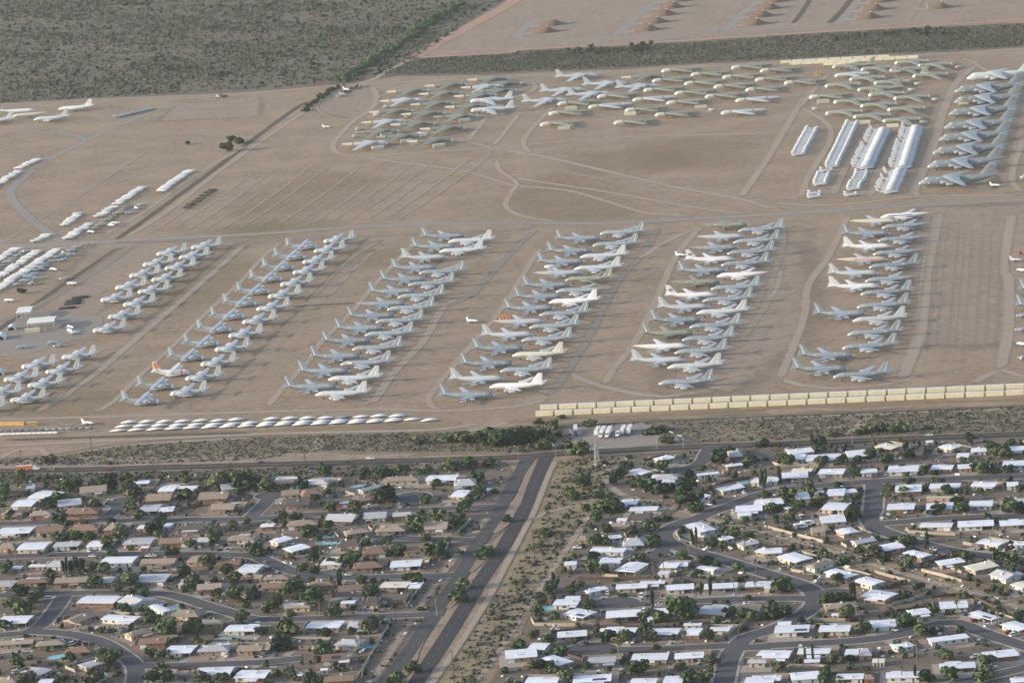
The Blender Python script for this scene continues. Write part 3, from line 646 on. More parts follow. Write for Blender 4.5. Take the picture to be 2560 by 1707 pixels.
BOMB_CG = 22.0
_bf = [(0, 3.3, .3, .3), (.8, 3.4, .9, 1.0), (2.5, 3.8, 1.55, 1.95), (5, 4.0, 1.75, 2.35), (30, 4.0, 1.75, 2.35), (38, 4.3, 1.4, 1.75), (45, 4.6, 1.0, 1.2), (48.3, 4.8, .6, .7)]
_bw = [(10.0, 12.5, .6, 5.6, 1.3), (18.6, 9.0, 13, 4.8, .9), (28.6, 4.4, 28.6, 2.9, .4)]
_be = [(14.0, 19.5, 10.2, 3.9, .85, 5.2), (20.5, 26.0, 18.2, 3.7, .8, 4.8)]
BOMBER = aircraft(BOMB_CG, _bf, _bw, _be, [(37.0, 8.5, 5.6, .6), (43.3, 3.8, 12.6, .3)], [(39.0, 5.6, .6, 4.9, .5), (45.0, 2.2, 8.2, 5.2, .2)],
                  _bf[:3], [(2.6, 4.0, 4.9, 5.5, 1.1)], [(46.5, 4.9, 1.0, .5)], [('nose_gear', 9, .8, 2.2, .6), ('main_gear', 24, .8, 2.2, .6)], stripe=False, wing_mat='wing_blue_grey', npts=12)
def cut_fus(x0, x1):
    def itp(x):
        for a, b in zip(_bf[:-1], _bf[1:]):
            if a[0] <= x <= b[0]:
                t = (x - a[0]) / (b[0] - a[0]); return tuple(p + (q - p) * t for p, q in zip(a, b))
    R = [itp(x0)] + [r for r in _bf if x0 < r[0] < x1] + [itp(x1)]
    return M_(lambda b: b.lathe([(BOMB_CG - x, z, ry, rz) for (x, z, ry, rz) in R], 12), 'section')
def stand(x, y, h, w=1.3):
    b = MB()
    for (dx, dy) in ((-1, -1), (1, -1), (-1, 1), (1, 1)):
        b.cyl((BOMB_CG - x + dx * w, y + dy * w * .7, 0), (BOMB_CG - x + dx * w * .6, y + dy * w * .4, h), .16, .16, 5)
    b.box(BOMB_CG - x - w * .8, BOMB_CG - x + w * .8, y - w * .6, y + w * .6, h - .35, h)
    return ('work_stand', b.mesh('work_stand'), 'yellow_stand', [])
def cut_bomber(sections, sweep, stands, covers=True):
    P = []
    for (nm, a, b_, mk) in sections: P.append((nm, cut_fus(a, b_), mk, []))
    # dark discs painting the shaded hollow where the body was sawn through
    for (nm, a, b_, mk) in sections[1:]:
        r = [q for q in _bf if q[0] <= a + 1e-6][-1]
        P.append(('cut_end', M_(lambda b: b.lathe([(BOMB_CG - a + .04, r[1], r[2] * .82, r[3] * .82), (BOMB_CG - a - .02, r[1], r[2] * .8, r[3] * .8)], 10), 'cut_end', False), 'hollow_shade_dark_junk', []))
    for s in (1, -1):
        if sweep is None: st = [(BOMB_CG - x, c, s * y, z, t) for (x, c, y, z, t) in _bw]
        else: st = [(BOMB_CG - 9.5, 13.0, s * 1.9, 5.4, 1.3), (BOMB_CG - 18, 11.5, s * (1.9 + 8.5 / sweep), 4.4, 1.0), (BOMB_CG - 31, 5.5, s * (1.9 + 20 / sweep), 3.3, .45)]
        P.append(('wing', M_(lambda b: b.foil(st), 'wing'), 'grey_paint', []))
    for q in stands: P.append(stand(*q))
    if covers: P.append(('nose_cover', M_(lambda b: b.lathe([(BOMB_CG - x, z, ry * 1.05, rz * 1.05) for (x, z, ry, rz) in _bf[:3]], 12), 'nose_cover'), 'cover_white', []))
    return P
CUT_TAIL = cut_bomber([('front_section', 0, 35, 'grey_paint'), ('tail_section', 36.6, 47.5, 'cream_paint')], None, [(42, 0, 3.3, 1.2), (24, 11, 3.4), (24, -11, 3.4), (27, 17, 3.2), (27, -17, 3.2)])
CUT_WINGED = cut_bomber([('front_section', 0, 35.5, 'grey_paint'), ('cut_edge', 35.5, 36.6, 'cream_paint')], None, [(22, -10, 3.4, 1), (22, 10, 3.4, 1)])
CUT_UP = cut_bomber([('nose_section', 0, 9.5, 'cream_paint'), ('centre_section', 11.2, 31.5, 'grey_paint'), ('tail_section', 33.5, 45, 'grey_paint')], 1.3, [(16, -6, 2.9, 1), (16, 6, 2.9, 1), (26, -10, 2.7, 1), (26, 10, 2.7, 1), (39, 0, 3.0, 1)])
AFT = [('tail_section', cut_fus(37.5, 47.5), 'cream_paint', []), ('fin', BOMBER[[q[0] for q in BOMBER].index('fin')][1], 'grey_paint', []), stand(42, 0, 3.3, 1.2)]
for s in (1, -1): AFT.append(('tailplane', [q for q in BOMBER if q[0] == 'tailplane'][0 if s > 0 else 1][1], 'grey_paint', []))

SEEN = []
def place(proto, cg, nose, nz, head, name, label, cat, group, sub=None, skip=()):
    P = at(nose, nz); a = math.radians(head)
    o = spawn(proto, name, label, cat, (P.x - math.cos(a) * cg, P.y - math.sin(a) * cg, 0.0), a, group, sub, skip)
    if 'bomber' in name: SEEN.append(o)
    return o

LIGHT = {'grey_paint': 'light_grey_paint', 'wing_blue_grey': 'light_grey_paint'}
WHITE = {'grey_paint': 'white_paint', 'wing_blue_grey': 'white_paint'}
OLIVE = {'grey_paint': 'olive_paint', 'wing_blue_grey': 'olive_paint', 'light_grey_paint': 'olive_paint'}
PALEO = {'grey_paint': 'pale_olive', 'wing_blue_grey': 'pale_olive', 'light_grey_paint': 'pale_olive'}
CREAM = {'grey_paint': 'cream_paint', 'wing_blue_grey': 'light_grey_paint'}
DARK = {'grey_paint': 'dark_grey_paint'}
CLR = {'g': (DARK, 'grey'), 'l': (LIGHT, 'light grey'), 'w': (WHITE, 'white'), 'o': (PALEO, 'olive'), 'c': (CREAM, 'cream')}
FINLESS = ('fin', 'rudder_stripe', 'tailplane')
def _ordlist():
    b = 'first second third fourth fifth sixth seventh eighth ninth tenth eleventh twelfth thirteenth fourteenth fifteenth sixteenth seventeenth eighteenth nineteenth'.split(); t = ['twenty', 'thirty', 'forty']; o = list(b)
    for k in range(3): o += [('twentieth', 'thirtieth', 'fortieth')[k]] + [t[k] + '-' + q for q in b[:9]]
    return o
ORD = _ordlist() or 'first second third fourth fifth sixth seventh eighth ninth tenth eleventh twelfth thirteenth fourteenth fifteenth sixteenth'.split()
FTXT = {'n': ' without its fin', 'e': ' without engines', 'p': ' with white patch', 'b': ' with black fin bands', 'r': ' with red stripe', 'u': ' with blue stripe'}
# rows of tankers: nose points; letter = colour, then marks
TANK = {
 ('first block, turboprop side', -10): '''1 1: 1930 600 g ; 1845 695 g ; 1760 795 l ; 1670 890 g ; 1575 997 g ; 1475 1108 g ; 1385 1220 gn ; 1290 1332 g ; 1185 1445 g ; 1075 1560 g
1 2: 975 135 g ; 870 270 g ; 755 415 g''',
 ('first block, second-block side', 165.5): '''1 1: 1762 655 l ; 1680 745 l ; 1495 942 g ; 1397 1050 g ; 1300 1162 g ; 1203 1275 g ; 1098 1390 g ; 997 1510 g
1 2: 885 72 g ; 775 210 gp ; 660 350 lp ; 542 490 l''',
 ('second block, first-block side', -10): '''2 1: 825 620 g ; 750 735 g ; 670 835 g ; 545 1050 g ; 475 1155 g ; 390 1262 g ; 305 1385 ln ; 205 1505 l
2 2: 120 62 g ; 20 202 g
1 2: 2285 340 l ; 2195 490 g''',
 ('second block, third-block side', 165): '''2 1: 808 580 g ; 740 688 g ; 625 795 l ; 568 905 l ; 490 1005 oe ; 402 1112 gn ; 337 1210 w ; 252 1325 g ; 158 1440 g ; 85 1560 g
2 2: 0 130 c
1 2: 2240 272 g ; 2142 418 w''',
 ('third block, second-block side', -10.3): '''2 1: 2175 497 oe ; 2140 605 ln ; 2085 707 gn ; 2042 812 wb ; 1975 915 g ; 1925 1022 oe ; 1880 1140 wb ; 1815 1250 l ; 1750 1370 g ; 1678 1490 oe
2 2: 1620 45 wn ; 1600 170 l''',
 ('third block, fourth-block side', 168): '''2 1: 2075 555 g ; 2030 660 g ; 1975 762 g ; 1920 868 g ; 1877 972 wn ; 1825 1087 g ; 1750 1197 g ; 1690 1310 l ; 1628 1437 g ; 1560 1555 g
2 2: 1490 105 g ; 1425 240 l ; 1345 388 g''',
 ('fourth block, third-block side', -10.6): '''3 1: 1195 462 cn ; 1125 575 g ; 1140 695 w ; 1100 815 cnr ; 1020 940 l ; 1030 1060 w ; 910 1310 g
3 2: 795 125 g ; 742 250 g''',
 ('fourth block, open-plot side', 171.3): '''3 1: 1032 430 wnu ; 1045 525 gn ; 1008 645 gn ; 962 770 gn ; 928 888 g ; 890 1015 gn ; 850 1135 g ; 815 1255 g ; 775 1380 l ; 730 1505 g
3 2: 682 62 g ; 598 325 g''',
 ('fifth block, open-plot side', -10.6): '''3 1: 2790 1085 g ; 2770 1235 g''',
}
pan = MB().box(TANKER_CG - 9.5, TANKER_CG - 5.8, -1.99, 1.99, 3.9, 5.2).mesh('panel')
for (row, hd), txt in TANK.items():
    for nth, (c, r, v) in enumerate(parse(txt)):
        fl = v[2]; sub, cn = CLR[fl[0]]; mk = ''.join(FTXT[k] for k in fl[1:2])
        sub = dict(sub)
        if fl[0] in 'wco': sub['cover_white'] = 'cover_white'
        skip = ()
        if 'n' in fl: skip = FINLESS
        if 'e' in fl: skip = ('engine', 'intake_cover', 'pylon') + (FINLESS if rnd.random() < .5 else ())
        if fl[0] in 'lw': skip = tuple(skip) + ('hatch_cover',)
        o = place(TANKER, TANKER_CG, px(c, r, float(v[0]), float(v[1])), 3.2, hd + rnd.uniform(-.6, .6), 'tanker_jet',
                  '%s tanker jet%s, %s from the paved road, %s' % (cn, mk, ORD[nth], row), 'airplane', 'parked tanker jets', sub, skip)
        if 'p' in fl: ob('panel', pan, MAT['cover_white'], o)
        if 'b' in fl:
            b = MB()
            for (z0, z1) in ((8.2, 8.9), (9.4, 9.8)): b.box(TANKER_CG - 37.6, TANKER_CG - 34.6, -.36, .36, z0, z1)
            ob('fin_band', b.mesh('fin_band'), MAT['dark_rubber'], o)
        if 'r' in fl or 'u' in fl:
            for s in (1, -1):
                y0, y1 = sorted((s * 1.7, s * 1.96)); ob('cheat_line', MB().box(TANKER_CG - 27, TANKER_CG - 7, y0, y1, 4.3, 4.9).mesh('cheat_line'), MAT['orange_paint' if 'r' in fl else 'dark_blue'], o)
place(RADAR, TANKER_CG, px(2, 1, 655, 935), 3.2, -8, 'radar_plane', 'light grey jet with a round radar dome on its back among the tankers', 'airplane', None, LIGHT, FINLESS)
# small stripped fuselage and orange ramps in the second tanker row
# rows of turboprops
HERCS = {
 ('the row beside the black bladders', 167.5): '''0 1: 1435 770 ; 1310 868 ; 1185 970 ; 1055 1080 ; 922 1192''',
 ('the row beside the white shelters', 167.8): '''0 1: 1752 712 ; 1640 803 ; 1510 902 ; 1388 1008 ; 1262 1118 ; 1128 1235 ; 990 1348 ; 850 1472''',
 ('the block below the shelters', 167.8): '''0 2: 565 150 ; 415 285 ; 252 408 ; 92 545 ; 195 235 ; 33 355 ; -130 490 ; -285 625''',
 ('the row holding the orange-finned one', -10): '''1 1: 570 700 ; 465 795 ; 360 893 ; 250 995 ; 135 1110 ; 15 1220
0 1: 2255 1340 ; 2135 1460
0 2: 2020 22 ; 1882 148 ; 1750 285 O ; 1608 412 ; 1470 550''',
 ('the row beside the tankers', 167.8): '''1 1: 618 655 ; 528 745 ; 425 845 ; 335 940 ; 220 1050 ; 108 1160 ; 2 1275
0 1: 2222 1395 ; 2095 1520
0 2: 1970 80 ; 1840 215 ; 1700 345 ; 1560 485'''}
for (row, hd), txt in HERCS.items():
    for nth, (c, r, v) in enumerate(parse(txt)):
        og = len(v) > 2
        lab = 'white turboprop transport with orange fin and nose band' if og else 'grey turboprop, %s from the paved road in %s' % (ORD[nth], row)
        o = place(HERC, HERC_CG, px(c, r, float(v[0]), float(v[1])), 2.4, hd + rnd.uniform(-.5, .5), 'turboprop_transport', lab, 'airplane', 'parked turboprop transports', WHITE if og else None)
        if og:
            ob('nose_band', M_(lambda b: b.lathe([(HERC_CG - 5.6, 3.15, 2.2, 2.36), (HERC_CG - 7.2, 3.15, 2.2, 2.36)], 14), 'nose_band'), MAT['orange_paint'], o)
            ob('fin_panel', MB().add([(HERC_CG - x, s * .42, z) for s in (1, -1) for (x, z) in ((24.4, 6.6), (27.6, 6.6), (28.0, 11.5), (26.3, 11.5))], [(0, 1, 2, 3), (7, 6, 5, 4), (0, 4, 5, 1), (1, 5, 6, 2), (2, 6, 7, 3), (3, 7, 4, 0)]).mesh('fin_panel'), MAT['orange_paint'], o)
# the giant transports
for i, (c, r, x, y) in enumerate(((3, 0, 1825, 720), (3, 0, 1718, 840), (3, 0, 1703, 940), (3, 0, 1655, 1052), (3, 0, 1612, 1175), (3, 0, 1565, 1285), (3, 0, 1515, 1405), (3, 0, 1465, 1530), (3, 1, 1385, 115), (3, 1, 2315, 60))):
    lab = {0: 'light grey giant transport at the scrub end of its row', 8: 'grey giant transport at the paved road end of its row', 9: 'grey giant transport nosing in beyond the long row'}.get(i, 'grey giant transport, %s from the scrub in the long row' % ORD[i])
    place(BIG, BIG_CG, px(c, r, x, y), 4.2, 169.6, 'giant_transport', lab, 'airplane', 'parked giant transports', LIGHT if i == 0 else {'grey_paint': 'giant_grey', 'wing_blue_grey': 'grey_paint', 'light_grey_paint': 'grey_paint'}, ('nose_cover',) if i in (2, 3, 4, 5) else ())
# bombers
for (c, r, x, y, h) in ((2, 0, 790, 688, -8), (2, 0, 1050, 760, -8), (2, 0, 660, 820, -8), (2, 0, 1355, 785, -8), (2, 0, 910, 855, -8), (2, 0, 500, 915, -8)):
    place(BOMBER, BOMB_CG, px(c, r, x, y), 3.9, h, 'bomber', 'whole light grey bomber with its tall fin', 'airplane', 'whole grey bombers', LIGHT)
for (c, r, x, y) in ((1, 0, 1965, 930), (1, 0, 1970, 1015)):
    place(BOMBER, BOMB_CG, px(c, r, x, y), 3.9, 170, 'bomber', 'pale grey bomber facing the cut olive bombers, fin standing', 'airplane', 'pale bombers facing the cut ones', LIGHT)
for (c, r, v) in parse('''1 0: 1590 830 o ; 1940 775 o ; 2330 720 o ; 1890 850 o ; 2275 790 l ; 2440 762 o ; 2215 870 o ; 2400 826 o ; 1535 915 l ; 1820 945 o ; 2140 970 o ; 1445 1015 o ; 1740 1035 o ; 2040 1060 o ; 1380 1110 l ; 1650 1130 o ; 1925 1170 o ; 1320 1200 o ; 1520 1245 o ; 1215 1310 l ; 1815 1285 o
2 0: 1400 698 o'''):
    o = v[2] == 'o'
    place(CUT_TAIL, BOMB_CG, px(c, r, float(v[0]), float(v[1])), 3.9, -8 + rnd.uniform(-1, 1), 'cut_bomber',
          ('olive' if o else 'pale grey') + ' bomber with sawn-off tail on a stand', 'airplane', 'bombers with sawn-off tails', dict(OLIVE if o else LIGHT, **({'cream_paint': 'pale_olive'} if rnd.random() < .4 and o else {})))
for (c, r, v) in parse('''2 0: 1370 655 o ; 1640 688 o ; 1930 712 o ; 2010 625 o ; 2275 652 o ; 1285 745 o ; 1580 770 o ; 1850 800 o ; 2230 735 o ; 1205 832 o ; 1490 860 o ; 2140 828 o ; 780 890 o ; 1770 890 o ; 1105 920 l ; 415 955 o ; 700 985 l ; 1415 948 o ; 2050 925 l ; 1035 1015 o ; 335 1045 o ; 1310 1058 o ; 1915 1040 l ; 255 1145 o ; 930 1130 o
3 0: 145 765 o ; 375 895 o'''):
    o = v[2] == 'o'
    place(CUT_UP, BOMB_CG, px(c, r, float(v[0]), float(v[1])), 3.9, 176 + rnd.uniform(-1.5, 1.5), 'cut_bomber',
          ('olive' if o else 'pale grey') + ' bomber sawn into sections with wings folded alongside', 'airplane', 'bombers sawn into sections', PALEO if o else LIGHT)
for (c, r, v) in parse('''3 0: 590 615 f ; 1160 580 x ; 1370 608 x ; 850 640 x ; 1110 650 x ; 1325 700 x ; 745 730 x ; 970 765 x ; 520 790 x ; 920 875 x ; 600 938 x ; 1150 905 x ; 845 975 x ; 1095 1010 x ; 525 1042 x ; 780 1075 x ; 1050 1112 x ; 610 695 l ; 820 825 f'''):
    k = v[2]; pr = BOMBER if k == 'f' else CUT_WINGED
    lab = {'f': 'olive bomber whose tall fin still stands among the cut ones', 'l': 'pale grey bomber shell among the olive ones', 'x': 'olive winged bomber shell cut off behind the wing'}[k]
    place(pr, BOMB_CG, px(c, r, float(v[0]), float(v[1])), 3.9, 170 + rnd.uniform(-1, 1), 'cut_bomber' if k != 'f' else 'bomber', lab, 'airplane', 'olive winged bomber shells', PALEO if k != 'l' else LIGHT)
for (c, r, x, y, h) in ((3, 0, 900, 690, 172), (3, 0, 1165, 705, 172), (3, 0, 1495, 985, 172)):
    place(AFT, 26, px(c, r, x - 130, y), 3.9, h, 'bomber_tail', 'sawn-off bomber tail with upright fin on a stand', 'airplane part', 'sawn-off bomber tails', PALEO)
for (c, r, x, y) in ((3, 0, 1760, 620), (3, 0, 1380, 775), (3, 0, 1540, 920), (3, 0, 1430, 1130), (3, 0, 1320, 830), (3, 0, 440, 1005), (2, 0, 1840, 1015), (2, 0, 110, 770), (1, 0, 920, 1255), (1, 0, 950, 1190), (1, 0, 1110, 1060), (1, 0, 1400, 1075), (1, 0, 1205, 985), (1, 0, 1520, 1230)):
    P = G(c, r, x, y + 12); a = rnd.uniform(-.2, .2)
    rr = MB().lathe([(-4, 1.9, 1.2, 1.5), (-2.5, 1.9, 1.45, 1.85), (3, 1.9, 1.45, 1.85), (3.6, 1.9, .9, 1.1)], 10)
    e = empty('fuselage_section', 'loose cream fuselage section lying among the cut bombers', 'airplane part', (P.x, P.y, 0), a, 'loose fuselage sections')
    ob('shell', rr.mesh('shell', True), MAT['cream_paint'], e); ob('cut_end', MB().lathe([(3.62, 1.9, .85, 1.05), (3.66, 1.9, .8, 1.0)], 10).mesh('cut_end'), MAT['hollow_shade_dark_junk'], e)  # cut_end disc paints the shaded inside of the section
    ob('cradle', MB().box(-2.5, 2.5, -.9, .9, .02, .35).mesh('cradle'), MAT['yellow_stand'], e)
_by = {}
for o in SEEN: _by.setdefault(o['label'], []).append(o)
for lb, L_ in _by.items():
    if len(L_) > 1:
        L_.sort(key=lambda o: -(o.location.y - .08 * o.location.x))
        for k, o in enumerate(L_): o['label'] = lb + ', %s nearest the scrub belt' % ORD[k]
# ------------------------------------------------------------------ wrapped helicopters
def tandem():
    f = MB(); f.lathe([(6.8, 1.9, .5, .6), (6.2, 1.9, 1.0, 1.1), (5, 2.0, 1.2, 1.3), (-5, 2.0, 1.2, 1.3), (-6.6, 2.5, .9, .9), (-6.9, 2.6, .5, .5)], 10)
    a = MB(); a.lathe([(5.6, 3.7, .3, .3), (5.0, 3.7, .75, .8), (3.4, 3.6, .75, .8), (2.4, 3.2, .4, .4)], 8)
    b = MB(); b.lathe([(-3.0, 3.4, .4, .4), (-4.0, 4.2, .8, .9), (-6.2, 4.5, .8, 1.2), (-6.9, 4.4, .3, .6)], 8)
    P = [('fuselage', f.mesh('fuselage', True), 'heli_body_shade', []), ('front_pylon', a.mesh('front_pylon', True), 'spray_white', []), ('rear_pylon', b.mesh('rear_pylon', True), 'spray_white', [])]
    for s in (1, -1):
        c = MB(); c.lathe([(-1.5, 1.0, .2, .2), (-2.2, 1.0, .45, .5), (-5.2, 1.0, .45, .5), (-5.8, 1.0, .2, .2)], 8); c.v = [(x, y + s * 1.5, z) for (x, y, z) in c.v]
        P.append(('sponson', c.mesh('sponson', True), 'heli_body_shade', []))
    g = MB(); gear(g, 4.5, 0, 1.0, .3); P.append(('nose_gear', g.mesh('nose_gear'), 'dark_rubber', []))
    g = MB(); gear(g, -4.5, 1.6, .8, .3); gear(g, -4.5, -1.6, .8, .3); P.append(('main_gear', g.mesh('main_gear'), 'dark_rubber', []))
    return P
def heavy():
    f = MB(); f.lathe([(9.8, 2.0, .4, .5), (9.2, 2.0, 1.0, 1.1), (8, 2.1, 1.4, 1.5), (-3, 2.1, 1.4, 1.5), (-6.5, 2.8, .8, .8)], 12)
    t = MB(); t.cyl((-6.3, 0, 2.8), (-8.6, 0, 3.4), .75, .5, 8)
    d = MB(); d.foil([(-7.6, 2.6, 0, 3.2, .5), (-10.2, 1.9, 0, 8.2, .3)], 'z')
    r = MB(); r.lathe([(5.5, 4.1, .3, .3), (4.6, 4.1, 1.3, .9), (-1, 4.1, 1.3, .9), (-2.5, 3.7, .5, .4)], 10)
    h = MB(); h.cyl((2, 0, 4.8), (2, 0, 5.7), .5, .4, 8)
    P = [('fuselage', f.mesh('fuselage', True), 'heli_body_shade', []), ('tail_boom', t.mesh('tail_boom', True), 'heli_body_shade', []), ('tail_fin', d.mesh('tail_fin', True), 'spray_white', []),
         ('engine_deck', r.mesh('engine_deck', True), 'spray_white', [('rotor_hub', h.mesh('rotor_hub'), 'spray_white')])]
    for s in (1, -1):
        c = MB(); c.lathe([(3.5, 1.2, .2, .2), (2.5, 1.2, .65, .7), (-2.5, 1.2, .65, .7), (-3.5, 1.2, .2, .2)], 8); c.v = [(x, y + s * 1.9, z) for (x, y, z) in c.v]
        P.append(('sponson', c.mesh('sponson', True), 'heli_body_shade', []))
    g = MB(); gear(g, 7, 0, 1.0, .35); P.append(('nose_gear', g.mesh('nose_gear'), 'dark_rubber', []))
    g = MB(); gear(g, -1.5, 1.9, .8, .35); gear(g, -1.5, -1.9, .8, .35); P.append(('main_gear', g.mesh('main_gear'), 'dark_rubber', []))
    return P
TANDEM, HEAVY = tandem(), heavy()
def row(proto, n, p0, p1, name, label, cat, group, rz=0, jit=.4, skipf=None, z=0, sub=None):
    a, b = G(*p0), G(*p1)
    for i in range(n):
        t = i / max(1, n - 1); P = a.lerp(b, t)
        spawn(proto, name, label if n < 9 else label + ', %s from the bombers' % ORD[i], cat, (P.x + rnd.uniform(-jit, jit), P.y, z), rz + rnd.uniform(-.03, .03), group, sub, skipf(i) if skipf else ())
R10 = math.radians(-10)
row(TANDEM, 19, (3, 0, 412, 1200), (3, 0, 285, 1435), 'tandem_helicopter', 'white-wrapped twin-rotor helicopter in the short column', 'helicopter', 'white-wrapped twin-rotor helicopters', R10)
row(TANDEM, 38, (3, 0, 782, 1145), (3, 0, 590, 1548), 'tandem_helicopter', 'white-wrapped twin-rotor helicopter in the longest column', 'helicopter', 'white-wrapped twin-rotor helicopters', R10)
row(TANDEM, 1, (3, 1, 545, 15), (3, 1, 545, 15), 'tandem_helicopter', 'white-wrapped twin-rotor helicopter alone below the longest column', 'helicopter', 'white-wrapped twin-rotor helicopters', R10)
row(TANDEM, 8, (3, 1, 520, 50), (3, 1, 485, 140), 'tandem_helicopter', 'white-wrapped twin-rotor helicopter in the small block below the longest column', 'helicopter', 'white-wrapped twin-rotor helicopters', R10)
row(TANDEM, 2, (3, 1, 435, 225), (3, 1, 428, 255), 'tandem_helicopter', 'white-wrapped twin-rotor helicopter of the pair nearest the paved road', 'helicopter', 'white-wrapped twin-rotor helicopters', R10)
nofin = lambda i: ('tail_fin', 'tail_boom') if rnd.random() < .3 else ()
row(HEAVY, 36, (3, 0, 1040, 1215), (3, 0, 880, 1560), 'heavy_helicopter', 'white-wrapped heavy helicopter in the column beside the twin-rotors', 'helicopter', 'white-wrapped heavy helicopters', R10, .5, nofin)
row(TANDEM, 5, (3, 1, 870, 30), (3, 1, 840, 105), 'tandem_helicopter', 'white-wrapped twin-rotor helicopter below the folded-tail column', 'helicopter', 'white-wrapped twin-rotor helicopters', R10)
row(TANDEM, 5, (3, 1, 815, 130), (3, 1, 795, 185), 'tandem_helicopter', 'white-wrapped twin-rotor helicopter in the low block below the folded-tail column', 'helicopter', 'white-wrapped twin-rotor helicopters', R10)
row(TANDEM, 1, (3, 1, 770, 238), (3, 1, 770, 238), 'tandem_helicopter', 'single white-wrapped twin-rotor helicopter below the low block', 'helicopter', 'white-wrapped twin-rotor helicopters', R10)
row(HEAVY, 38, (3, 0, 1340, 1195), (3, 0, 1225, 1560), 'heavy_helicopter', 'white-wrapped heavy helicopter in the column beside the giant transports', 'helicopter', 'white-wrapped heavy helicopters', R10, .5, nofin)
row(HEAVY, 14, (3, 1, 1190, 20), (3, 1, 1105, 215), 'heavy_helicopter', 'white-wrapped heavy helicopter in the road-end block', 'helicopter', 'white-wrapped heavy helicopters', R10, .5, nofin)

# ------------------------------------------------------------------ low white shrouds in three rows
sh = MB(); N = 16
prof = [(-6.4, .9, .05, .05), (-5.0, 1.2, 1.1, .35), (-2.6, 1.55, 2.6, .75), (-.4, 1.75, 3.4, 1.05), (2.4, 1.65, 3.2, .95), (4.8, 1.4, 2.0, .65), (5.9, 1.2, .9, .35), (6.2, 1.1, .2, .1)]
sh.lathe([(x, .55 + (z - .9) * .9, ry * .8, rz * .85) for (x, z, ry, rz) in prof], N)
legs = MB()
for (x, y) in ((-2.5, 1.4), (-2.5, -1.4), (3, 1.5), (3, -1.5)): legs.cyl((x, y * .5, 0), (x, y * .5, .9), .25, .25, 6)
SHROUD = [('cover', sh.mesh('cover', True), 'cover_white', []), ('support', legs.mesh('support'), 'dark_rubber', [])]
GREYSH = {'cover_white': 'dark_grey_paint'}
rows3 = (((0, 2, 1180, 738), (1, 2, 1290, 678), 24), ((0, 2, 1130, 775), (1, 2, 1425, 710), 25), ((0, 2, 1080, 812), (1, 2, 1250, 725), 24))
for k, (a, b, n) in enumerate(rows3):
    A, B = px(*a), px(*b)
    n = int(round((B[0] - A[0]) / 45.6)) + 1
    for i in range(n):
        t = i / (n - 1); p = (A[0] + (B[0] - A[0]) * t, A[1] + (B[1] - A[1]) * t + rnd.uniform(-.6, .6)); P = at(p, 1.0)
        gr = k == 0 and i in (12, 16)
        if k == 0 and i == 7: continue
        o = spawn(SHROUD, 'wrapped_airframe', ('bare grey' if gr else 'low white-wrapped') + ' airframe, %s along the %s row of airframes' % (ORD[i], ('service-track', 'middle', 'dirt-bank')[k]), 'airframe', (P.x, P.y, 0), math.radians(-2 + rnd.uniform(-2, 2)), 'low wrapped airframes', GREYSH if gr else None)
        o.scale = (1, 1, rnd.choice((1, 1, 1, .8)))
P = at(px(1, 2, 1590, 712), 1.4); spawn(SHROUD, 'wrapped_airframe', 'low white-wrapped airframe standing alone past the row ends', 'airframe', (P.x, P.y, 0), 0, 'low wrapped airframes')

# ------------------------------------------------------------------ beige storage containers
std('beige_panel', (.62, .57, .40), rough=.7, var=.06, scale=.6, rand=.05)
std('beige_frame', (.50, .46, .33), rough=.7, var=.08)
std('pale_roof', (.60, .60, .57), rough=.7, var=.08, scale=.5, rand=.05)
CL, CW, CH = 12.2, 3.0, 3.3
cb = MB().box(-CL/2, CL/2, -CW/2, CW/2, .12, CH - .12)
cr = MB(); cr.add([(-CL/2-.05, -CW/2-.08, CH-.12), (CL/2+.05, -CW/2-.08, CH-.12), (CL/2+.05, CW/2+.08, CH-.12), (-CL/2-.05, CW/2+.08, CH-.12),
                   (-CL/2-.05, -CW/2-.08, CH), (CL/2+.05, -CW/2-.08, CH), (CL/2+.05, CW/2+.08, CH), (-CL/2-.05, CW/2+.08, CH), (-CL/2, 0, CH+.18), (CL/2, 0, CH+.18)],
                  [(0,3,2,1), (0,1,5,4), (2,3,7,6), (4,5,9,8), (6,7,8,9), (1,2,6,9,5), (3,0,4,8,7)])
cpn = []
for k in range(4):
    x0 = -CL/2 + .12 + k * (CL - .24) / 4
    cpn.append(('side_panel', MB().box(x0 + .07, x0 + (CL - .24) / 4 - .07, -CW/2 - .05, -CW/2 + .02, .3, CH - .3).mesh('side_panel'), 'beige_panel', []))
cs = MB()
for x in (-CL/2 + .8, CL/2 - .8): cs.box(x - .3, x + .3, -CW/2 + .1, CW/2 - .1, 0, .12)
BOX = [('body', cb.mesh('body'), 'beige_frame', []), ('roof', cr.mesh('roof'), 'pale_roof', []), ('skid', cs.mesh('skid'), 'beige_frame', [])] + cpn
def containers(a, b, step_px, label, group, n=None):
    A, B = Vector((*px(*a),)), Vector((*px(*b),))
    Pa, Pb = at(A), at(B); L = (Pb - Pa).length; n = n or int(L / 13.0) + 1
    rz = math.atan2(Pb.y - Pa.y, Pb.x - Pa.x)
    for i in range(n):
        P = Pa.lerp(Pb, i / max(1, n - 1)); spawn(BOX, 'storage_container', '%s, %s along' % (label, ORD[i]) if n > 3 else label, 'container', (P.x, P.y, 0), rz, group)
containers((2, 2, 300, 680), (3, 2, 2450, 480), 46, 'beige storage container in the line nearer the scrub strip', 'beige storage containers')
containers((2, 2, 340, 622), (3, 2, 2450, 424), 46, 'beige storage container in the line nearer the tankers', 'beige storage containers')
containers((3, 0, 165, 583), (3, 0, 1060, 535), 28, 'beige storage container in the back line behind the bombers', 'beige containers behind the bombers', 9)
containers((3, 0, 255, 597), (3, 0, 1330, 540), 28, 'beige storage container in the middle line behind the bombers', 'beige containers behind the bombers', 11)
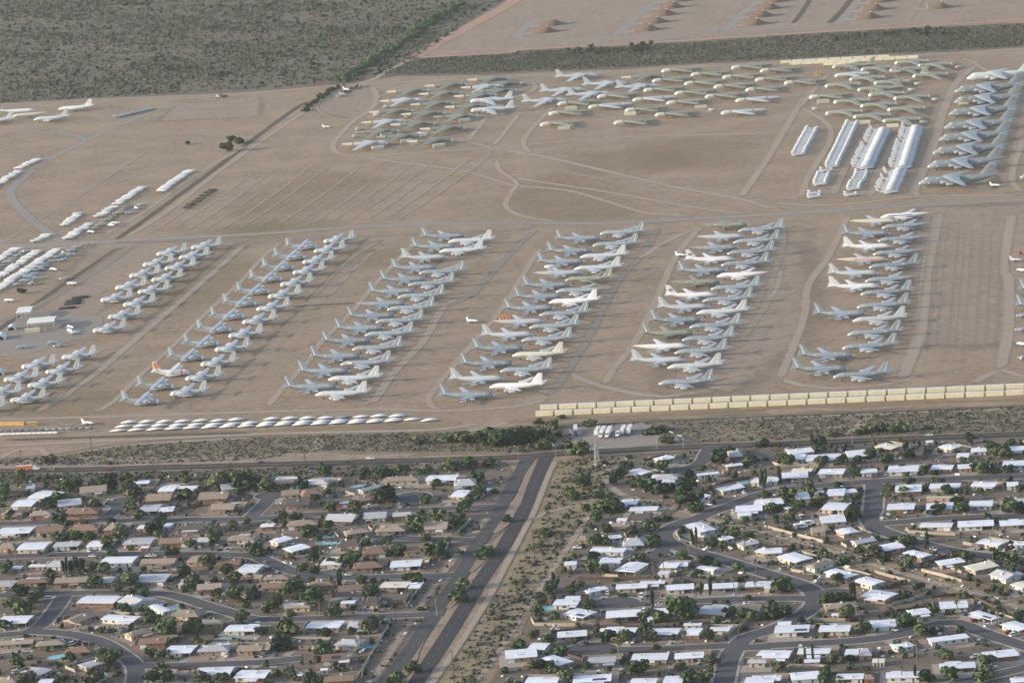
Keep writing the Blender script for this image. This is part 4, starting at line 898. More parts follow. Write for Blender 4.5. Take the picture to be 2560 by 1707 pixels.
containers((3, 0, 560, 600), (3, 0, 770, 590), 28, 'beige storage container in the front line behind the bombers', 'beige containers behind the bombers', 3)
for (c, r, x, y, a) in ((2, 0, 543, 1008, 0), (2, 0, 1735, 997, 0), (2, 0, 1085, 1060, -.1), (2, 0, 478, 1190, 0), (3, 0, 507, 948, 0), (3, 0, 1000, 850, 0), (3, 0, 885, 1138, -.15), (3, 0, 1145, 1170, -.15),
                        (1, 0, 1120, 1372, .25), (1, 0, 1385, 1312, .25), (1, 0, 1680, 1352, .3), (1, 0, 1915, 1120, .3), (1, 0, 1200, 1250, .25), (1, 0, 1515, 1250, 0)):
    P = G(c, r, x, y); spawn(BOX, 'storage_container', 'cream storage container set down beside a cut bomber', 'container', (P.x, P.y, 0), a, 'containers among the bombers')
for (c, r, x, y) in ((3, 0, 455, 693), (3, 0, 483, 693)):
    P = G(c, r, x, y); b = MB()
    for (dx, dy) in ((-1.5, -1.5), (1.5, -1.5), (1.5, 1.5), (-1.5, 1.5)): b.cyl((dx, dy, 0), (dx * .4, dy * .4, 4.2), .4, .3, 5)
    b.box(-1.7, 1.7, -1.7, 1.7, 2.2, 2.5); b.box(-.9, .9, -.9, .9, 4.0, 4.3)
    e = empty('work_stand', 'bright yellow tapered stand behind the cut bombers', 'stand', (P.x, P.y, 0), 0, 'yellow stands'); ob('frame', b.mesh('frame'), MAT['yellow_stand'], e)
    ob('platform', MB().box(-1.1, 1.1, -1.1, 1.1, 4.32, 4.5).mesh('platform'), MAT['yellow_stand'], e)

# ------------------------------------------------------------------ rows of small wrapped airframes on the left
sf = MB(); sf.lathe([(5.2, 1.6, .1, .1), (4, 1.7, .6, .6), (2.5, 1.9, .9, 1.0), (-3, 1.8, 1.0, 1.0), (-5, 1.9, .6, .7)], 10)
sw = [MB().foil([(1.0, 4.5, s * .7, 1.7, .4), (-1.8, 1.8, s * 3.4, 1.6, .2)]).mesh('wing', True) for s in (1, -1)]
st = MB().foil([(-3.0, 2.4, 0, 2.4, .25), (-4.6, 1.3, 0, 4.6, .12)], 'z').mesh('fin', True)
sg = MB(); gear(sg, 3, 0, 1.4, .3); gear(sg, -1, 1.2, 1.4, .3); gear(sg, -1, -1.2, 1.4, .3)
FIGHT = [('fuselage', sf.mesh('fuselage', True), 'spray_white', []), ('wing', sw[0], 'spray_white', []), ('wing', sw[1], 'spray_white', []), ('fin', st, 'spray_white', []), ('gear', sg.mesh('gear'), 'dark_rubber', [])]
def line_of(a, b, spacing, label, group, sub=None):
    A, B = G(*a), G(*b); n = max(2, int((B - A).length / spacing))
    for i in range(n):
        P = A.lerp(B, i / (n - 1)); o = spawn(FIGHT, 'wrapped_jet', label, 'airplane', (P.x + rnd.uniform(-.6, .6), P.y, 0), math.radians(rnd.choice((-8, 172)) + rnd.uniform(-4, 4)), group, sub, ('fin',))
        k = rnd.uniform(.95, 1.2); o.scale = (k, k, k * rnd.uniform(.85, 1.1))
for (a, b, lab) in (((0, 1, -40, 1010), (0, 1, 345, 755), 'small white-wrapped jet in the broad line left of the dark scrap'), ((0, 1, -60, 1130), (0, 1, 530, 735), 'small white-wrapped jet in the long line along the dark scrap'), ((0, 1, -60, 860), (0, 1, 140, 735), 'small white-wrapped jet in the outermost line'),
                    ((0, 1, 625, 635), (0, 1, 830, 500), 'small white-wrapped jet in the line ending at the paved bend'), ((0, 1, 915, 430), (0, 1, 1045, 345), 'small white-wrapped jet in the middle line by the diagonal track'),
                    ((0, 1, 1075, 320), (0, 1, 1310, 165), 'small white-wrapped jet in the upper line by the diagonal track'), ((0, 1, 1480, 200), (0, 1, 1740, 15), 'small white-wrapped jet in the far line by the diagonal track'),
                    ((0, 1, 595, 512), (0, 1, 725, 410), 'small white-wrapped jet in the short line inside the bend'), ((0, 1, 335, 660), (0, 1, 430, 605), 'small white-wrapped jet in the line beside the paved road end'),
                    ((0, 1, -80, 170), (0, 1, 170, 20), 'small white-wrapped jet in the line outside the bend'), ((0, 0, 170, 1560), (0, 0, 335, 1480), 'small white-wrapped jet at the far end outside the bend')):
    line_of(a, b, 6.5, lab, 'small white-wrapped jets')
SCR = {'spray_white': 'dark_grey_paint'}
for (a, b) in (((0, 1, 300, 930), (0, 1, 780, 690)), ((0, 1, 180, 1060), (0, 1, 420, 890)), ((0, 1, -20, 920), (0, 1, 220, 760)), ((0, 1, 1720, 350), (0, 1, 1960, 190))):
    line_of(a, b, 12, 'dark stripped airframe in a scrap line beside the wrapped jets', 'dark stripped airframes', {'spray_white': 'hollow_shade_dark_junk' if a[2] == 1720 else 'dark_grey_paint'})
line_of((0, 1, 880, 545), (0, 1, 1180, 345), 10, 'green-grey airframe in the line beside the white ones', 'green-grey airframes', {'spray_white': 'olive_paint'})
for (c, r, x, y) in ((0, 1, 840, 575), (0, 1, 1020, 515), (0, 1, 1055, 495), (0, 1, 1200, 395), (0, 1, 1250, 355), (0, 1, 1300, 325), (0, 1, 580, 765), (0, 1, 650, 785), (0, 1, 580, 830), (0, 1, 385, 905), (0, 1, 495, 920), (0, 1, 250, 975), (0, 1, 340, 1000), (0, 1, 290, 1045), (0, 1, 90, 1205), (0, 1, 220, 755), (0, 1, 600, 1000), (0, 1, 660, 1050), (0, 2, 200, 65), (0, 2, 480, 25), (0, 2, 540, 50), (0, 1, 650, 1450), (0, 1, 640, 1480), (0, 1, 690, 1500), (3, 1, 2330, 930), (3, 1, 2340, 1345), (3, 1, 2330, 1475), (3, 2, 2330, 40), (3, 2, 2330, 170)):
    P = G(c, r, x, y); o = spawn(FIGHT, 'wrapped_jet', 'small white-wrapped jet parked on its own off the lines', 'airplane', (P.x, P.y, 0), rnd.uniform(0, 6.28), 'loose white-wrapped jets', None, ('fin',))
for (c, r, x, y, w) in ((0, 1, 735, 1165, 75), (0, 1, 675, 1197, 70), (0, 1, 668, 1222, 60), (0, 1, 618, 1262, 78)):
    P = G(c, r, x, y); e = empty('black_pond_liner', 'black rectangular fuel bladder on the bare dirt', 'fuel bladder', (P.x, P.y, .2), math.radians(2), 'black fuel bladders')
    ob('bladder', MB().lathe([(-6.5, .5, 2.0, .3), (-6, .55, 3.6, .5), (6, .55, 3.6, .5), (6.5, .5, 2.0, .3)], 12).mesh('bladder', True), MAT['dark_rubber'], e)
    ob('berm', MB().box(-7, 7, -4.4, 4.4, 0, .14).mesh('berm'), MAT['dark_rubber'], e)
# white work shelters on the left
def shelter(c, r, x, y, L, W, H, lab, rz=0):
    P = G(c, r, x, y); e = empty('work_shelter', lab, 'shelter', (P.x, P.y, 0), rz, 'white work shelters')
    rf = MB().add([(-L/2, -W/2, H), (L/2, -W/2, H), (L/2, W/2, H), (-L/2, W/2, H), (-L/2, 0, H + 1.0), (L/2, 0, H + 1.0)], [(0, 1, 5, 4), (2, 3, 4, 5), (1, 2, 5), (3, 0, 4), (0, 3, 2, 1)])
    ob('roof', rf.mesh('roof'), MAT['pale_roof'], e)
    for sx in (-1, -.33, .33, 1):
        for sy in (-1, 1):
            ob('post', MB().cyl((sx * (L/2 - .5), sy * (W/2 - .5), 0), (sx * (L/2 - .5), sy * (W/2 - .5), H + .05), .2, .2, 6).mesh('post'), MAT['light_grey_paint'], e)
    ob('back_wall', MB().box(-L/2 + .6, L/2 - .6, W/2 - .7, W/2 - .55, 0, H).mesh('back_wall'), MAT['light_grey_paint'], e)
shelter(0, 1, 390, 1440, 22, 22, 6.5, 'wide white-roofed open work shelter with a trailer in front', 0)
shelter(0, 1, 235, 1345, 12, 24, 6.5, 'narrower white-roofed open work shelter beside the wide one', 0)
def dome(c, r, x, y, R, L, lab):
    P = G(c, r, x, y); e = empty('arched_shelter', lab, 'shelter', (P.x, P.y, 0), 0, 'arched shelters'); n = 12
    vs = [(R * math.cos(math.pi * k / n), yy, R * math.sin(math.pi * k / n)) for yy in (-L/2, L/2) for k in range(n + 1)]
    ob('skin', MB().add(vs, [(k, k+1, n+2+k, n+1+k) for k in range(n)] + [tuple(range(n+1, 2*n+2))]).mesh('skin', True), MAT['pale_roof'], e)
    ob('front_arch', MB().add([(k * math.cos(math.pi * i / n), -L/2 - .05, k * math.sin(math.pi * i / n)) for k in (R + .1, R * .75) for i in range(n + 1)], [(i, n+1+i, n+2+i, i+1) for i in range(n)]).mesh('front_arch'), MAT['light_grey_paint'], e)
dome(0, 1, 450, 1390, 4.2, 9, 'round-topped white shelter behind the wide work shelter')
dome(0, 1, 110, 1455, 3.6, 9, 'open round-topped white shelter at the end of the sheds')
dome(0, 1, 10, 1540, 4.2, 12, 'big round-topped shelter beside the turboprop block')
dome(0, 2, -5, 300, 4.0, 10, 'white round-topped shelter among the turboprops')
P = G(0, 1, 300, 1485); spawn(BOX, 'storage_container', 'beige trailer standing in front of the wide white shelter', 'container', (P.x, P.y, 0), 0.02)
# yellow long sheds and scrap line by the dirt bank
for (x0, x1, lab) in ((-250, 225, 'long ochre pipe shed by the wrapped airframes'), (250, 345, 'short ochre pipe shed by the wrapped airframes')):
    A, B = G(0, 2, x0, 770), G(0, 2, x1, 762); L = (B - A).length; P = (A + B) / 2
    e = empty('pipe_shed', lab, 'shed', (P.x, P.y, 0), math.atan2(B.y - A.y, B.x - A.x))
    ob('wall', MB().box(-L/2, L/2, -1.4, 1.4, 0, 2.0).mesh('wall'), mat('ochre', (.50, .31, .10), .8, .15), e)
    ob('roof', MB().box(-L/2 - .1, L/2 + .1, -1.6, 1.6, 2.0, 2.25).mesh('roof'), MAT['ochre'], e)
for i in range(12):
    P = G(0, 2, -20 + 48 * i, 862 - 1.5 * i); e = empty('wrapped_crate', 'small white-wrapped crate in the strip by the dirt bank', 'crate', (P.x, P.y, 0), -.1, 'small white crates')
    b = MB().lathe([(-1.8, .9, .6, .5), (-1.5, .9, 1.4, .9), (1.5, .9, 1.4, .9), (1.8, .9, .6, .5)], 8)
    ob('cover', b.mesh('cover', True), MAT['cover_white'], e); ob('pallet', MB().box(-1.7, 1.7, -1.3, 1.3, 0, .12).mesh('pallet'), MAT['yellow_stand'], e)
for i in range(14):
    P = G(0, 2, 10 + 62 * i, 828 - 2 * i); e = empty('scrap_airframe', 'dark scrap airframe piece behind the white crates', 'airplane part', (P.x, P.y, 0), rnd.uniform(-.3, .3), 'dark scrap pieces')
    ob('shell', MB().lathe([(-2.5, .8, .3, .3), (-1.5, .9, .9, .8), (2, .9, .8, .7), (3, .8, .2, .2)], 8).mesh('shell', True), MAT['dark_grey_paint'], e); ob('fin', MB().foil([(-1, 1.4, 0, 1.5, .15), (-1.6, .8, 0, 2.4, .1)], 'z').mesh('fin'), MAT['dark_grey_paint'], e)
# the white jets at the top left
AIRL = {'grey_paint': 'white_paint', 'wing_blue_grey': 'light_grey_paint'}
for (c, r, x, y, h, lab, sk, sb) in ((0, 0, 535, 1005, 171, 'white tail-engined jet by the scrub edge', ('engine', 'intake_cover', 'pylon'), AIRL), (0, 0, 325, 1015, -6, 'white wingless jet body with its tail to the field edge', ('wing', 'engine', 'fin', 'rudder_stripe', 'intake_cover', 'pylon'), AIRL),
                                     (0, 0, 115, 1070, 174, 'cream jet body with green-tinted tail', ('wing', 'fin', 'tailplane', 'rudder_stripe', 'engine', 'intake_cover', 'pylon'), CREAM), (0, 0, 310, 1100, 171, 'light grey jet with engines by the white bodies', (), LIGHT), (0, 0, -190, 1120, 171, 'light grey jet cut by the left of the white bodies', (), LIGHT)):
    place(TANKER, TANKER_CG, px(c, r, x, y), 3.2, h, 'retired_airliner', lab, 'airplane', None, sb, tuple(sk) + ('hatch_cover',))
for k in range(9):
    P = G(0, 0, 1080 + 40 * k, 1085 - 9 * k); o = spawn(FIGHT, 'stripped_jet', 'blue-grey stripped jet in the tight line on the dirt', 'airplane', (P.x, P.y, 0), math.radians(-8), 'blue-grey stripped jets', {'spray_white': 'dark_grey_paint'})
for (c, r, x, y) in ((0, 0, 2000, 900), (0, 0, 2060, 895), (1, 0, 760, 895), (1, 0, 800, 880), (1, 0, 850, 860), (1, 0, 830, 835), (1, 0, 880, 820), (1, 0, 920, 810), (1, 0, 960, 805)):
    P = G(c, r, x, y); spawn(FIGHT, 'stripped_jet', 'pale or dark stripped jet by the ditch corner', 'airplane', (P.x, P.y, 0), rnd.uniform(0, 6), 'stripped jets by the ditch corner', {'spray_white': rnd.choice(('spray_white', 'dark_grey_paint', 'hollow_shade_dark_junk'))})
for (c, r, x, y, s) in ((1, 0, 650, 1180, 'small bare jet with a white ball beside it on the field'), (1, 1, 1990, 1395, 'white light plane parked alone between the tanker rows'), (3, 1, 2090, 150, 'white small jet behind the tail of the giant transport'), (3, 1, 2280, 835, 'small grey jet near the red tank'), (0, 2, 810, 765, 'white wrapped jet with red fin tip by the airframe rows'), (2, 1, 1555, 790, 'small dark jet by the black-banded white tanker')):
    P = G(c, r, x, y); spawn(FIGHT, 'small_jet', s, 'airplane', (P.x, P.y, 0), math.radians(-30), None, {'spray_white': 'light_grey_paint' if 'grey' in s or 'bare' in s else 'spray_white'})
# orange ramps
for k in range(4):
    P = G(1, 1, 2250 + 32 * k, 1372); e = empty('orange_ramp', 'orange boarding ramp behind the finless tanker', 'ramp', (P.x, P.y, 0), .2, 'orange ramps')
    ob('deck', MB().add([(-1, -2, 0), (1, -2, 0), (1, 2, 3.4), (-1, 2, 3.4), (-1, 2, 0), (1, 2, 0)], [(0, 1, 2, 3), (0, 3, 4), (1, 5, 2), (4, 3, 2, 5)]).mesh('deck'), MAT['yellow_stand'], e)
    for s in (-1, 1): ob('rail', MB().cyl((s * .9, -2, 1), (s * .9, 2, 4.3), .12, .12, 5).mesh('rail'), MAT['orange_paint'], e)
P = G(3, 1, 2315, 770); e = empty('red_tank', 'red round tank on legs near the small grey jet', 'tank', (P.x, P.y, 0)); ob('shell', MB().lathe([(-1.6, 1.8, .6, .6), (-1.3, 1.8, 1.2, 1.2), (1.3, 1.8, 1.2, 1.2), (1.6, 1.8, .6, .6)], 10).mesh('shell', True), mat('red_paint', (.45, .05, .04), .5, .1), e)
for s in (-1, 1): ob('leg', MB().box(s - .15, s + .15, -.8, .8, 0, .8).mesh('leg'), MAT['dark_grey_paint'], e)

# ------------------------------------------------------------------ earth-covered bunkers
bm = ground_mat('bunker_earth', ((.165, .120, .088), (.195, .143, .105), (.225, .170, .128)), s1=.2, s2=1.0)
BN = {}
def bunker(c, r, x, y, Lp):
    rw = 0 if (c == 2 and x < 1000) else 1 if (c == 2 and x < 1900) else 2 if c == 2 else 3 if x < 1400 else 4; BN[rw] = BN.get(rw, 0) + 1
    A, B = G(c, r, x, y), G(c, r, x + Lp, y - Lp * .02); L = 27.0; P = (A + B) / 2; hw, H = 11.0, 6.5
    e = empty('earth_bunker', 'earth-covered bunker, %s from the perimeter road in the %s bunker row' % (ORD[BN[rw] - 1], ORD[rw]), 'bunker', (P.x, P.y, 0), math.radians(-4), 'earth-covered bunkers')
    vs = []; N = 9; S = ((-L/2, .85, .85), (-L/2 + 6, .95, .92), (L*.0, 1, 1), (L*.16, .95, 1.05), (L*.34, .75, .6), (L*.52, .5, .25), (L*.7, .2, 0))
    for (xx, kw, kh) in S:
        for k in range(N):
            a = math.pi * k / (N - 1); vs.append((xx + rnd.uniform(-.4, .4), hw * kw * math.copysign(abs(math.cos(a)) ** .8, math.cos(a)), H * kh * max(0, math.sin(a)) ** .6))
    fs = [(i*N+k, i*N+k+1, (i+1)*N+k+1, (i+1)*N+k) for i in range(len(S) - 1) for k in range(N - 1)] + [tuple(range(N - 1, -1, -1))]
    ob('mound', MB().add(vs, fs).mesh('mound', True), bm, e)
    ob('head_wall', MB().box(-L/2 - .7, -L/2 - .25, -5.5, 5.5, 0, 5.2).mesh('head_wall'), MAT['pavement'] if 'pavement' in MAT else concrete, e)
    ob('door', MB().box(-L/2 - .85, -L/2 - .71, -2, 2, 0, 4).mesh('door'), MAT['dark_grey_paint'], e)
    ob('vent', MB().cyl((L * .12, 0, H - .3), (L * .12, 0, H + 1.6), .5, .4, 8).mesh('vent'), MAT['cover_white'], e)
    ap = struct(ob('forecourt', MB().box(P.x - L/2 - 14, P.x - L/2 - .9, P.y - 5, P.y + 5, .19, .25).mesh('forecourt'), concrete))
for q in ((2, 0, 180, 300, 240), (2, 0, 280, 232, 170), (2, 0, 1120, 282, 240), (2, 0, 1195, 212, 240), (2, 0, 1275, 142, 240), (2, 0, 1350, 75, 230), (2, 0, 1420, 12, 230), (2, 0, 2150, 228, 150), (2, 0, 2210, 155, 150), (2, 0, 2280, 85, 150), (2, 0, 2340, 20, 150), (3, 0, 800, 170, 240), (3, 0, 870, 95, 200), (3, 0, 930, 20, 200), (3, 0, 1540, 75, 60)):
    bunker(*q)

# ------------------------------------------------------------------ trailers, tower, poles at the main road
std('trailer_white', (.70, .71, .72), rough=.5, var=.06, rand=.05)
std('cab_blue', (.05, .09, .28), rough=.4, var=.1)
std('glass_dark', (.03, .035, .045), rough=.15, var=.1, spec=.6)
std('steel', (.33, .34, .34), rough=.5, var=.1, metal=.3)
std('wood_pole', (.075, .050, .038), rough=.9, var=.15)
def truck(c, r, x, y, rz, cab, box, lab, grp='parked trucks and trailers', L=13.5, bm_='trailer_white'):
    P = G(c, r, x, y); e = empty('truck' if cab else 'trailer', lab, 'truck' if cab else 'trailer', (P.x, P.y, .2), rz, grp)
    if box:
        t = ob('cargo_box', MB().box(-L/2, L/2, -1.3, 1.3, 1.1, 4.0).mesh('cargo_box'), MAT[bm_], e)
        ob('roof', MB().box(-L/2 - .02, L/2 + .02, -1.32, 1.32, 4.0, 4.06).mesh('roof'), MAT['pale_roof'], t)
        for xx in (-L/2 + 1.2, -L/2 + 2.5):
            for s in (1, -1): ob('wheel', MB().cyl((xx, s * 1.2, .5), (xx, s * .85, .5), .5, .5, 10).mesh('wheel'), MAT['dark_rubber'], e)
    if cab:
        x0 = L/2 + .3 if box else -1.5
        k = ob('cab', MB().add([(x0, -1.2, .8), (x0 + 4.6, -1.2, .8), (x0 + 4.6, -1.2, 1.9), (x0 + 3.0, -1.2, 2.1), (x0 + 2.4, -1.2, 3.3), (x0, -1.2, 3.5),
                                (x0, 1.2, .8), (x0 + 4.6, 1.2, .8), (x0 + 4.6, 1.2, 1.9), (x0 + 3.0, 1.2, 2.1), (x0 + 2.4, 1.2, 3.3), (x0, 1.2, 3.5)],
                               [(0, 1, 2, 3, 4, 5), (11, 10, 9, 8, 7, 6), (0, 6, 7, 1), (1, 7, 8, 2), (2, 8, 9, 3), (3, 9, 10, 4), (4, 10, 11, 5), (5, 11, 6, 0)]).mesh('cab'), MAT[cab], e)
        ob('windscreen', MB().add([(x0 + 2.97, -1.0, 2.2), (x0 + 2.97, 1.0, 2.2), (x0 + 2.5, 1.0, 3.15), (x0 + 2.5, -1.0, 3.15), (x0 + 3.02, -1.0, 2.22), (x0 + 3.02, 1.0, 2.22), (x0 + 2.55, 1.0, 3.17), (x0 + 2.55, -1.0, 3.17)], [(4, 5, 6, 7), (3, 2, 1, 0), (0, 1, 5, 4), (1, 2, 6, 5), (2, 3, 7, 6), (3, 0, 4, 7)]).mesh('windscreen'), MAT['glass_dark'], k)
        for xx in (x0 + .7, x0 + 3.8):
            for s in (1, -1): ob('wheel', MB().cyl((xx, s * 1.25, .5), (xx, s * .9, .5), .5, .5, 10).mesh('wheel'), MAT['dark_rubber'], e)
    elif box:
        for s in (1, -1): ob('landing_leg', MB().box(L/2 - 2.2, L/2 - 2, s * .8 - .1, s * .8 + .1, 0, 1.1).mesh('landing_leg'), MAT['steel'], e)
RT = math.radians(-101)
for (x, y, cab, lab) in ((785, 850, None, 'long white trailer parked first in the trio on the gravel lot'), (835, 850, 'trailer_white', 'white truck with long trailer in the middle of the trio'), (892, 850, 'trailer_white', 'white truck with long trailer last in the trio'), (1022, 840, None, 'pale trailer beside the lone white cab'), (1080, 835, None, 'pale trailer at the end of the parked line')):
    truck(2, 2, x, y, RT, cab, True, lab)
truck(2, 2, 585, 835, math.radians(-92), 'cab_blue', True, 'white trailer with a blue cab at the lot edge')
truck(2, 2, 972, 870, RT, 'trailer_white', False, 'white truck cab without a trailer')
truck(0, 2, 225, 1190, math.radians(-2), 'trailer_white', True, 'white truck with an orange-sided box on the main road', None, 11, 'orange_paint')
for (x, y) in ((1465, 845), (1545, 880), (1560, 915)):
    P = G(2, 2, x, y); spawn(FIGHT[:1] + FIGHT[4:], 'scrap_truck', 'battered grey machine by the bushes on the gravel lot', 'machine', (P.x, P.y, .1), -.9, 'battered machines', {'spray_white': 'dark_grey_paint'}).scale = (.5, .6, .6)
def pole(c, r, x, y, H, arm=True, lab='tall dark wooden utility pole', nm='utility_pole', mt='wood_pole', grp='utility poles'):
    P = G(c, r, x, y); e = empty(nm, lab, 'pole', (P.x, P.y, 0), 0, grp)
    ob('shaft', MB().cyl((0, 0, 0), (0, 0, H), .28, .18, 8).mesh('shaft', True), MAT[mt], e)
    if arm:
        ob('crossarm', MB().box(-1.6, 1.6, -.1, .1, H - 1.2, H - .95).mesh('crossarm'), MAT[mt], e)
        for s in (-1.4, 1.4): ob('insulator', MB().cyl((s, 0, H - .95), (s, 0, H - .6), .1, .08, 6).mesh('insulator'), MAT['cover_white'], e)
for (c, r, x, y, H, lab) in ((0, 2, 202, 1155, 12.5, 'dark utility pole behind the orange-sided truck'), (1, 2, 460, 1205, 22, 'tall dark utility pole beside the main road'), (1, 3, 1285, 1005, 9, 'short utility pole at the curving street mouth'), (1, 3, 1822, 1572, 19, 'tall utility pole on the verge of the divided road'), (2, 3, 212, 480, 22, 'tall utility pole in the scrub beside the dirt trail'), (2, 2, 945, 905, 10.5, 'thin pole among the parked trucks'), (0, 2, 840, 1000, 10, 'utility pole in the scrub by the wrapped airframes'), (1, 3, 845, 590, 8, 'pole at the long side street'), (1, 3, 945, 1420, 9, 'pole beside the yard wall'), (2, 3, 1700, 400, 7, 'pole at the winding street bend')):
    pole(c, r, x, y, H, True, lab)
for (c, r, x, y) in ((2, 2, 495, 1055), (2, 2, 60, 1075), (2, 2, 405, 1070), (1, 3, 1660, 950), (2, 2, 1330, 990), (2, 2, 1575, 985), (3, 2, 775, 945)):
    P = G(c, r, x, y); e = empty('street_lamp', 'slim grey street lamp on the roadside', 'street lamp', (P.x, P.y, 0), rnd.uniform(0, 6), 'street lamps')
    ob('shaft', MB().cyl((0, 0, 0), (0, 0, 8.5), .14, .09, 6).mesh('shaft'), MAT['steel'], e); ob('arm', MB().cyl((0, 0, 8.4), (2.2, 0, 8.9), .08, .06, 5).mesh('arm'), MAT['steel'], e)
    ob('lamp_head', MB().box(1.7, 2.7, -.2, .2, 8.75, 8.95).mesh('lamp_head'), MAT['cover_white'], e)
P = G(2, 2, 785, 1140); e = empty('transmission_tower', 'lattice steel transmission tower at the road junction', 'tower', (P.x, P.y, 0), .4)
for (sx, sy) in ((-1, -1), (1, -1), (1, 1), (-1, 1)):
    ob('leg', MB().cyl((sx * 1.6, sy * 1.6, 0), (sx * .5, sy * .5, 15.5), .22, .14, 6).mesh('leg'), MAT['steel'], e)
b = MB()
for k in range(6):
    z0, z1 = 2.5 * k, 2.5 * (k + 1); w0, w1 = 1.6 - 1.1 * z0 / 15.5, 1.6 - 1.1 * z1 / 15.5
    for (a, c_) in (((-1, -1), (1, -1)), ((1, -1), (1, 1)), ((1, 1), (-1, 1)), ((-1, 1), (-1, -1))):
        b.cyl((a[0]*w0, a[1]*w0, z0 + .1), (c_[0]*w1, c_[1]*w1, z1), .08, .08, 4); b.cyl((c_[0]*w0, c_[1]*w0, z0 + .1), (a[0]*w1, a[1]*w1, z1), .08, .08, 4)
ob('bracing', b.mesh('bracing'), MAT['steel'], e)
for z in (12.5, 15.2): ob('crossarm', MB().box(-4.5, 4.5, -.2, .2, z, z + .3).mesh('crossarm'), MAT['steel'], e)
for x in (-4, -2, 2, 4): ob('insulator', MB().cyl((x, 0, 12.5), (x, 0, 11.3), .22, .22, 6).mesh('insulator'), MAT['cover_white'], e)
for (x, y) in ((765, 1140), (850, 1150)):
    P = G(2, 2, x, y); e = empty('utility_cabinet', 'pale utility cabinet at the tower foot', 'cabinet', (P.x, P.y, 0), 0, 'utility cabinets'); ob('case', MB().box(-.9, .9, -.7, .7, .1, 1.6).mesh('case'), MAT['cover_white'], e); ob('plinth', MB().box(-1, 1, -.8, .8, 0, .1).mesh('plinth'), concrete, e); ob('door', MB().box(-.8, .8, -.74, -.7, .25, 1.45).mesh('door'), MAT['pale_roof'], e)
P = G(2, 2, 380, 1000); e = empty('road_sign', 'green street name sign above the junction', 'sign', (P.x, P.y, 0)); ob('post', MB().cyl((0, 0, 0), (0, 0, 5.5), .1, .1, 6).mesh('post'), MAT['steel'], e); ob('board', MB().box(-1.6, 1.6, -.06, .06, 4.6, 5.5).mesh('board'), mat('sign_green', (.03, .22, .14), .5, .05), e)
# ------------------------------------------------------------------ houses
std('roof_white', (.60, .62, .68), rough=.75, var=.07, scale=.25, rand=.06)
std('roof_grey', (.36, .37, .40), rough=.85, var=.12, scale=.5, rand=.10)
std('roof_tan', (.265, .215, .170), rough=.9, var=.14, scale=.6, rand=.14)
std('roof_brown', (.200, .130, .095), rough=.9, var=.14, scale=.6, rand=.12)
std('roof_dark', (.085, .075, .070), rough=.9, var=.15, scale=.6, rand=.12)
std('roof_cream', (.60, .55, .46), rough=.8, var=.08, scale=.4)
std('roof_green', (.33, .40, .32), rough=.8, var=.1)
WALLS = {'cream': std('wall_cream', (.42, .37, .28), rough=.85, var=.06, rand=.06), 'tan': std('wall_tan', (.27, .215, .16), rough=.85, var=.08, rand=.08), 'white': std('wall_white', (.50, .50, .48), rough=.8, var=.05, rand=.05),
         'pink': std('wall_pink', (.42, .25, .21), rough=.85, var=.06), 'brick': std('wall_brick', (.215, .115, .085), rough=.9, var=.12, scale=2.0), 'green': std('wall_green', (.42, .50, .42), rough=.85, var=.05)}
std('window_glass', (.05, .06, .075), rough=.12, var=.2, spec=.6)
std('door_brown', (.13, .07, .045), rough=.6, var=.1)
std('garage_door', (.62, .62, .60), rough=.6, var=.05)
std('solar_panel', (.03, .033, .05), rough=.35, var=.1, spec=.6)
std('cooler_metal', (.42, .40, .36), rough=.6, var=.1)
std('block_wall', (.30, .265, .215), rough=.9, var=.12, scale=.8, rand=.10)
std('wood_fence', (.085, .058, .045), rough=.9, var=.15, scale=.8, rand=.10)
ROOFN = {'W': ('roof_white', 'white'), 'g': ('roof_grey', 'grey'), 'T': ('roof_tan', 'tan'), 'B': ('roof_brown', 'brown'), 'd': ('roof_dark', 'dark'), 'y': ('roof_cream', 'cream'), 'n': ('roof_green', 'green')}
YARD = [ground_mat('yard_%d' % i, c, s1=.15, s2=.9) for i, c in enumerate((((.20, .16, .125), (.24, .19, .15), (.28, .22, .17)), ((.26, .235, .21), (.30, .27, .24), (.33, .30, .265)), ((.165, .12, .09), (.20, .15, .115), (.24, .18, .14)), ((.24, .19, .155), (.28, .215, .175), (.31, .24, .20)), ((.11, .105, .06), (.16, .14, .09), (.20, .165, .12))))]
HOUSES = []
HC = [0]
ST = {}   # one label text -> kept as it is
def obox(name, C, u, v, a0, a1, b0, b1, z0, z1, mt, parent=None):
    return ob(name, MB().box(a0, a1, b0, b1, z0, z1).mesh(name), mt, parent)
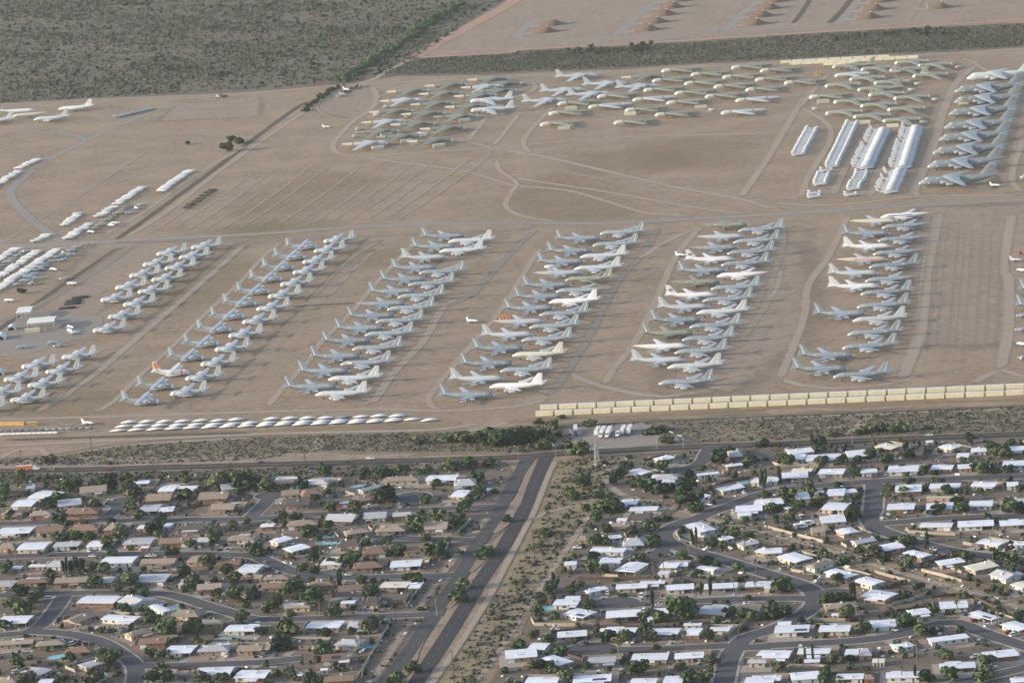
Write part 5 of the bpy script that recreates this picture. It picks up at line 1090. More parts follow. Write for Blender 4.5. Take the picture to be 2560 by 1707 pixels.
def house(L, Rr, D, kind, small=False):
    """L, Rr: ends of the near eave on the ground plane; D: depth of the roof away from it"""
    u = (Rr - L); W = u.length
    if W < 2.2: return
    u.normalize(); v = Vector((-u.y, u.x, 0))
    if v.y < 0: v = -v
    C = (L + Rr) / 2 + v * (D / 2); C.z = 0
    rm, rn = ROOFN[kind]; rz = math.atan2(u.y, u.x)
    tiny = W < 8.5 or D < 4.5
    H = 2.35 if tiny else 2.75
    gable = kind in 'TBd' or (kind == 'g' and rnd.random() < .5)
    rise = (D / 2) * (.30 if gable else .075); oh = .25 if tiny else .8
    wcol = rnd.choices(list(WALLS), (5, 4, 4, .6, 1.5, .5) if kind in 'Wgyn' else (3, 5, .6, .3, 4, .1))[0]
    if small: wcol = 'white'
    d, rp, rd = near_road(C.x, C.y); HC[0] += 1; i = HC[0]
    kindn = 'shed' if tiny else 'house'
    feats = []
    e = empty('garden_shed' if tiny else 'house', '', kindn, (C.x, C.y, 0), rz, 'garden sheds' if tiny else 'houses of the suburb')
    w2, d2 = W / 2 - oh, D / 2 - oh
    carport = (not tiny) and W > 13 and rnd.random() < .55
    side = rnd.choice((-1, 1)); cw = min(6.2, W * .32)
    xa, xb = (-w2 + (cw if carport and side < 0 else 0), w2 - (cw if carport and side > 0 else 0))
    wall = ob('wall', MB().box(xa, xb, -d2, d2, 0, H).mesh('wall'), WALLS[wcol], e)
    # gable ends close the space under the ridge
    if gable:
        g_ = MB()
        for s, xx in ((1, xb - .02), (-1, xa + .02)):
            q = [(xx, -d2, H), (xx, d2, H), (xx, 0, H + rise * (d2 / (D / 2)) - .05)]; q2 = [(x - s * .3, y, z) for (x, y, z) in q]
            g_.add(q + q2, [(0, 1, 2) if s > 0 else (2, 1, 0), (3, 4, 5) if s < 0 else (5, 4, 3), (0, 2, 5, 3), (1, 4, 5, 2)])
        ob('gable', g_.mesh('gable'), WALLS[wcol], wall)
    t = .18; x0, x1 = -W / 2, W / 2; dd = D / 2
    hip = gable and rnd.random() < .45; hx = min(dd * .9, W * .3) if hip else 0
    R = [(x0, -dd, H), (x1, -dd, H), (x1, dd, H), (x0, dd, H), (x0, -dd, H + t), (x1, -dd, H + t), (x1, dd, H + t), (x0, dd, H + t), (x0 + hx, 0, H + t + rise), (x1 - hx, 0, H + t + rise)]
    roof = ob('roof', MB().add(R, [(0, 3, 2, 1), (0, 1, 5, 4), (2, 3, 7, 6), (4, 5, 9, 8), (6, 7, 8, 9), (1, 2, 6, 5), (5, 6, 9), (3, 0, 4, 7), (7, 4, 8)]).mesh('roof'), MAT[rm], e)
    zr = lambda y: H + t + rise * (1 - abs(y) / dd)
    if not tiny:
        ax, ay = rnd.uniform(-.3, .3) * W, rnd.uniform(-.25, .3) * D
        if rnd.random() < .75: ob('cooler', MB().box(ax - .55, ax + .55, ay - .55, ay + .55, zr(ay) - .25, zr(ay) + 1.0).mesh('cooler'), MAT['cooler_metal' if rnd.random() < .6 else 'garage_door'], roof)
        if rnd.random() < .6: ob('vent_pipe', MB().cyl((-ax, ay * .5, zr(ay * .5) - .1), (-ax, ay * .5, zr(ay * .5) + .7), .16, .16, 6).mesh('vent_pipe'), MAT['steel'], roof)
        if rnd.random() < .03:
            sx = rnd.uniform(-.2, .1) * W; y0, y1 = -dd * .75, -dd * .35
            ob('solar_panel', MB().add([(sx, y0, zr(y0) + .12), (sx + W * .35, y0, zr(y0) + .12), (sx + W * .35, y1, zr(y1) + .25), (sx, y1, zr(y1) + .25), (sx, y0, zr(y0) + .03), (sx + W * .35, y0, zr(y0) + .03), (sx + W * .35, y1, zr(y1) + .1), (sx, y1, zr(y1) + .1)], [(0, 1, 2, 3), (7, 6, 5, 4), (0, 4, 5, 1), (1, 5, 6, 2), (2, 6, 7, 3), (3, 7, 4, 0)]).mesh('solar_panel'), MAT['solar_panel'], roof); feats.append('solar panels')
        n = max(2, int((xb - xa) / 4.5)); dk = rnd.randrange(n)
        for k in range(n):
            wx = xa + (k + .5) * (xb - xa) / n + rnd.uniform(-.4, .4)
            if k == dk: ob('door', MB().box(wx - .5, wx + .5, -d2 - .06, -d2 + .02, .05, 2.15).mesh('door'), MAT['door_brown'], wall)
            else:
                hw = rnd.choice((.6, .8, 1.1)); wn = ob('window', MB().box(wx - hw, wx + hw, -d2 - .05, -d2 + .02, 1.0, 2.15).mesh('window'), MAT['window_glass'], wall)
                ob('sill', MB().box(wx - hw - .1, wx + hw + .1, -d2 - .12, -d2 - .055, .88, 1.0).mesh('sill'), MAT['garage_door'], wn)
        for s, xx in ((1, xb), (-1, xa)):
            ob('window', MB().box(min(xx, xx + s * .05), max(xx, xx + s * .05), -.7, .7, 1.0, 2.1).mesh('window'), MAT['window_glass'], wall)
        if carport:
            cx = w2 if side > 0 else -w2
            for yy in (-d2, 0, d2): ob('carport_post', MB().cyl((cx - side * .15, yy * .96, 0), (cx - side * .15, yy * .96, H + .02), .12, .12, 6).mesh('carport_post'), MAT['wall_white'], e)
            feats.append('carport')
        elif rnd.random() < .35 and W > 13:
            gx = rnd.choice((-1, 1)) * (w2 - 2.2); ob('garage_door', MB().box(gx - 1.8, gx + 1.8, -d2 - .09, -d2 - .052, .05, 2.3).mesh('garage_door'), MAT['garage_door'], wall); feats.append('garage door')
        if rnd.random() < .5 and W > 11:
            fr = rnd.choice((-1, 1)); pw = W * rnd.uniform(.25, .5); px_ = rnd.uniform(-.5, .5) * (W - pw); pd = rnd.uniform(2.2, 4.2); hz_ = H - .28
            y0, y1 = sorted((fr * (dd - .3), fr * (dd + pd)))
            pr_ = ob('porch_roof', MB().box(px_ - pw / 2, px_ + pw / 2, y0, y1, hz_ - .12, hz_).mesh('porch_roof'), MAT[rnd.choice((rm, 'roof_white', rm))], e)
            for sx in (-1, 1): ob('porch_post', MB().cyl((px_ + sx * (pw / 2 - .2), fr * (dd + pd - .2), 0), (px_ + sx * (pw / 2 - .2), fr * (dd + pd - .2), hz_ - .1), .09, .09, 5).mesh('porch_post'), MAT['wall_white'], pr_)
        if gable and rnd.random() < .3:
            ob('chimney', MB().box(ax - .4, ax + .4, .6, 1.4, zr(1) - .4, zr(1) + 1.2).mesh('chimney'), WALLS['brick'], roof); feats.append('chimney')
    else:
        ob('door', MB().box(-.6, .6, -d2 - .05, -d2 + .02, .05, 2.0).mesh('door'), MAT['door_brown'], wall)
    shape = 'hip' if hip else 'gable' if gable else 'flat'
    size = '' if tiny else ('wide ' if W > 19 else 'small ' if W < 13 else '')
    lb = ('%s%s %s-roofed %s with %s walls%s on %s' % (size, rn, shape, kindn, wcol, (' and ' + feats[0]) if feats else '', rd[2] or 'the street')).strip()
    if len(lb.split()) > 16: lb = ('%s%s %s-roofed %s with %s on %s' % (size, rn, shape, kindn, feats[0] if feats else wcol + ' walls', rd[2] or 'the street')).strip()
    e['label'] = lb
    HOUSES.append((C.x, C.y, u, v, W, D, e, rn, tiny))
    if not tiny:
        # the lot
        m_ = rnd.choice(YARD); z = .085 + .0012 * (i % 60)
        q = [C + u * (sx * (W / 2 + 3.5)) + v * (sy * (D / 2) + (8 if sy > 0 else -7)) for (sx, sy) in ((-1, -1), (1, -1), (1, 1), (-1, 1))]
        struct(ob('yard', MB().add([(p.x, p.y, z) for p in q], [(0, 1, 2, 3)]).mesh('yard'), m_))
        # driveway to the street
        if d < 34:
            tgt = Vector((rp[0], rp[1], 0)); sgn = 1 if (tgt - C).dot(v) > 0 else -1
            cx = side * (W / 2 - cw / 2) if carport else side * (W / 2 - 3)
            a = C + u * cx + v * (sgn * (D / 2 - .5)); b2 = a + v * (sgn * max(2, min(16, abs((tgt - C).dot(v)) - D / 2 - rp[2] + 1.5)))
            zz = .168 + .0004 * (i % 50)
            struct(ob('driveway', MB().add([(p.x, p.y, zz) for p in (a - u * 2.4, a + u * 2.4, b2 + u * 2.4, b2 - u * 2.4)], [(0, 1, 2, 3)]).mesh('driveway'), concrete))
            HOUSES[-1] = HOUSES[-1] + ((a.lerp(b2, .55), math.atan2((b2 - a).y, (b2 - a).x)),)
        # yard walls
        if rnd.random() < .62:
            wm = MAT[rnd.choices(('block_wall', 'wood_fence'), (3, 1))[0]]; hh = 1.7; bk = D / 2 + rnd.uniform(6, 9)
            pts = [C + u * (-W / 2 - 3.4) + v * (D * .2), C + u * (-W / 2 - 3.4) + v * bk, C + u * (W / 2 + 3.4) + v * bk, C + u * (W / 2 + 3.4) + v * (D * .2)]
            ok = all(near_road(p.x, p.y)[0] > near_road(p.x, p.y)[1][2] + .5 for p in pts)
            if ok:
                f = empty('yard_wall' if wm.name == 'block_wall' else 'yard_fence', ('tan block wall' if wm.name == 'block_wall' else 'brown board fence') + ' round the back yard of a %s-roofed house on %s' % (rn, rd[2]), 'wall' if wm.name == 'block_wall' else 'fence', (pts[1].x, pts[1].y, 0), 0, 'yard walls and fences')
                for p, q2 in zip(pts[:-1], pts[1:]):
                    wseg(p, q2, hh, wm, f)
def wseg(p, q, h, mt, parent):
    L = (q - p).length; o = ob('wall_panel', MB().box(0, L, -.12, .12, 0, h).mesh('wall_panel'), mt, parent)
    o.location = p - Vector(parent.location); o.location.z = 0; o.rotation_euler = (0, 0, math.atan2(q.y - p.y, q.x - p.x))
    ob('coping', MB().box(-.02, L + .02, -.17, .17, h, h + .1).mesh('coping'), mt, o)
ZE = 2.85
def house2(c, r, x1, y1, x2, y2, dy, k):
    L, R_ = G(c, r, x1, y1, ZE), G(c, r, x2, y2, ZE); F_ = G(c, r, (x1 + x2) / 2, (y1 + y2) / 2 - dy, ZE + .3)
    L.z = R_.z = F_.z = 0; u = (R_ - L).normalized(); n = Vector((-u.y, u.x, 0)); D = abs((F_ - L).dot(n))
    house(L, R_, max(3.0, min(17, D)), k)
def house3(c, r, xa, ya, xb, yb, xc, yc, k):
    A, B, C_ = G(c, r, xa, ya, ZE), G(c, r, xb, yb, ZE), G(c, r, xc, yc, ZE)
    A.z = B.z = C_.z = 0
    e1, e2 = (A - B), (C_ - B)
    u = e2.normalized() if e2.length >= e1.length else -e1.normalized()
    n = Vector((-u.y, u.x, 0))
    if e2.length >= e1.length:
        D = abs(e1.dot(n)); house(B, C_, max(6, min(16, D)), k)
    else:
        D = abs(e2.dot(n)); house(A, B, max(6, min(16, D)), k)
H2 = '''
0 2: 255 1425 460 1440 100 W ; 95 1515 290 1510 70 W ; 530 1515 750 1490 70 g ; 730 1395 980 1370 60 T ; 1440 1375 1590 1372 60 W ; 1590 1350 1800 1345 30 W ; 1330 1465 1560 1455 70 T ; 1255 1562 1440 1555 70 g ; 1450 1565 1590 1555 50 W ; 1920 1545 2140 1540 60 T ; 2050 1365 2330 1320 60 g ; 1810 1450 2080 1440 70 T ; 1140 1305 1360 1300 25 W ; 230 1345 310 1340 30 W ; 560 1590 900 1575 60 B ; 0 1590 200 1585 50 T ; 260 1600 470 1590 45 T
1 2: 170 1268 370 1260 25 W ; 140 1312 350 1295 42 T ; 420 1310 660 1308 50 g ; 420 1430 620 1405 70 B ; 270 1510 490 1495 70 d ; 940 1465 1070 1452 60 B ; 1165 1288 1495 1272 45 T ; 1550 1278 1830 1270 55 W ; 1815 1330 2020 1315 65 g ; 1775 1422 1910 1425 70 W ; 2080 1362 2130 1365 30 W ; 230 1415 400 1400 50 T
2 2: 1270 1270 1535 1258 50 g ; 1370 1297 1540 1292 35 W ; 2180 1292 2350 1296 45 W ; 980 1492 1140 1490 50 W ; 1070 1555 1330 1548 45 W ; 2215 1492 2350 1490 50 W ; 2050 1562 2300 1548 60 W ; 1985 1062 2120 1052 60 g ; 810 1480 980 1472 40 d
3 2: 205 1035 430 1008 50 W ; 180 1085 340 1078 55 W ; 345 1097 665 1082 60 W ; 735 1062 970 1042 65 W ; 1455 922 1520 917 25 W ; 1725 1057 1840 1055 45 W ; 1860 1012 2010 1006 40 W ; 2215 1002 2400 992 45 W ; 120 1257 370 1242 60 W ; 210 1192 400 1190 35 y ; 455 1217 690 1214 55 W ; 850 1207 1005 1198 40 W ; 1095 1197 1380 1187 60 W ; 1490 1172 1690 1170 45 W ; 1745 1168 1880 1160 45 W ; 1885 1157 2040 1142 50 W ; 2150 1142 2400 1135 50 W ; -60 1285 90 1282 45 W ; 535 1417 700 1411 70 W ; 705 1387 825 1372 40 W ; 480 1540 700 1546 75 W ; 1165 1382 1410 1371 70 W ; 1475 1347 1760 1340 50 W ; 1855 1327 2080 1330 45 W ; 2190 1322 2300 1317 45 W ; 1085 1542 1340 1536 60 W ; 1450 1542 1700 1532 65 W ; 1840 1512 2060 1506 55 W ; 2120 1492 2400 1490 60 g ; 1450 1427 1770 1425 20 n ; 270 1442 390 1432 65 W ; -40 1502 150 1482 60 W ; 180 1535 290 1505 30 W ; 420 1402 500 1400 45 W
0 3: -40 200 270 190 60 W ; 320 187 570 175 55 B ; 610 172 900 165 60 B ; 940 167 1075 165 55 T ; 1085 167 1170 160 25 W ; 1250 147 1340 145 40 W ; 1490 132 1560 130 40 W ; 1600 165 1980 150 60 d ; 145 347 400 340 70 W ; 480 322 720 310 50 g ; 785 317 930 315 60 W ; 1120 297 1380 290 60 g ; 1285 325 1360 322 25 W ; 1450 292 1730 280 55 B ; 1800 272 1910 270 50 g ; 2080 262 2330 255 50 T ; -40 332 130 330 50 T ; 910 472 1210 465 65 W ; 1280 475 1600 467 50 T ; 1700 462 1860 460 55 T ; 1980 492 2200 482 50 B ; 2160 552 2350 552 80 W ; 415 502 560 500 62 g ; 255 502 410 500 30 W ; 100 512 190 510 30 W ; 490 652 790 640 55 T ; 1225 642 1510 636 78 g ; 910 642 1030 640 60 g ; 140 657 440 642 45 B ; 225 612 420 610 22 W ; -60 682 110 680 60 g ; 740 602 840 597 22 W ; 1800 717 2030 702 60 T ; 700 832 1040 836 72 W ; 920 980 1225 1000 55 W ; -40 1022 240 1016 75 W ; 1540 952 1820 960 70 T ; 1800 1037 2050 1022 50 T ; 2050 1092 2340 1090 65 W ; 1500 1292 1750 1290 75 W ; 1805 1282 2100 1272 65 g ; 2165 1277 2400 1270 60 T ; 590 1292 830 1282 60 B ; 340 1562 470 1560 45 W ; -40 1222 300 1202 45 T ; 320 1232 590 1212 48 T ; 1440 1492 1720 1490 45 T ; 1775 1497 2110 1486 75 W ; 2140 1518 2400 1520 78 W ; 1630 655 1720 660 60 g ; 1260 1212 1520 1200 60 B ; -60 1580 140 1575 70 T ; 560 1650 800 1640 60 W ; 1000 1640 1150 1640 60 T
1 3: 620 85 880 88 75 g ; 280 132 570 112 50 T ; 35 137 160 131 35 W ; 980 62 1190 52 60 g ; 1250 42 1420 32 40 g ; 1085 182 1370 172 60 T ; 1540 162 1750 152 70 T ; 740 312 950 310 70 d ; 970 392 1200 377 70 B ; 1350 372 1610 352 60 B ; 590 482 780 480 80 W ; 885 522 1170 502 60 B ; 1225 507 1510 492 65 W ; 40 702 300 695 60 B ; 480 682 720 672 50 B ; 750 732 1000 712 60 B ; 1130 692 1380 690 60 y ; 1390 692 1500 690 55 W ; 720 775 1000 772 48 d ; 980 852 1120 850 95 d ; 1130 802 1380 805 60 d ; 240 850 440 842 25 W ; 250 882 500 872 28 T ; 770 832 900 830 35 W ; 450 1062 760 1060 60 W ; 830 1067 1110 1060 70 g ; 710 1220 930 1230 70 g ; 600 1372 830 1352 70 B ; 755 1372 855 1366 35 W ; -40 1262 120 1260 60 T ; 290 1218 540 1220 60 d ; -60 1522 80 1520 80 W ; 590 1447 660 1440 25 W ; 375 1492 435 1490 25 W ; 620 1562 900 1542 60 B ; 60 622 300 612 48 T ; -30 602 50 600 40 T ; 180 1640 420 1630 60 T
2 3: 955 72 1050 70 30 W ; 1080 72 1260 70 60 d ; 900 152 1070 150 55 T ; 870 247 1010 232 35 W ; 1010 312 1215 302 90 g ; 745 237 840 231 35 W ; 595 252 690 250 45 T ; 705 362 1025 366 45 W ; 795 472 1000 466 55 W ; 1345 507 1510 510 60 W ; 1515 492 1615 486 45 W ; 1335 562 1440 560 35 W ; 475 482 590 476 40 W ; 950 707 1240 692 50 W ; 1170 660 1400 652 32 W ; 1415 717 1670 702 55 W ; 1760 707 2070 692 55 W ; 2135 687 2400 680 55 W ; 370 852 600 850 60 W ; 480 800 620 796 35 W ; 860 972 1180 952 70 W ; 1310 942 1440 932 70 W ; 1250 982 1305 976 40 W ; 1685 932 1960 941 88 g ; 2060 902 2270 906 70 T ; 415 1152 690 1132 60 W ; 790 1112 1130 1106 55 W ; 1255 1122 1520 1121 65 W ; 1580 1122 1720 1121 70 W ; 1800 1085 1990 1088 40 W ; 1570 1040 1740 1036 28 W ; -60 1347 235 1322 85 W ; 135 1257 300 1260 68 W ; 695 1387 950 1372 60 g ; 1090 1362 1425 1352 70 W ; 1490 1347 1760 1332 60 W ; 115 1565 415 1562 60 W ; 555 1565 910 1545 70 W ; 1080 1568 1320 1565 50 W ; 1380 1568 1560 1565 72 W ; 2240 1312 2400 1320 55 W ; 2160 1385 2330 1382 38 g ; 2130 1565 2400 1562 60 W ; 1680 220 1760 222 20 W ; 2220 362 2350 380 55 W ; 100 1405 220 1395 38 B ; 2080 32 2200 22 40 W
3 3: 490 102 720 84 70 W ; 400 182 530 172 50 T ; 1385 137 1685 135 45 W ; 1740 137 2075 122 60 W ; 2130 127 2400 112 55 W ; 2250 302 2400 300 40 W ; -40 382 130 372 55 W ; 525 892 830 865 58 T ; 580 942 650 940 28 W ; 55 1107 375 1096 72 W ; 85 1030 210 1025 38 W ; 460 1097 750 1091 65 W ; 950 1057 1180 1042 70 W ; 1320 947 1500 922 60 W ; 1580 887 1840 872 70 W ; -60 1337 190 1336 75 W ; 265 1300 565 1295 55 W ; 330 1372 475 1366 70 W ; 700 1302 825 1300 60 W ; 830 1312 955 1306 75 g ; 955 1372 1010 1370 42 y ; 1016 1372 1070 1370 42 y ; 2010 1345 2310 1312 72 W ; 1580 1442 1910 1422 60 W ; -60 1547 115 1541 55 W ; 215 1542 480 1522 75 W ; 620 1532 875 1526 55 W ; 880 1527 980 1521 45 T ; 1080 1522 1400 1512 60 W ; 2230 1562 2400 1552 50 W ; -40 692 80 690 35 W
'''
H3 = '''
3 3: 610 165 690 205 835 175 W ; 720 270 810 295 1000 260 g ; 1000 305 1075 355 1265 320 W ; 1230 375 1410 420 1520 390 W ; 1455 460 1590 490 1815 455 W ; 1765 500 1900 540 2125 490 y ; 2025 570 2180 620 2350 580 g ; 2220 660 2330 700 2440 660 y ; 1905 280 2110 310 2175 265 W ; 75 410 250 465 390 410 W ; 510 550 720 605 820 565 W ; 775 630 950 675 1090 635 W ; 840 770 1075 805 1185 740 W ; 1420 1160 1495 1195 1850 1150 W ; 1845 925 2050 990 2095 950 W ; 2130 1030 2300 1090 2400 1040 W ; 1075 1225 1200 1255 1350 1220 W ; 360 490 430 520 620 450 T
2 3: 930 540 1130 550 1260 470 W ; 1690 515 1850 535 1945 512 W ; 460 935 650 970 800 915 W ; 245 1350 430 1410 565 1365 W ; 640 720 700 740 890 700 W ; 1865 240 1930 260 2045 235 W ; 2045 290 2120 315 2270 280 g ; 1575 120 1720 190 1865 150 W
2 2: 1065 1190 1190 1220 1320 1195 W ; 1640 1215 1700 1230 1905 1210 W ; 1285 1075 1380 1095 1505 1060 W ; 1830 1350 1930 1375 2140 1335 W ; 1915 1140 1970 1150 2125 1130 W ; 1640 1445 1700 1455 1830 1410 W
3 2: 970 965 1130 990 1250 955 y ; 1560 965 1680 990 1780 960 W
0 3: 190 1480 330 1515 480 1440 g ; 700 1400 790 1430 965 1380 g ; 1070 820 1210 865 1400 800 g ; 560 1000 690 1020 850 960 T ; 1110 1120 1200 1145 1400 1090 T ; 745 1545 830 1530 995 1490 W ; 1360 860 1490 920 1530 905 W
1 2: 905 1365 980 1375 1150 1330 g
1 3: 95 270 200 285 350 240 W ; 205 340 330 365 505 320 W ; 665 195 830 210 1050 175 T
'''
for (c, r, v) in parse(H2): house2(c, r, *[float(q) for q in v[:5]], v[5])
for (c, r, v) in parse(H3): house3(c, r, *[float(q) for q in v[:6]], v[6])
HARR = np.array([[h[0], h[1], h[2].x, h[2].y, h[4] / 2, h[5] / 2] for h in HOUSES])
def on_house(x, y, pad=1.0):
    dx, dy = x - HARR[:, 0], y - HARR[:, 1]; a = np.abs(dx * HARR[:, 2] + dy * HARR[:, 3]); b = np.abs(-dx * HARR[:, 3] + dy * HARR[:, 2])
    return bool(np.any((a < HARR[:, 4] + pad) & (b < HARR[:, 5] + pad)))
def nearest_house(x, y):
    i = int(np.argmin((HARR[:, 0] - x) ** 2 + (HARR[:, 1] - y) ** 2)); return HOUSES[i]

# long boundary walls
for (ln, lab, mt) in (('1 3: 1235 1025, 1070 1300, 915 1560', 'long grey-tan boundary wall along the divided road verge', 'block_wall'), ('1 3: 1540 650, 1380 880', 'boundary wall at the curving street corner', 'block_wall'), ('1 3: 1780 290, 1690 440', 'boundary wall by the long side street corner', 'block_wall'), ('1 3: 1960 80, 1850 210', 'boundary wall by the short side street', 'block_wall'),
                  ('3 3: 0 150, 210 205, 330 235, 545 290', 'pale wall along the wash under the shed-roofed house', 'block_wall'), ('3 3: 980 560, 1330 655', 'pale wall along the wash behind the solar house', 'block_wall'), ('3 3: 1500 715, 1430 775, 1300 820, 1150 855', 'curved grey wall at the wash corner lot', 'block_wall'), ('3 3: 1410 545, 1600 590, 1780 645', 'tan wall along the wash below the white-roofed row', 'block_wall'),
                  ('3 3: 1780 650, 2060 700, 2250 740', 'dark wooden fence along the wash', 'wood_fence'), ('3 3: 1500 790, 1800 760, 2000 850, 2300 960', 'brown wooden fence below the wash', 'wood_fence'), ('2 3: 175 985, 205 1040, 500 1045, 750 1045', 'pale wall round the corner lot by the dirt trail', 'block_wall'), ('2 3: 2140 1020, 2030 1100, 1930 1145', 'pale green wall at the winding street bend', 'block_wall'),
                  ('2 3: 600 625, 900 622, 1270 618', 'brown fence behind the long white house', 'wood_fence'), ('2 3: 1500 190, 1540 260, 1650 300', 'curved tan wall at the winding street corner', 'block_wall'), ('3 3: 1270 160, 1290 190, 1500 205, 1720 215', 'pale wall at the upper side street corner', 'block_wall'), ('3 3: 1790 295, 1920 320', 'curved cream wall beside the corner house', 'block_wall'),
                  ('3 2: 40 1120, 110 1150, 300 1145, 600 1140', 'pale wall above the yellow-roofed shed', 'block_wall'), ('3 2: 1440 960, 1420 1090', 'dark fence beside the bare lot', 'wood_fence'), ('3 3: 200 1420, 480 1425, 540 1430', 'cream wall below the cypress house', 'block_wall'), ('3 3: 420 1000, 710 1000', 'grey wall above the green-walled house', 'block_wall'),
                  ('0 3: 330 80, 560 70, 760 75', 'red brick wall at the top side street', 'wall_brick'), ('0 3: 600 620, 560 700', 'low wall by the loop street', 'block_wall'), ('2 2: 1750 1370, 2000 1290, 2200 1260', 'dark fence behind the pink-walled house', 'wood_fence'), ('1 2: 700 1525, 1000 1500, 1060 1480', 'brick wall by the turning circle', 'wall_brick'), ('1 2: 1710 1480, 1960 1470, 2100 1410', 'tan wall by the divided road corner', 'block_wall')):
    Q = smooth_line([at(p) for p in polyline(ln)], 16)
    e = empty('boundary_wall' if mt != 'wood_fence' else 'boundary_fence', lab, 'wall' if mt != 'wood_fence' else 'fence', (Q[0].x, Q[0].y, 0), 0, 'boundary walls and fences')
    for p, q in zip(Q[:-1], Q[1:]): wseg(p, q, 1.8, MAT[mt], e)

# swimming pools
std('pool_water', (.10, .38, .46), rough=.08, var=.1, spec=.6)
for (c, r, x, y, a, b_) in ((1, 2, 840, 1475, 5, 3), (1, 2, 950, 1325, 5, 3), (1, 3, 645, 225, 5, 3), (1, 3, 675, 285, 8, 3), (1, 3, 1030, 1230, 6, 3.5), (0, 3, 510, 20, 5, 3), (0, 3, 2125, 1145, 7, 2.2), (0, 3, 1935, 1215, 5, 4), (0, 3, 525, 1330, 5, 4), (0, 3, 1590, 885, 5, 3), (2, 2, 2130, 1295, 6, 4), (2, 3, 320, 885, 5, 4)):
    P = G(c, r, x, y); e = empty('swimming_pool', 'blue kidney-shaped swimming pool in the yard of a %s-roofed house on %s' % (nearest_house(P.x, P.y)[7], near_road(P.x, P.y)[2][2]), 'pool', (P.x, P.y, .19), rnd.uniform(-.3, .3), 'swimming pools')
    el = lambda k, z: [(a * k * math.cos(t * math.tau / 20), b_ * k * math.sin(t * math.tau / 20) * (1 + .15 * math.cos(2 * t * math.tau / 20)), z) for t in range(20)]
    ob('water', MB().add(el(1, .02), [tuple(range(20))]).mesh('water'), MAT['pool_water'], e)
    ob('deck', MB().add(el(1, .05) + el(1.25, .05), [(i, 20 + i, 20 + (i + 1) % 20, (i + 1) % 20) for i in range(20)]).mesh('deck'), concrete, e)

# ------------------------------------------------------------------ cars
std('car_white', (.72, .72, .72), rough=.3, var=.03, spec=.5); std('car_silver', (.38, .40, .42), rough=.3, var=.03, metal=.4); std('car_dark', (.035, .04, .05), rough=.3, var=.05, spec=.5)
std('car_red', (.32, .03, .03), rough=.3, var=.05, spec=.5); std('car_blue', (.08, .16, .34), rough=.3, var=.05, spec=.5); std('car_tan', (.36, .30, .22), rough=.35, var=.05, spec=.5); std('car_yellow', (.55, .36, .05), rough=.35, var=.05)
def car_proto(L, W, H, prof, cab):
    vs = []; n = len(prof)
    for s, k in ((-1, 1), (1, 1)): vs += [(x * L, s * W / 2, z * H) for (x, z) in prof]
    fs = [tuple(range(n)), tuple(range(2 * n - 1, n - 1, -1))] + [(i, n + i, n + (i + 1) % n, (i + 1) % n) for i in range(n)]
    body = MB().add(vs, fs).mesh('body')
    m = len(cab); vs = []
    for s in (-1, 1): vs += [(x * L, s * W / 2 * (.92 if z < .7 else .78), z * H) for (x, z) in cab]
    gl = MB().add(vs, [tuple(range(m)), tuple(range(2 * m - 1, m - 1, -1))] + [(i, m + i, m + (i + 1) % m, (i + 1) % m) for i in range(m)]).mesh('cabin_glass')
    top = MB().box(cab[2][0] * L + .05, cab[1][0] * L - .05, -W * .385, W * .385, H * .985, H * 1.0 + .03).mesh('car_roof')
    P = [('body', body, 'car_white', []), ('cabin_glass', gl, 'glass_dark', []), ('car_roof', top, 'car_white', [])]
    for x in (.31, -.31):
        for s in (1, -1): P.append(('wheel', MB().cyl((x * L, s * W * .5 + s * .02, .32), (x * L, s * W * .36, .32), .33, .33, 10).mesh('wheel'), 'dark_rubber', []))
    for s in (1, -1):
        P.append(('headlight', MB().box(L * .5 - .02, L * .5 + .03, s * W * .36 - .2, s * W * .36 + .2, H * .40, H * .50).mesh('headlight'), 'cover_white', []))
    return P
SEDAN = car_proto(4.7, 1.85, 1.5, [(-.5, .2), (.5, .2), (.5, .48), (.44, .56), (-.46, .62), (-.5, .55)], [(.27, .57), (.07, 1.0), (-.22, 1.0), (-.40, .60)])
PICKUP = car_proto(5.5, 2.0, 1.85, [(-.5, .25), (.5, .25), (.5, .55), (.46, .60), (-.5, .60)], [(.26, .58), (.14, 1.0), (-.06, 1.0), (-.10, .58)])
VAN = car_proto(5.0, 2.0, 1.95, [(-.5, .2), (.5, .2), (.5, .45), (.40, .55), (-.5, .58)], [(.36, .54), (.20, 1.0), (-.46, 1.0), (-.49, .56)])
CNAME = {'w': 'white', 's': 'silver', 'd': 'black', 'r': 'red', 'b': 'blue', 't': 'tan', 'y': 'yellow'}
CMAT = {'w': 'car_white', 's': 'car_silver', 'd': 'car_dark', 'r': 'car_red', 'b': 'car_blue', 't': 'car_tan', 'y': 'car_yellow'}
def car(P, rz, col, where, kind=None, z=.2):
    kind = kind or rnd.choice(('sedan', 'sedan', 'pickup', 'van')); pr = {'sedan': SEDAN, 'pickup': PICKUP, 'van': VAN}[kind]
    spawn(pr, 'parked_car' if 'parked' in where else 'car', '%s %s %s' % (CNAME[col], {'sedan': 'car', 'pickup': 'pickup', 'van': 'van'}[kind], where), 'car', (P.x, P.y, z), rz, 'cars', {'car_white': CMAT[col]})
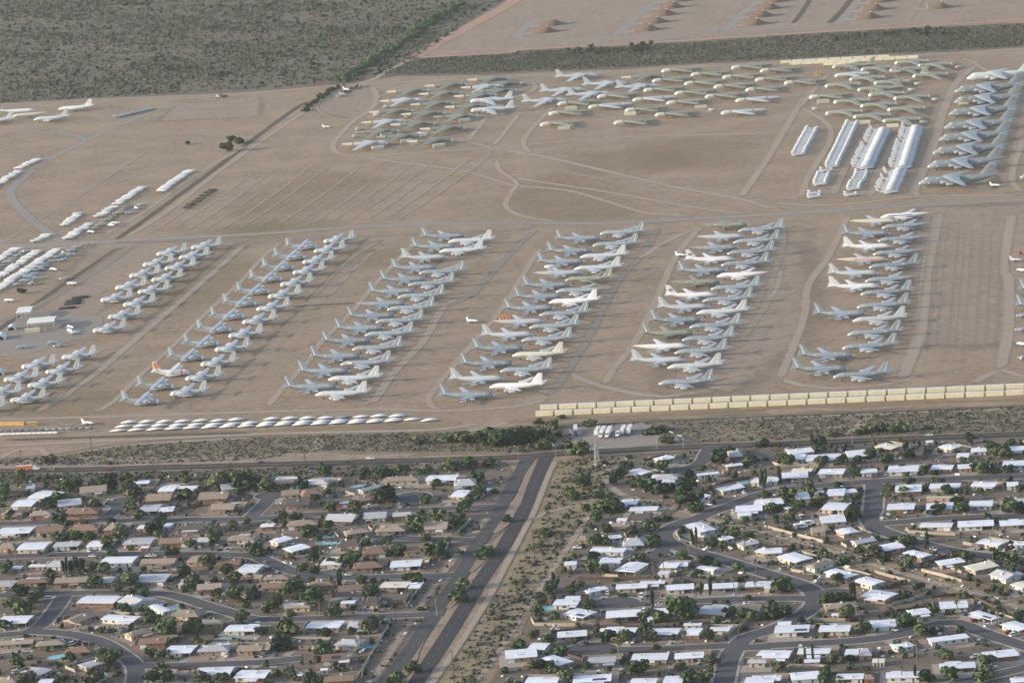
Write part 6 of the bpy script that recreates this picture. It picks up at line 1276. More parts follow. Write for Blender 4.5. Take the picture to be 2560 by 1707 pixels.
CARS = '''
0 2: 1000 1170 r m ; 2120 1136 d m ; 470 1175 s m
1 2: 50 1114 d m ; 850 1110 d m ; 1050 1080 w m
3 2: 1480 868 w m ; 1960 912 s p ; 1590 1062 b p ; 1080 1222 w p ; 970 1250 d p ; 600 1238 w p ; 230 1312 s p ; 320 1308 d p ; 2330 1192 w p ; 1660 1200 d p ; 1960 1440 b p
0 3: 1470 328 w p ; 1370 410 w p ; 1405 408 w p ; 450 800 w p ; 740 690 s p ; 690 688 d p ; 850 412 w p ; 470 405 d p ; 1750 912 d p ; 1850 906 y p ; 2080 1325 w p ; 150 1475 w p ; 1920 945 d p ; 100 715 s p ; 1350 1140 b p ; 785 1222 d p ; 660 1218 w p
1 3: 850 582 w p ; 85 466 s p ; 270 470 w p ; 1260 230 d p ; 1060 232 d p ; 1090 268 s p ; 950 905 d p ; 990 910 b p ; 70 1310 w p ; 10 1035 w p ; 110 535 d p ; 1220 1018 d p ; 1180 510 b p ; 1250 540 s p
2 3: 1530 542 w p ; 1790 345 w p ; 1350 860 w p ; 1260 855 d p ; 920 716 w p ; 880 750 w p ; 1110 1195 w p ; 420 1085 w p ; 1170 106 w p ; 600 335 w p ; 1570 1135 w p ; 1210 910 w p ; 310 1300 w p ; 430 1215 s p
3 3: 760 676 r p ; 1600 945 s p ; 2020 1048 w p ; 1900 1005 r p ; 2200 1110 r p ; 2255 1135 w p ; 1960 1466 y p ; 2020 1466 w p ; 1520 350 w p ; 1565 395 w p ; 2225 325 w p ; 2280 350 w p ; 1160 1090 w p ; 1900 1336 w p ; 270 66 w p ; 340 1145 d p ; 20 465 d p ; 300 1252 w p ; 1260 10 w p ; 1450 15 w p
'''
for (c, r, v) in parse(CARS):
    P = G(c, r, float(v[0]), float(v[1])); d, rp, rd = near_road(P.x, P.y); Q = rd[0]
    k = min(range(len(Q) - 1), key=lambda i: (Q[i] - P).length); a = math.atan2(Q[k+1].y - Q[k].y, Q[k+1].x - Q[k].x)
    if v[3] == 'm': car(P, a, v[2], 'driving on the main road', 'pickup' if v[0] == '1050' else 'sedan', .32)
    else:
        onr = d < rd[1]; h = nearest_house(P.x, P.y)
        car(P, a if onr else a + math.pi / 2, v[2], ('parked on %s' % rd[2]) if onr else 'parked by a %s roof on %s' % (h[7], rd[2]), None, .32 if onr else .2)
for h in HOUSES:
    if len(h) > 9 and rnd.random() < .34:
        P, a = h[9]; col = rnd.choice('wwwssddtbr')
        car(P, a, col, 'on the drive of a %s roof on %s' % (h[7], near_road(P.x, P.y)[2][2]))
# a motor home and a boat-like trailer
for (c, r, x, y) in ((3, 3, 360, 125), (3, 3, 300, 150), (1, 3, 1440, 700)):
    P = G(c, r, x, y); e = empty('motor_home', 'boxy white motor home parked by a %s-roofed house' % nearest_house(P.x, P.y)[7], 'motor home', (P.x, P.y, .1), .2, 'motor homes')
    ob('body', MB().box(-4, 3, -1.25, 1.25, .6, 3.2).mesh('body'), MAT['trailer_white'], e); ob('cab', MB().box(3.0, 4.3, -1.1, 1.1, .6, 2.0).mesh('cab'), MAT['trailer_white'], e); ob('window', MB().box(-2.5, 1.8, -1.3, -1.24, 1.8, 2.6).mesh('window'), MAT['window_glass'], e)
    for x_ in (-2.5, 3.2):
        for s in (1, -1): ob('wheel', MB().cyl((x_, s * 1.25, .42), (x_, s * .9, .42), .42, .42, 10).mesh('wheel'), MAT['dark_rubber'], e)

# ------------------------------------------------------------------ trees
def leaf_mat(name, c1, c2, rand=.25):
    M = mat(name, c1, rough=.7, scale=.9, col2=c2, rand=rand, spec=.15); return M
leaf_mat('leaf_dark', (.018, .038, .020), (.040, .070, .034)); leaf_mat('leaf_mid', (.030, .060, .026), (.064, .105, .046)); leaf_mat('leaf_olive', (.050, .076, .034), (.098, .128, .058)); leaf_mat('leaf_grey', (.055, .068, .040), (.095, .108, .066))
leaf_mat('palm_leaf', (.050, .075, .030), (.095, .115, .050)); std('bark', (.085, .060, .042), rough=.9, var=.2); std('palm_trunk', (.16, .12, .085), rough=.9, var=.2)
def crown_mesh(seed, n=430, lobes=8, flat=.8, size=.25):
    rr = np.random.default_rng(seed); L = []
    for i in range(lobes):
        a = rr.uniform(0, 6.283); R = rr.uniform(.15, .62); L.append((R * math.cos(a), R * math.sin(a), rr.uniform(.35, 1.15) * flat, rr.uniform(.30, .52)))
    vs, fs = [], []
    for k in range(n):
        cx, cy, cz, R = L[rr.integers(lobes)]; d = rr.normal(size=3); d /= np.linalg.norm(d); p = np.array([cx, cy, cz]) + d * R * rr.uniform(.55, 1.08) * np.array([1, 1, .85])
        nn = d + rr.normal(size=3) * .5; nn /= np.linalg.norm(nn); t = np.cross(nn, rr.normal(size=3)); t /= np.linalg.norm(t); b = np.cross(nn, t); s = size * rr.uniform(.55, 1.15); o = len(vs)
        for (i, j) in ((-1, -.6), (.9, -.8), (1, .7), (-.7, 1)): vs.append(tuple(p + t * s * .6 * i + b * s * .6 * j))
        fs.append((o, o + 1, o + 2, o + 3))
    me = bpy.data.meshes.new('crown'); me.from_pydata(vs, [], fs); me.update(); return me
CROWNS = [crown_mesh(100 + i, 430, 6 + i % 5, .7 + .08 * (i % 4)) for i in range(10)]
CYP = crown_mesh(200, 360, 9, 1.0, .34)
def trunk_mesh(seed):
    rr = random.Random(seed); b = MB(); b.cyl((0, 0, 0), (rr.uniform(-.05, .05), rr.uniform(-.05, .05), .45), .075, .05, 7)
    for k in range(4):
        a = rr.uniform(0, 6.28); b.cyl((0, 0, .35), (.4 * math.cos(a), .4 * math.sin(a), rr.uniform(.7, 1.0)), .035, .015, 5)
    return b.mesh('trunk')
TRUNKS = [trunk_mesh(i) for i in range(4)]
def palm_mesh():
    b = MB()
    for k in range(18):
        a = k * 2.4; el = .9 - (k % 6) * .32; d = Vector((math.cos(a), math.sin(a), 0)); s = Vector((-d.y, d.x, 0)) * .16; P = Vector((0, 0, 0)); pts = []
        for j in range(5):
            e2 = el - j * .34; pts.append(P.copy()); P = P + (d * math.cos(e2) + Vector((0, 0, math.sin(e2)))) * .30
        for j in range(4):
            w0, w1 = (1 - j * .2), (1 - (j + 1) * .2); b.add([pts[j] - s * w0, pts[j] + s * w0, pts[j+1] + s * w1, pts[j+1] - s * w1], [(0, 1, 2, 3)])
    return b.mesh('fronds')
PALM = palm_mesh()
PT = MB().cyl((0, 0, 0), (0, 0, 1), .022, .018, 8).mesh('trunk', True)
TONE = {'leaf_dark': 'dark green', 'leaf_mid': 'green', 'leaf_olive': 'olive green', 'leaf_grey': 'grey-green'}
def where(P):
    if P.y > 300 or len(HOUSES) == 0: return 'in the desert scrub'
    h = nearest_house(P.x, P.y); d, rp, rd = near_road(P.x, P.y); dh = math.hypot(h[0] - P.x, h[1] - P.y)
    if dh < 26: return 'by a %s %s roof on %s' % (h[7], 'shed' if h[8] else 'house', rd[2])
    if d < 22: return 'along ' + (rd[2] or 'the street')
    return 'in the open scrub'
def tree(P, w, kind='a', h=None, mt=None, wh=None):
    z0 = -.02; rz = rnd.uniform(0, 6.28)
    if kind == 'p':
        H = h or rnd.uniform(7, 11); e = empty('palm_tree', ('tall' if H > 9 else 'short') + ' slender palm tree ' + (wh or where(P)), 'palm tree', (P.x, P.y, 0), rz, 'palm trees')
        ob('trunk', PT, MAT['palm_trunk'], e, (0, 0, z0), None, (12, 12, H)); ob('crown', PALM, MAT['palm_leaf'], e, (0, 0, H - .1), None, 2.1); return
    if kind == 'c':
        H = h or rnd.uniform(8, 12); e = empty('cypress_tree', 'narrow dark cypress tree ' + (wh or where(P)), 'tree', (P.x, P.y, 0), rz, 'cypress trees')
        ob('trunk', TRUNKS[0], MAT['bark'], e, (0, 0, z0), None, (2.2, 2.2, 2.5)); ob('crown', CYP, MAT['leaf_dark'], e, (0, 0, .2), None, (w * .5 + .35, w * .5 + .35, H / 1.42)); return
    mt = mt or rnd.choices(('leaf_dark', 'leaf_mid', 'leaf_olive', 'leaf_grey'), (4, 5, 2, 1) if kind == 'a' else (0, 1, 4, 3))[0]
    if kind == 's':
        e = empty('bush', '%s %s bush %s' % ('broad' if w > 6 else 'small', TONE[mt], wh or where(P)), 'bush', (P.x, P.y, 0), rz, 'bushes'); R = w * .75; H = w * .52
        ob('crown', rnd.choice(CROWNS), MAT[mt], e, (0, 0, -.12 * H), None, (R, R, H)); ob('stem', TRUNKS[1], MAT['bark'], e, (0, 0, z0), None, (R * .8, R * .8, H * .8)); return
    R = w * .78; H = h or min(12, max(3.4, w * .95)); szn = 'big' if w > 8.5 else 'small' if w < 5 else 'mid-sized'
    e = empty({'leaf_dark': 'dark_leaf_tree', 'leaf_mid': 'mid_leaf_tree'}.get(mt, 'pale_leaf_tree'), '%s round-crowned %s tree %s' % (szn, TONE[mt], wh or where(P)), 'tree', (P.x, P.y, 0), rz, 'trees of the suburb')  # name tells leaf tone only; the tone is mostly picked at random
    ob('trunk', rnd.choice(TRUNKS), MAT['bark'], e, (0, 0, z0), None, (R * .8, R * .8, H * .55)); ob('crown', rnd.choice(CROWNS), MAT[mt], e, (0, 0, H * .06), None, (R, R, H * .64))
TREES = '''
0 2: 620 1385 150 a ; 680 1345 120 a ; 890 1340 130 m ; 1010 1330 150 a ; 1190 1420 190 m ; 1700 1445 130 a ; 1980 1375 200 a ; 2100 1345 170 a ; 2250 1370 200 a ; 450 1540 150 a ; 1190 1570 130 a ; 1290 1485 80 a ; 60 1440 150 a ; 20 1400 130 a ; 190 1290 130 m ; 870 1520 110 a ; 1830 1510 60 a ; 990 1125 60 s ; 450 1110 130 s ; 550 1470 120 a ; 2330 1330 130 a ; 2250 1280 120 m
1 2: 2250 960 210 a ; 2130 930 190 a ; 2350 950 190 a ; 2060 935 120 a ; 80 1380 160 a ; 640 1225 110 m ; 1140 1265 130 a ; 1010 1255 100 a ; 2030 1300 110 a ; 1660 1330 100 a ; 1180 1490 220 a ; 2030 1420 120 a ; 1560 1480 110 m ; 440 1360 90 a ; 240 1370 80 a ; 1930 1575 160 a ; 930 1575 130 a ; 670 1575 120 a ; 540 1460 80 a ; 2140 1145 110 m ; 1800 1180 150 m ; 1950 1170 140 m ; 1350 1185 110 s ; 1550 1190 100 s ; 1100 1200 100 s ; 590 1150 60 m ; 1900 920 160 s ; 1750 920 120 s ; 1500 940 150 s
2 2: 650 1075 190 m ; 60 930 190 a ; 200 905 160 a ; 340 910 110 m ; 290 1000 130 m ; 510 985 90 a ; 380 795 130 s ; 720 775 110 s ; 450 705 70 s ; 240 755 90 s ; 80 1010 80 s ; 190 970 70 s ; 1410 925 130 s ; 1270 845 130 s ; 1380 820 100 s ; 1050 1200 120 a ; 990 1265 130 a ; 1380 1200 130 a ; 1270 1160 60 a ; 850 1135 65 a ; 1220 1220 60 p ; 1900 1130 160 a ; 1990 1030 90 a ; 2160 1150 110 a ; 2300 965 100 a ; 1620 1260 110 a ; 660 1350 150 m ; 780 1450 110 m ; 680 1550 90 m ; 540 1440 150 s ; 1140 1320 110 a ; 1250 1380 150 m ; 1600 1420 180 a ; 1440 1380 110 a ; 1350 1400 90 a ; 930 1305 80 a ; 870 1565 200 a ; 980 1570 120 a ; 2290 1335 35 c ; 2325 1335 35 c ; 2320 1450 100 a ; 1650 1510 160 a ; 1540 1500 110 a ; 2220 1225 65 a ; 1690 1560 130 a
3 2: 480 965 110 a ; 480 1030 100 a ; 410 970 30 c ; 1850 895 80 a ; 1850 935 60 a ; 2240 965 90 a ; 2060 1040 130 a ; 2140 1070 150 m ; 950 1080 130 a ; 1070 1118 120 a ; 1280 1078 110 a ; 840 1118 80 a ; 960 968 55 p ; 1010 968 55 p ; 130 1105 100 a ; 190 1140 110 m ; 500 1140 110 m ; 660 1140 100 a ; 110 1298 35 c ; 820 1228 80 a ; 790 1260 40 c ; 1450 1220 110 a ; 1520 1230 70 a ; 1940 1228 150 m ; 2080 1210 80 a ; 2200 1210 90 a ; 1800 1120 70 a ; 650 1330 70 a ; 780 1330 50 p ; 855 1380 60 a ; 1300 1318 85 a ; 1540 1308 80 a ; 1600 1308 70 a ; 1270 1410 110 m ; 1130 1370 90 a ; 200 1475 160 a ; 390 1410 140 m ; 470 1510 150 m ; 750 1520 100 a ; 820 1448 80 a ; 60 1570 130 a ; 270 1560 120 a ; 780 1578 120 a ; 1080 1440 90 m ; 1740 1500 100 a ; 1790 1570 130 a ; 1570 1575 110 a ; 2210 1575 160 m ; 2320 1390 100 a ; 2300 1575 130 a ; 1050 820 130 s ; 1250 815 140 s ; 900 838 130 s ; 800 850 90 s ; 590 868 90 s ; 1460 808 90 s ; 1150 830 110 s ; 90 980 70 a ; 1640 1400 110 a
0 3: 540 120 130 a ; 1020 105 85 a ; 620 148 85 a ; 1410 200 130 a ; 1470 250 110 m ; 1480 98 110 a ; 2150 158 110 m ; 1910 188 80 m ; 2280 118 80 a ; 560 275 140 a ; 680 275 150 a ; 800 275 130 a ; 1120 245 150 a ; 1750 338 110 a ; 1960 285 120 m ; 1920 510 150 m ; 2300 390 130 a ; 1030 408 105 m ; 1570 410 110 a ; 1000 318 130 a ; 1690 580 130 a ; 460 620 120 m ; 860 548 120 a ; 960 568 120 a ; 1180 690 170 a ; 1070 732 110 m ; 880 698 140 a ; 220 768 120 a ; 360 768 105 a ; 1780 700 150 a ; 2080 570 130 a ; 2170 650 110 a ; 60 568 100 a ; 120 905 170 a ; 220 965 190 a ; 350 835 140 a ; 1370 1010 130 a ; 1140 918 115 a ; 1210 778 85 a ; 1330 778 100 a ; 2000 798 130 a ; 2150 815 160 m ; 2260 820 150 a ; 2310 780 110 a ; 2230 1020 160 m ; 1520 1140 190 a ; 1790 1120 170 a ; 1390 1330 95 a ; 1500 1340 100 m ; 920 1330 105 a ; 1020 1408 170 a ; 160 1430 130 a ; 640 1378 110 a ; 1490 1458 125 m ; 60 1068 110 a ; 1810 1208 95 a ; 230 1575 150 a ; 1400 1568 150 a ; 1540 1568 140 a ; 890 1575 190 m ; 1860 1548 130 a ; 2030 1558 120 a ; 590 565 22 c ; 615 560 22 c ; 650 565 22 c ; 670 560 22 c ; 690 565 22 c ; 720 560 22 c ; 745 565 22 c ; 770 560 22 c ; 150 440 50 p ; 100 60 90 a ; 1300 60 110 a ; 2150 640 110 m
1 3: 260 88 110 a ; 360 86 100 a ; 930 68 105 a ; 660 158 100 a ; 500 218 150 m ; 1000 318 100 a ; 1220 308 120 a ; 1480 180 170 a ; 1690 88 140 a ; 1830 138 130 a ; 1550 278 100 m ; 1760 308 90 m ; 2290 98 95 m ; 2110 398 125 a ; 2050 438 75 a ; 1640 438 180 a ; 1280 408 140 a ; 30 410 140 a ; 530 468 125 a ; 330 428 65 a ; 850 498 170 m ; 520 568 95 a ; 430 538 90 a ; 1400 636 110 m ; 1480 636 90 m ; 1530 648 55 a ; 770 688 50 c ; 980 658 110 a ; 1060 798 160 a ; 1380 828 85 m ; 1920 706 130 m ; 1840 836 160 m ; 370 768 180 a ; 530 858 200 a ; 170 888 140 m ; 730 908 120 a ; 720 978 120 m ; 100 928 75 a ; 310 1128 190 m ; 220 1268 170 a ; 620 1148 120 a ; 620 1308 140 m ; 1050 1118 180 a ; 1130 1018 85 a ; 880 1118 75 a ; 1420 1478 140 m ; 1280 1575 140 m ; 510 1575 140 a ; 300 1528 120 a ; 610 1575 100 a ; 50 1128 95 a ; 2280 1478 75 a ; 1980 1548 70 s ; 400 620 40 p ; 590 960 40 p ; 1040 880 50 p ; 700 500 100 a
2 3: 610 140 85 m ; 300 218 130 s ; 240 318 90 s ; 760 98 130 a ; 870 208 105 a ; 1280 178 125 a ; 1300 318 130 a ; 770 328 140 a ; 860 318 105 a ; 1080 208 105 m ; 1560 188 70 a ; 1830 288 85 a ; 2050 248 130 a ; 2170 248 85 a ; 1950 328 85 a ; 750 448 105 a ; 730 548 115 a ; 840 578 115 a ; 1200 478 140 m ; 1025 498 75 a ; 1570 438 100 a ; 1790 495 130 a ; 1870 500 90 a ; 2090 548 110 m ; 490 560 80 a ; 390 690 28 c ; 1660 288 28 c ; 1695 278 22 c ; 1290 900 40 c ; 1740 770 28 c ; 1825 768 32 c ; 1560 1000 270 B ; 360 750 140 a ; 570 758 120 a ; 260 848 120 a ; 700 880 105 a ; 400 988 105 a ; 230 948 100 a ; 1670 968 105 a ; 1990 968 110 a ; 2110 978 120 a ; 2230 998 130 m ; 1890 1038 120 a ; 1380 1008 140 a ; 1210 998 105 a ; 970 1028 75 a ; 200 1158 90 a ; 870 1198 140 a ; 1040 1198 140 a ; 1250 1178 130 m ; 1790 1178 140 a ; 1230 1088 95 a ; 980 1320 65 p ; 1605 1275 60 p ; 340 1228 120 a ; 450 1318 120 a ; 680 1448 95 a ; 60 1248 115 a ; 250 1470 140 a ; 370 1478 130 a ; 1160 1498 160 a ; 1560 1448 95 a ; 1820 1420 140 m ; 500 1568 150 m ; 1630 1578 150 a ; 1750 1575 140 a ; 1330 1278 75 a ; 1860 848 50 a ; 2170 808 75 a ; 2140 358 60 p ; 2240 548 60 p ; 1625 440 50 p ; 1395 570 40 p ; 2240 770 40 p ; 2040 730 40 p ; 1300 600 35 p ; 120 650 80 s ; 60 820 70 s ; 500 60 70 s ; 420 200 60 s
3 3: 780 68 130 a ; 210 68 70 a ; 590 168 55 a ; 180 168 75 m ; 980 408 160 a ; 1050 458 105 a ; 860 378 85 a ; 1250 305 110 m ; 1320 305 110 a ; 1160 278 75 a ; 1000 268 65 a ; 1460 358 45 c ; 1300 500 150 m ; 1730 428 100 m ; 1830 438 110 m ; 2130 478 140 a ; 2230 478 130 a ; 2230 540 120 a ; 160 728 180 m ; 640 648 105 a ; 690 488 110 a ; 530 418 105 a ; 910 568 55 a ; 1400 728 105 a ; 1290 788 75 a ; 540 858 130 a ; 640 855 140 a ; 720 980 150 m ; 480 968 60 a ; 880 1120 130 m ; 1110 948 85 m ; 1250 1058 160 m ; 1540 918 75 a ; 300 1018 75 a ; 385 1028 65 a ; 1400 1138 150 m ; 1530 1118 75 a ; 1640 1358 130 m ; 2330 998 130 a ; 60 968 150 a ; 160 960 130 a ; 640 1398 140 m ; 770 1368 85 a ; 770 1438 85 a ; 910 1458 65 a ; 1220 1298 85 a ; 1460 1548 140 a ; 1670 1548 160 a ; 2010 1428 160 m ; 1370 1348 38 p ; 2110 1028 75 p ; 2180 1068 70 p ; 1740 948 60 p ; 90 1478 140 a ; 540 1498 105 a ; 520 1575 130 a ; 680 1575 85 a ; 1230 1548 65 p ; 1250 668 65 a ; 1790 808 95 a ; 345 1393 20 c ; 415 1393 20 c ; 1350 1548 24 c ; 1980 1575 170 a ; 1850 608 65 a ; 770 808 28 c ; 800 800 28 c ; 2100 840 60 s ; 1080 460 90 a ; 1450 500 80 s ; 2150 720 60 a
'''
TPTS = []
for (c, r, v) in parse(TREES):
    x, y, wz, k = float(v[0]), float(v[1]), float(v[2]), v[3]
    P = G(c, r, x, y - (.06 * wz if k in 'am' else 0)); wm = wz / 3.672 / ppm(P)
    TPTS.append((P.x, P.y))
    if k == 'B': tree(P, wm * .8, 'a', 17.0, 'leaf_mid', 'beside the cul-de-sac, taller than any other')
    elif k == 'c': tree(P, wm, 'c', 12 if wz > 30 else None)
    elif k == 'm': tree(P, wm, 'a', None, rnd.choice(('leaf_olive', 'leaf_olive', 'leaf_mid', 'leaf_grey')))
    else: tree(P, wm, k)
# green line of trees beside the desert and bushes at the ditch
def along(line, n, jit, wr, kinds, wh, mts=None):
    Q = smooth_line([at(p) for p in polyline(line)], 10)
    for k in range(n):
        i = rnd.randrange(len(Q) - 1); P = Q[i].lerp(Q[i+1], rnd.random()) + Vector((rnd.uniform(-jit, jit), rnd.uniform(-jit * 2, jit * 2), 0)); tree(P, rnd.uniform(*wr), rnd.choice(kinds), None, rnd.choice(mts) if mts else None, wh)
for (c, r, x, y, w_) in ((0, 0, 2125, 1310, 16), (0, 0, 2205, 1320, 15), (0, 0, 2085, 1395, 20), (0, 0, 1720, 1330, 9), (0, 1, 205, 1125, 10)):
    P = G(c, r, x, y); tree(P, w_ * .62, 'a', None, 'leaf_dark', 'alone in the dry field')
# ------------------------------------------------------------------ desert shrubs, too many to count
ico = [(0, 0, 1), (.894, 0, .447), (.276, .851, .447), (-.724, .526, .447), (-.724, -.526, .447), (.276, -.851, .447), (.724, .526, -.447), (-.276, .851, -.447), (-.894, 0, -.447), (-.276, -.851, -.447), (.724, -.526, -.447), (0, 0, -1)]
icf = [(0,1,2),(0,2,3),(0,3,4),(0,4,5),(0,5,1),(1,6,2),(2,7,3),(3,8,4),(4,9,5),(5,10,1),(6,7,2),(7,8,3),(8,9,4),(9,10,5),(10,6,1)]
def shrubs(name, poly, n, smin, smax, mt, label, avoid=True, clump=0.0):
    xs = np.array([p.x for p in poly]); ys = np.array([p.y for p in poly])
    X = nrg.uniform(xs.min(), xs.max(), n * 3); Y = nrg.uniform(ys.min(), ys.max(), n * 3)
    keep = inside(poly, X, Y) & ~inside(LOT, X, Y)
    # density follows broad patches of the terrain
    f = np.sin(X * .011 + 2 * np.sin(Y * .006)) + np.sin(Y * .013 + 1.7 * np.sin(X * .009)) + np.sin((X + Y) * .031)
    keep &= nrg.uniform(0, 1, X.size) < (1 - clump) + clump * (f > 0.1)
    X, Y = X[keep][:n], Y[keep][:n]
    if avoid:
        d = np.full(X.size, 1e9)
        for q in ROADPTS[::2]: d = np.minimum(d, np.hypot(X - q[0], Y - q[1]) - q[2])
        X, Y = X[d > 1], Y[d > 1]
    S = smin + (smax - smin) * nrg.random(X.size) ** 2.2
    V = np.array(ico); k = len(V); m_ = X.size
    J = V[None] * (1 + nrg.uniform(-.38, .38, (m_, k, 1))) * np.stack([S, S, S * nrg.uniform(.5, .85, m_)], -1)[:, None, :]
    J[..., 0] += X[:, None]; J[..., 1] += Y[:, None]; J[..., 2] += (S * .28)[:, None]
    F = (np.array(icf)[None] + (np.arange(m_) * k)[:, None, None]).reshape(-1, 3)
    me = bpy.data.meshes.new(name); me.vertices.add(m_ * k); me.vertices.foreach_set('co', J.reshape(-1).astype(np.float32))
    me.loops.add(F.size); me.loops.foreach_set('vertex_index', F.reshape(-1).astype(np.int32)); me.polygons.add(len(F))
    me.polygons.foreach_set('loop_start', np.arange(0, F.size, 3, dtype=np.int32)); me.update(calc_edges=True)
    o = ob(name, me, mt); o['kind'] = 'stuff'; tag(o, label, 'shrubs'); return o
sa = mat('scrub_leaf', (.034, .041, .027), rough=.9, scale=.02, col2=(.074, .078, .050), detail=6, spec=.1)
sb_ = mat('scrub_leaf_green', (.030, .046, .026), rough=.9, scale=.1, col2=(.060, .074, .042), detail=6, spec=.1)
sc_ = mat('dry_tuft', (.15, .125, .075), rough=.9, scale=.2, col2=(.26, .205, .12), detail=6, spec=.1)
shrubs('desert_shrubs', SCRUB_A, 42000, .6, 2.3, sa, 'low grey-green shrubs covering the wide desert', False, .45)
shrubs('desert_shrubs', SCRUB_A, 4500, 1.2, 3.4, sb_, 'larger green shrubs scattered over the wide desert', False, .75)
shrubs('desert_shrubs', SCRUB_B, 17000, .5, 1.7, sa, 'grey-green shrubs in the belt behind the bombers', False, .3)
shrubs('desert_shrubs', SCRUB_C, 11000, .3, 1.1, sa, 'grey-green shrubs in the strip beside the main road', True, .45)
shrubs('desert_shrubs', VERGE, 2000, .4, 1.9, sa, 'low shrubs on the verge of the divided road', True, .4)
def leafy(name, pts, mt, label):
    """many leafy clumps joined: pts = (x, y, radius, height)"""
    src = []
    for me in CROWNS[:4]:
        a = np.zeros(len(me.vertices) * 3); me.vertices.foreach_get('co', a); a = a.reshape(-1, 3); src.append(a[:160 * 4])
    V = []
    for (x, y, R, H) in pts:
        a = src[nrg.integers(4)]; t = nrg.uniform(0, 6.283); c, s_ = math.cos(t), math.sin(t)
        b = np.stack([(a[:, 0] * c - a[:, 1] * s_) * R + x, (a[:, 0] * s_ + a[:, 1] * c) * R + y, (a[:, 2] - .12) * H], -1)
        b = b.reshape(-1, 4, 3); m_ = b.mean(1, keepdims=True); b = m_ + (b - m_) * 1.35; V.append(b.reshape(-1, 3))
    V = np.concatenate(V); n_ = len(V)
    me = bpy.data.meshes.new(name); me.vertices.add(n_); me.vertices.foreach_set('co', V.reshape(-1).astype(np.float32))
    me.loops.add(n_); me.loops.foreach_set('vertex_index', np.arange(n_, dtype=np.int32)); me.polygons.add(n_ // 4)
    me.polygons.foreach_set('loop_start', np.arange(0, n_, 4, dtype=np.int32)); me.update(calc_edges=True)
    o = ob(name, me, mt); o['kind'] = 'stuff'; tag(o, label, 'shrubs'); return o
def garden(poly, n, smin, smax):
    xs = [p.x for p in poly]; ys = [p.y for p in poly]; out = []; t = 0
    while len(out) < n and t < n * 12:
        t += 1; x, y = rnd.uniform(min(xs), max(xs)), rnd.uniform(max(min(ys), -860), max(ys))
        if not inside(poly, np.array([x]), np.array([y]))[0]: continue
        d, rp, rd = near_road(x, y)
        if d < rp[2] + .8 or on_house(x, y, .6): continue
        # gardens grow round houses
        i = np.min((HARR[:, 0] - x) ** 2 + (HARR[:, 1] - y) ** 2)
        if i > 30 ** 2 and rnd.random() < .8: continue
        R = smin + (smax - smin) * rnd.random() ** 2; out.append((x, y, R, R * rnd.uniform(.7, 1.3)))
    return out
for k, (poly, n1, n2) in enumerate(((TOWN_L, 520, 420), (TOWN_R, 430, 380))):
    side_ = ('the suburb by the shade trees', 'the suburb by the wash')[k]
    leafy('garden_shrubs', garden(poly, n1, .8, 3.4), MAT['leaf_mid'], 'green garden shrubs crowding the yards of ' + side_)
    leafy('garden_shrubs', garden(poly, n2, .8, 3.0), MAT['leaf_dark'], 'dark garden shrubs crowding the yards of ' + side_)
    leafy('garden_shrubs', garden(poly, n2, .6, 2.2), MAT['leaf_grey'], 'dusty garden shrubs crowding the yards of ' + side_)
def clutter(name, pts, mt, label):
    b = MB()
    for (x, y, R, H) in pts:
        a = rnd.uniform(0, 3.14); l, w_, h_ = R * rnd.uniform(.5, 1.3), R * rnd.uniform(.3, .8), R * rnd.uniform(.4, 1.0); k0 = len(b.v); b.box(-l, l, -w_, w_, 0, h_); c, s_ = math.cos(a), math.sin(a)
        b.v[k0:] = [(px_ * c - py_ * s_ + x, px_ * s_ + py_ * c + y, pz_ + .1) for (px_, py_, pz_) in b.v[k0:]]
    o = ob(name, b.mesh(name), mt); o['kind'] = 'stuff'; tag(o, label, 'clutter')
for (nm, mk, n_) in (('pale', 'cover_white', 260), ('rusty brown', 'wood_fence', 260), ('grey', 'cooler_metal', 260), ('dark', 'hollow_shade_dark_junk', 200)):
    clutter('yard_clutter', garden(TOWN_L, n_, .5, 1.3) + garden(TOWN_R, n_, .5, 1.3), MAT[mk], nm + ' boxes and bins littering the back yards')
def belt(line, n, jit, r0, r1):
    Q = smooth_line([at(p) for p in polyline(line)], 10); out = []
    for k in range(n):
        i = rnd.randrange(len(Q) - 1); P = Q[i].lerp(Q[i+1], rnd.random()); R = rnd.uniform(r0, r1); out.append((P.x + rnd.uniform(-jit, jit), P.y + rnd.uniform(-jit, jit) * 2, R, R * rnd.uniform(.7, 1.1)))
    return out
leafy('desert_thicket', belt('1 0: 780 755, 850 725, 1000 620, 1300 420, 1430 330, 1560 240, 1900 30', 190, 7, 2.5, 6), MAT['leaf_mid'], 'green thicket line along the desert edge')
leafy('desert_thicket', belt('1 0: 440 1030, 600 900, 790 785', 50, 3.5, 1.8, 3.8), MAT['leaf_mid'], 'green thicket in the ditch at the corner of the bombers')
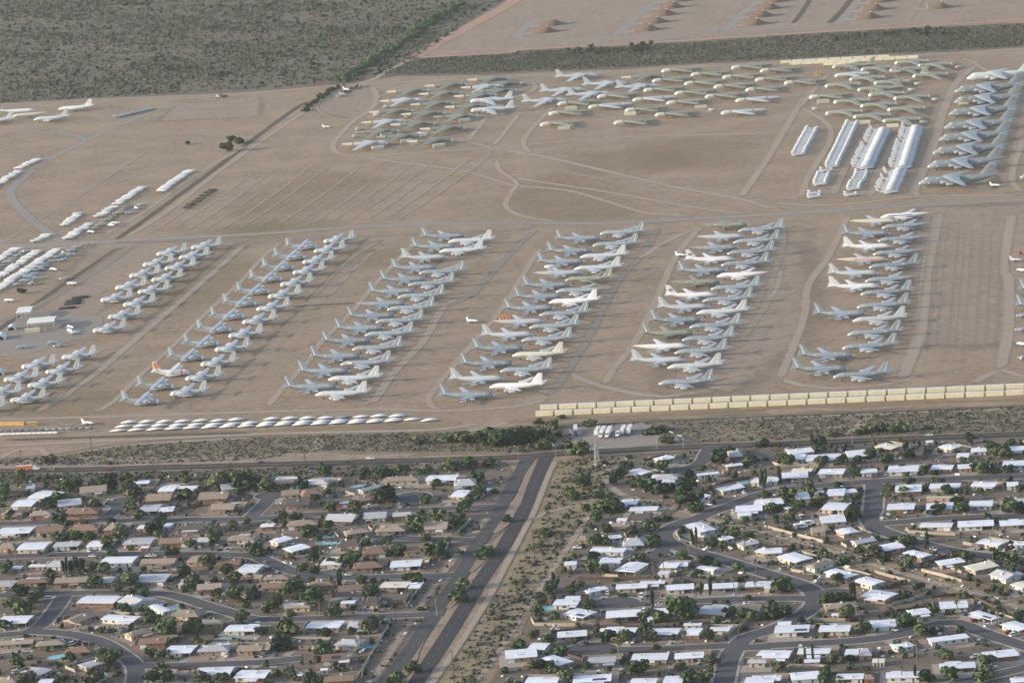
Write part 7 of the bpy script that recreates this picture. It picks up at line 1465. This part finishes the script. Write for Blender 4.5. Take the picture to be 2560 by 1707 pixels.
leafy('desert_thicket', belt('2 0: 550 465, 1000 470, 1300 430', 40, 14, 2, 5) + belt('3 0: 500 350, 1300 310, 1800 290', 30, 14, 2, 5), MAT['leaf_mid'], 'green thickets in the belt behind the bombers')
leafy('desert_thicket', belt('1 2: 2040 930, 2200 900, 2350 900 | 2 2: 150 890, 400 880', 40, 9, 2, 4.5), MAT['leaf_mid'], 'dense green thicket beside the gravel lot')
leafy('desert_thicket', [(P.x, P.y, R, R * .8) for P, R in ((G(rnd.choice((0, 1)), 0, rnd.uniform(0, 2350), rnd.uniform(20, 800)), rnd.uniform(1.8, 4.5)) for _ in range(420)) if inside(SCRUB_A, np.array([P.x]), np.array([P.y]))[0]], MAT['leaf_dark'], 'dark bushes dotted over the wide desert')
wash = [at(p) for p in polyline('2 2: 900 1360, 1300 1450, 1650 1530 | 2 3: 1750 50, 2350 170 | 3 3: 600 330, 1100 490, 1700 650, 2350 840 | 3 3: 2350 930, 1700 740, 1100 590, 550 430, 0 280 | 2 3: 1900 160, 1500 60 | 2 2: 1300 1540, 900 1420')]
shrubs('wash_shrubs', wash, 1500, .25, .95, sc_, 'dry tufts growing in the sandy wash', True, .3)
mainb = [at(p) for p in polyline('0 2: -200 1225, 1200 1195, 2350 1165 | 1 2: 1200 1130, 2250 1095, 2250 1180, 1900 1210, 1100 1230 | 0 2: 2350 1250, 1000 1290, -200 1310')]
shrubs('roadside_shrubs', mainb, 1800, .4, 1.6, sb_, 'roadside shrubs between the main road and the houses', True, .3)

# ------------------------------------------------------------------ the hazy air
hz = bpy.data.materials.new('haze'); hz.use_nodes = True; n = hz.node_tree.nodes; n.clear()
out = n.new('ShaderNodeOutputMaterial'); vol = n.new('ShaderNodeVolumePrincipled')
vol.inputs['Color'].default_value = (.80, .86, .95, 1); vol.inputs['Density'].default_value = 0.000016; vol.inputs['Anisotropy'].default_value = 0.2
hz.node_tree.links.new(vol.outputs[0], out.inputs['Volume'])
h = ob('haze', MB().box(-3600, 3600, -3000, 8100, -1.0, 640).mesh('haze'), hz); h['kind'] = 'stuff'; tag(h, 'thin pale haze filling the air over the whole place', 'haze')
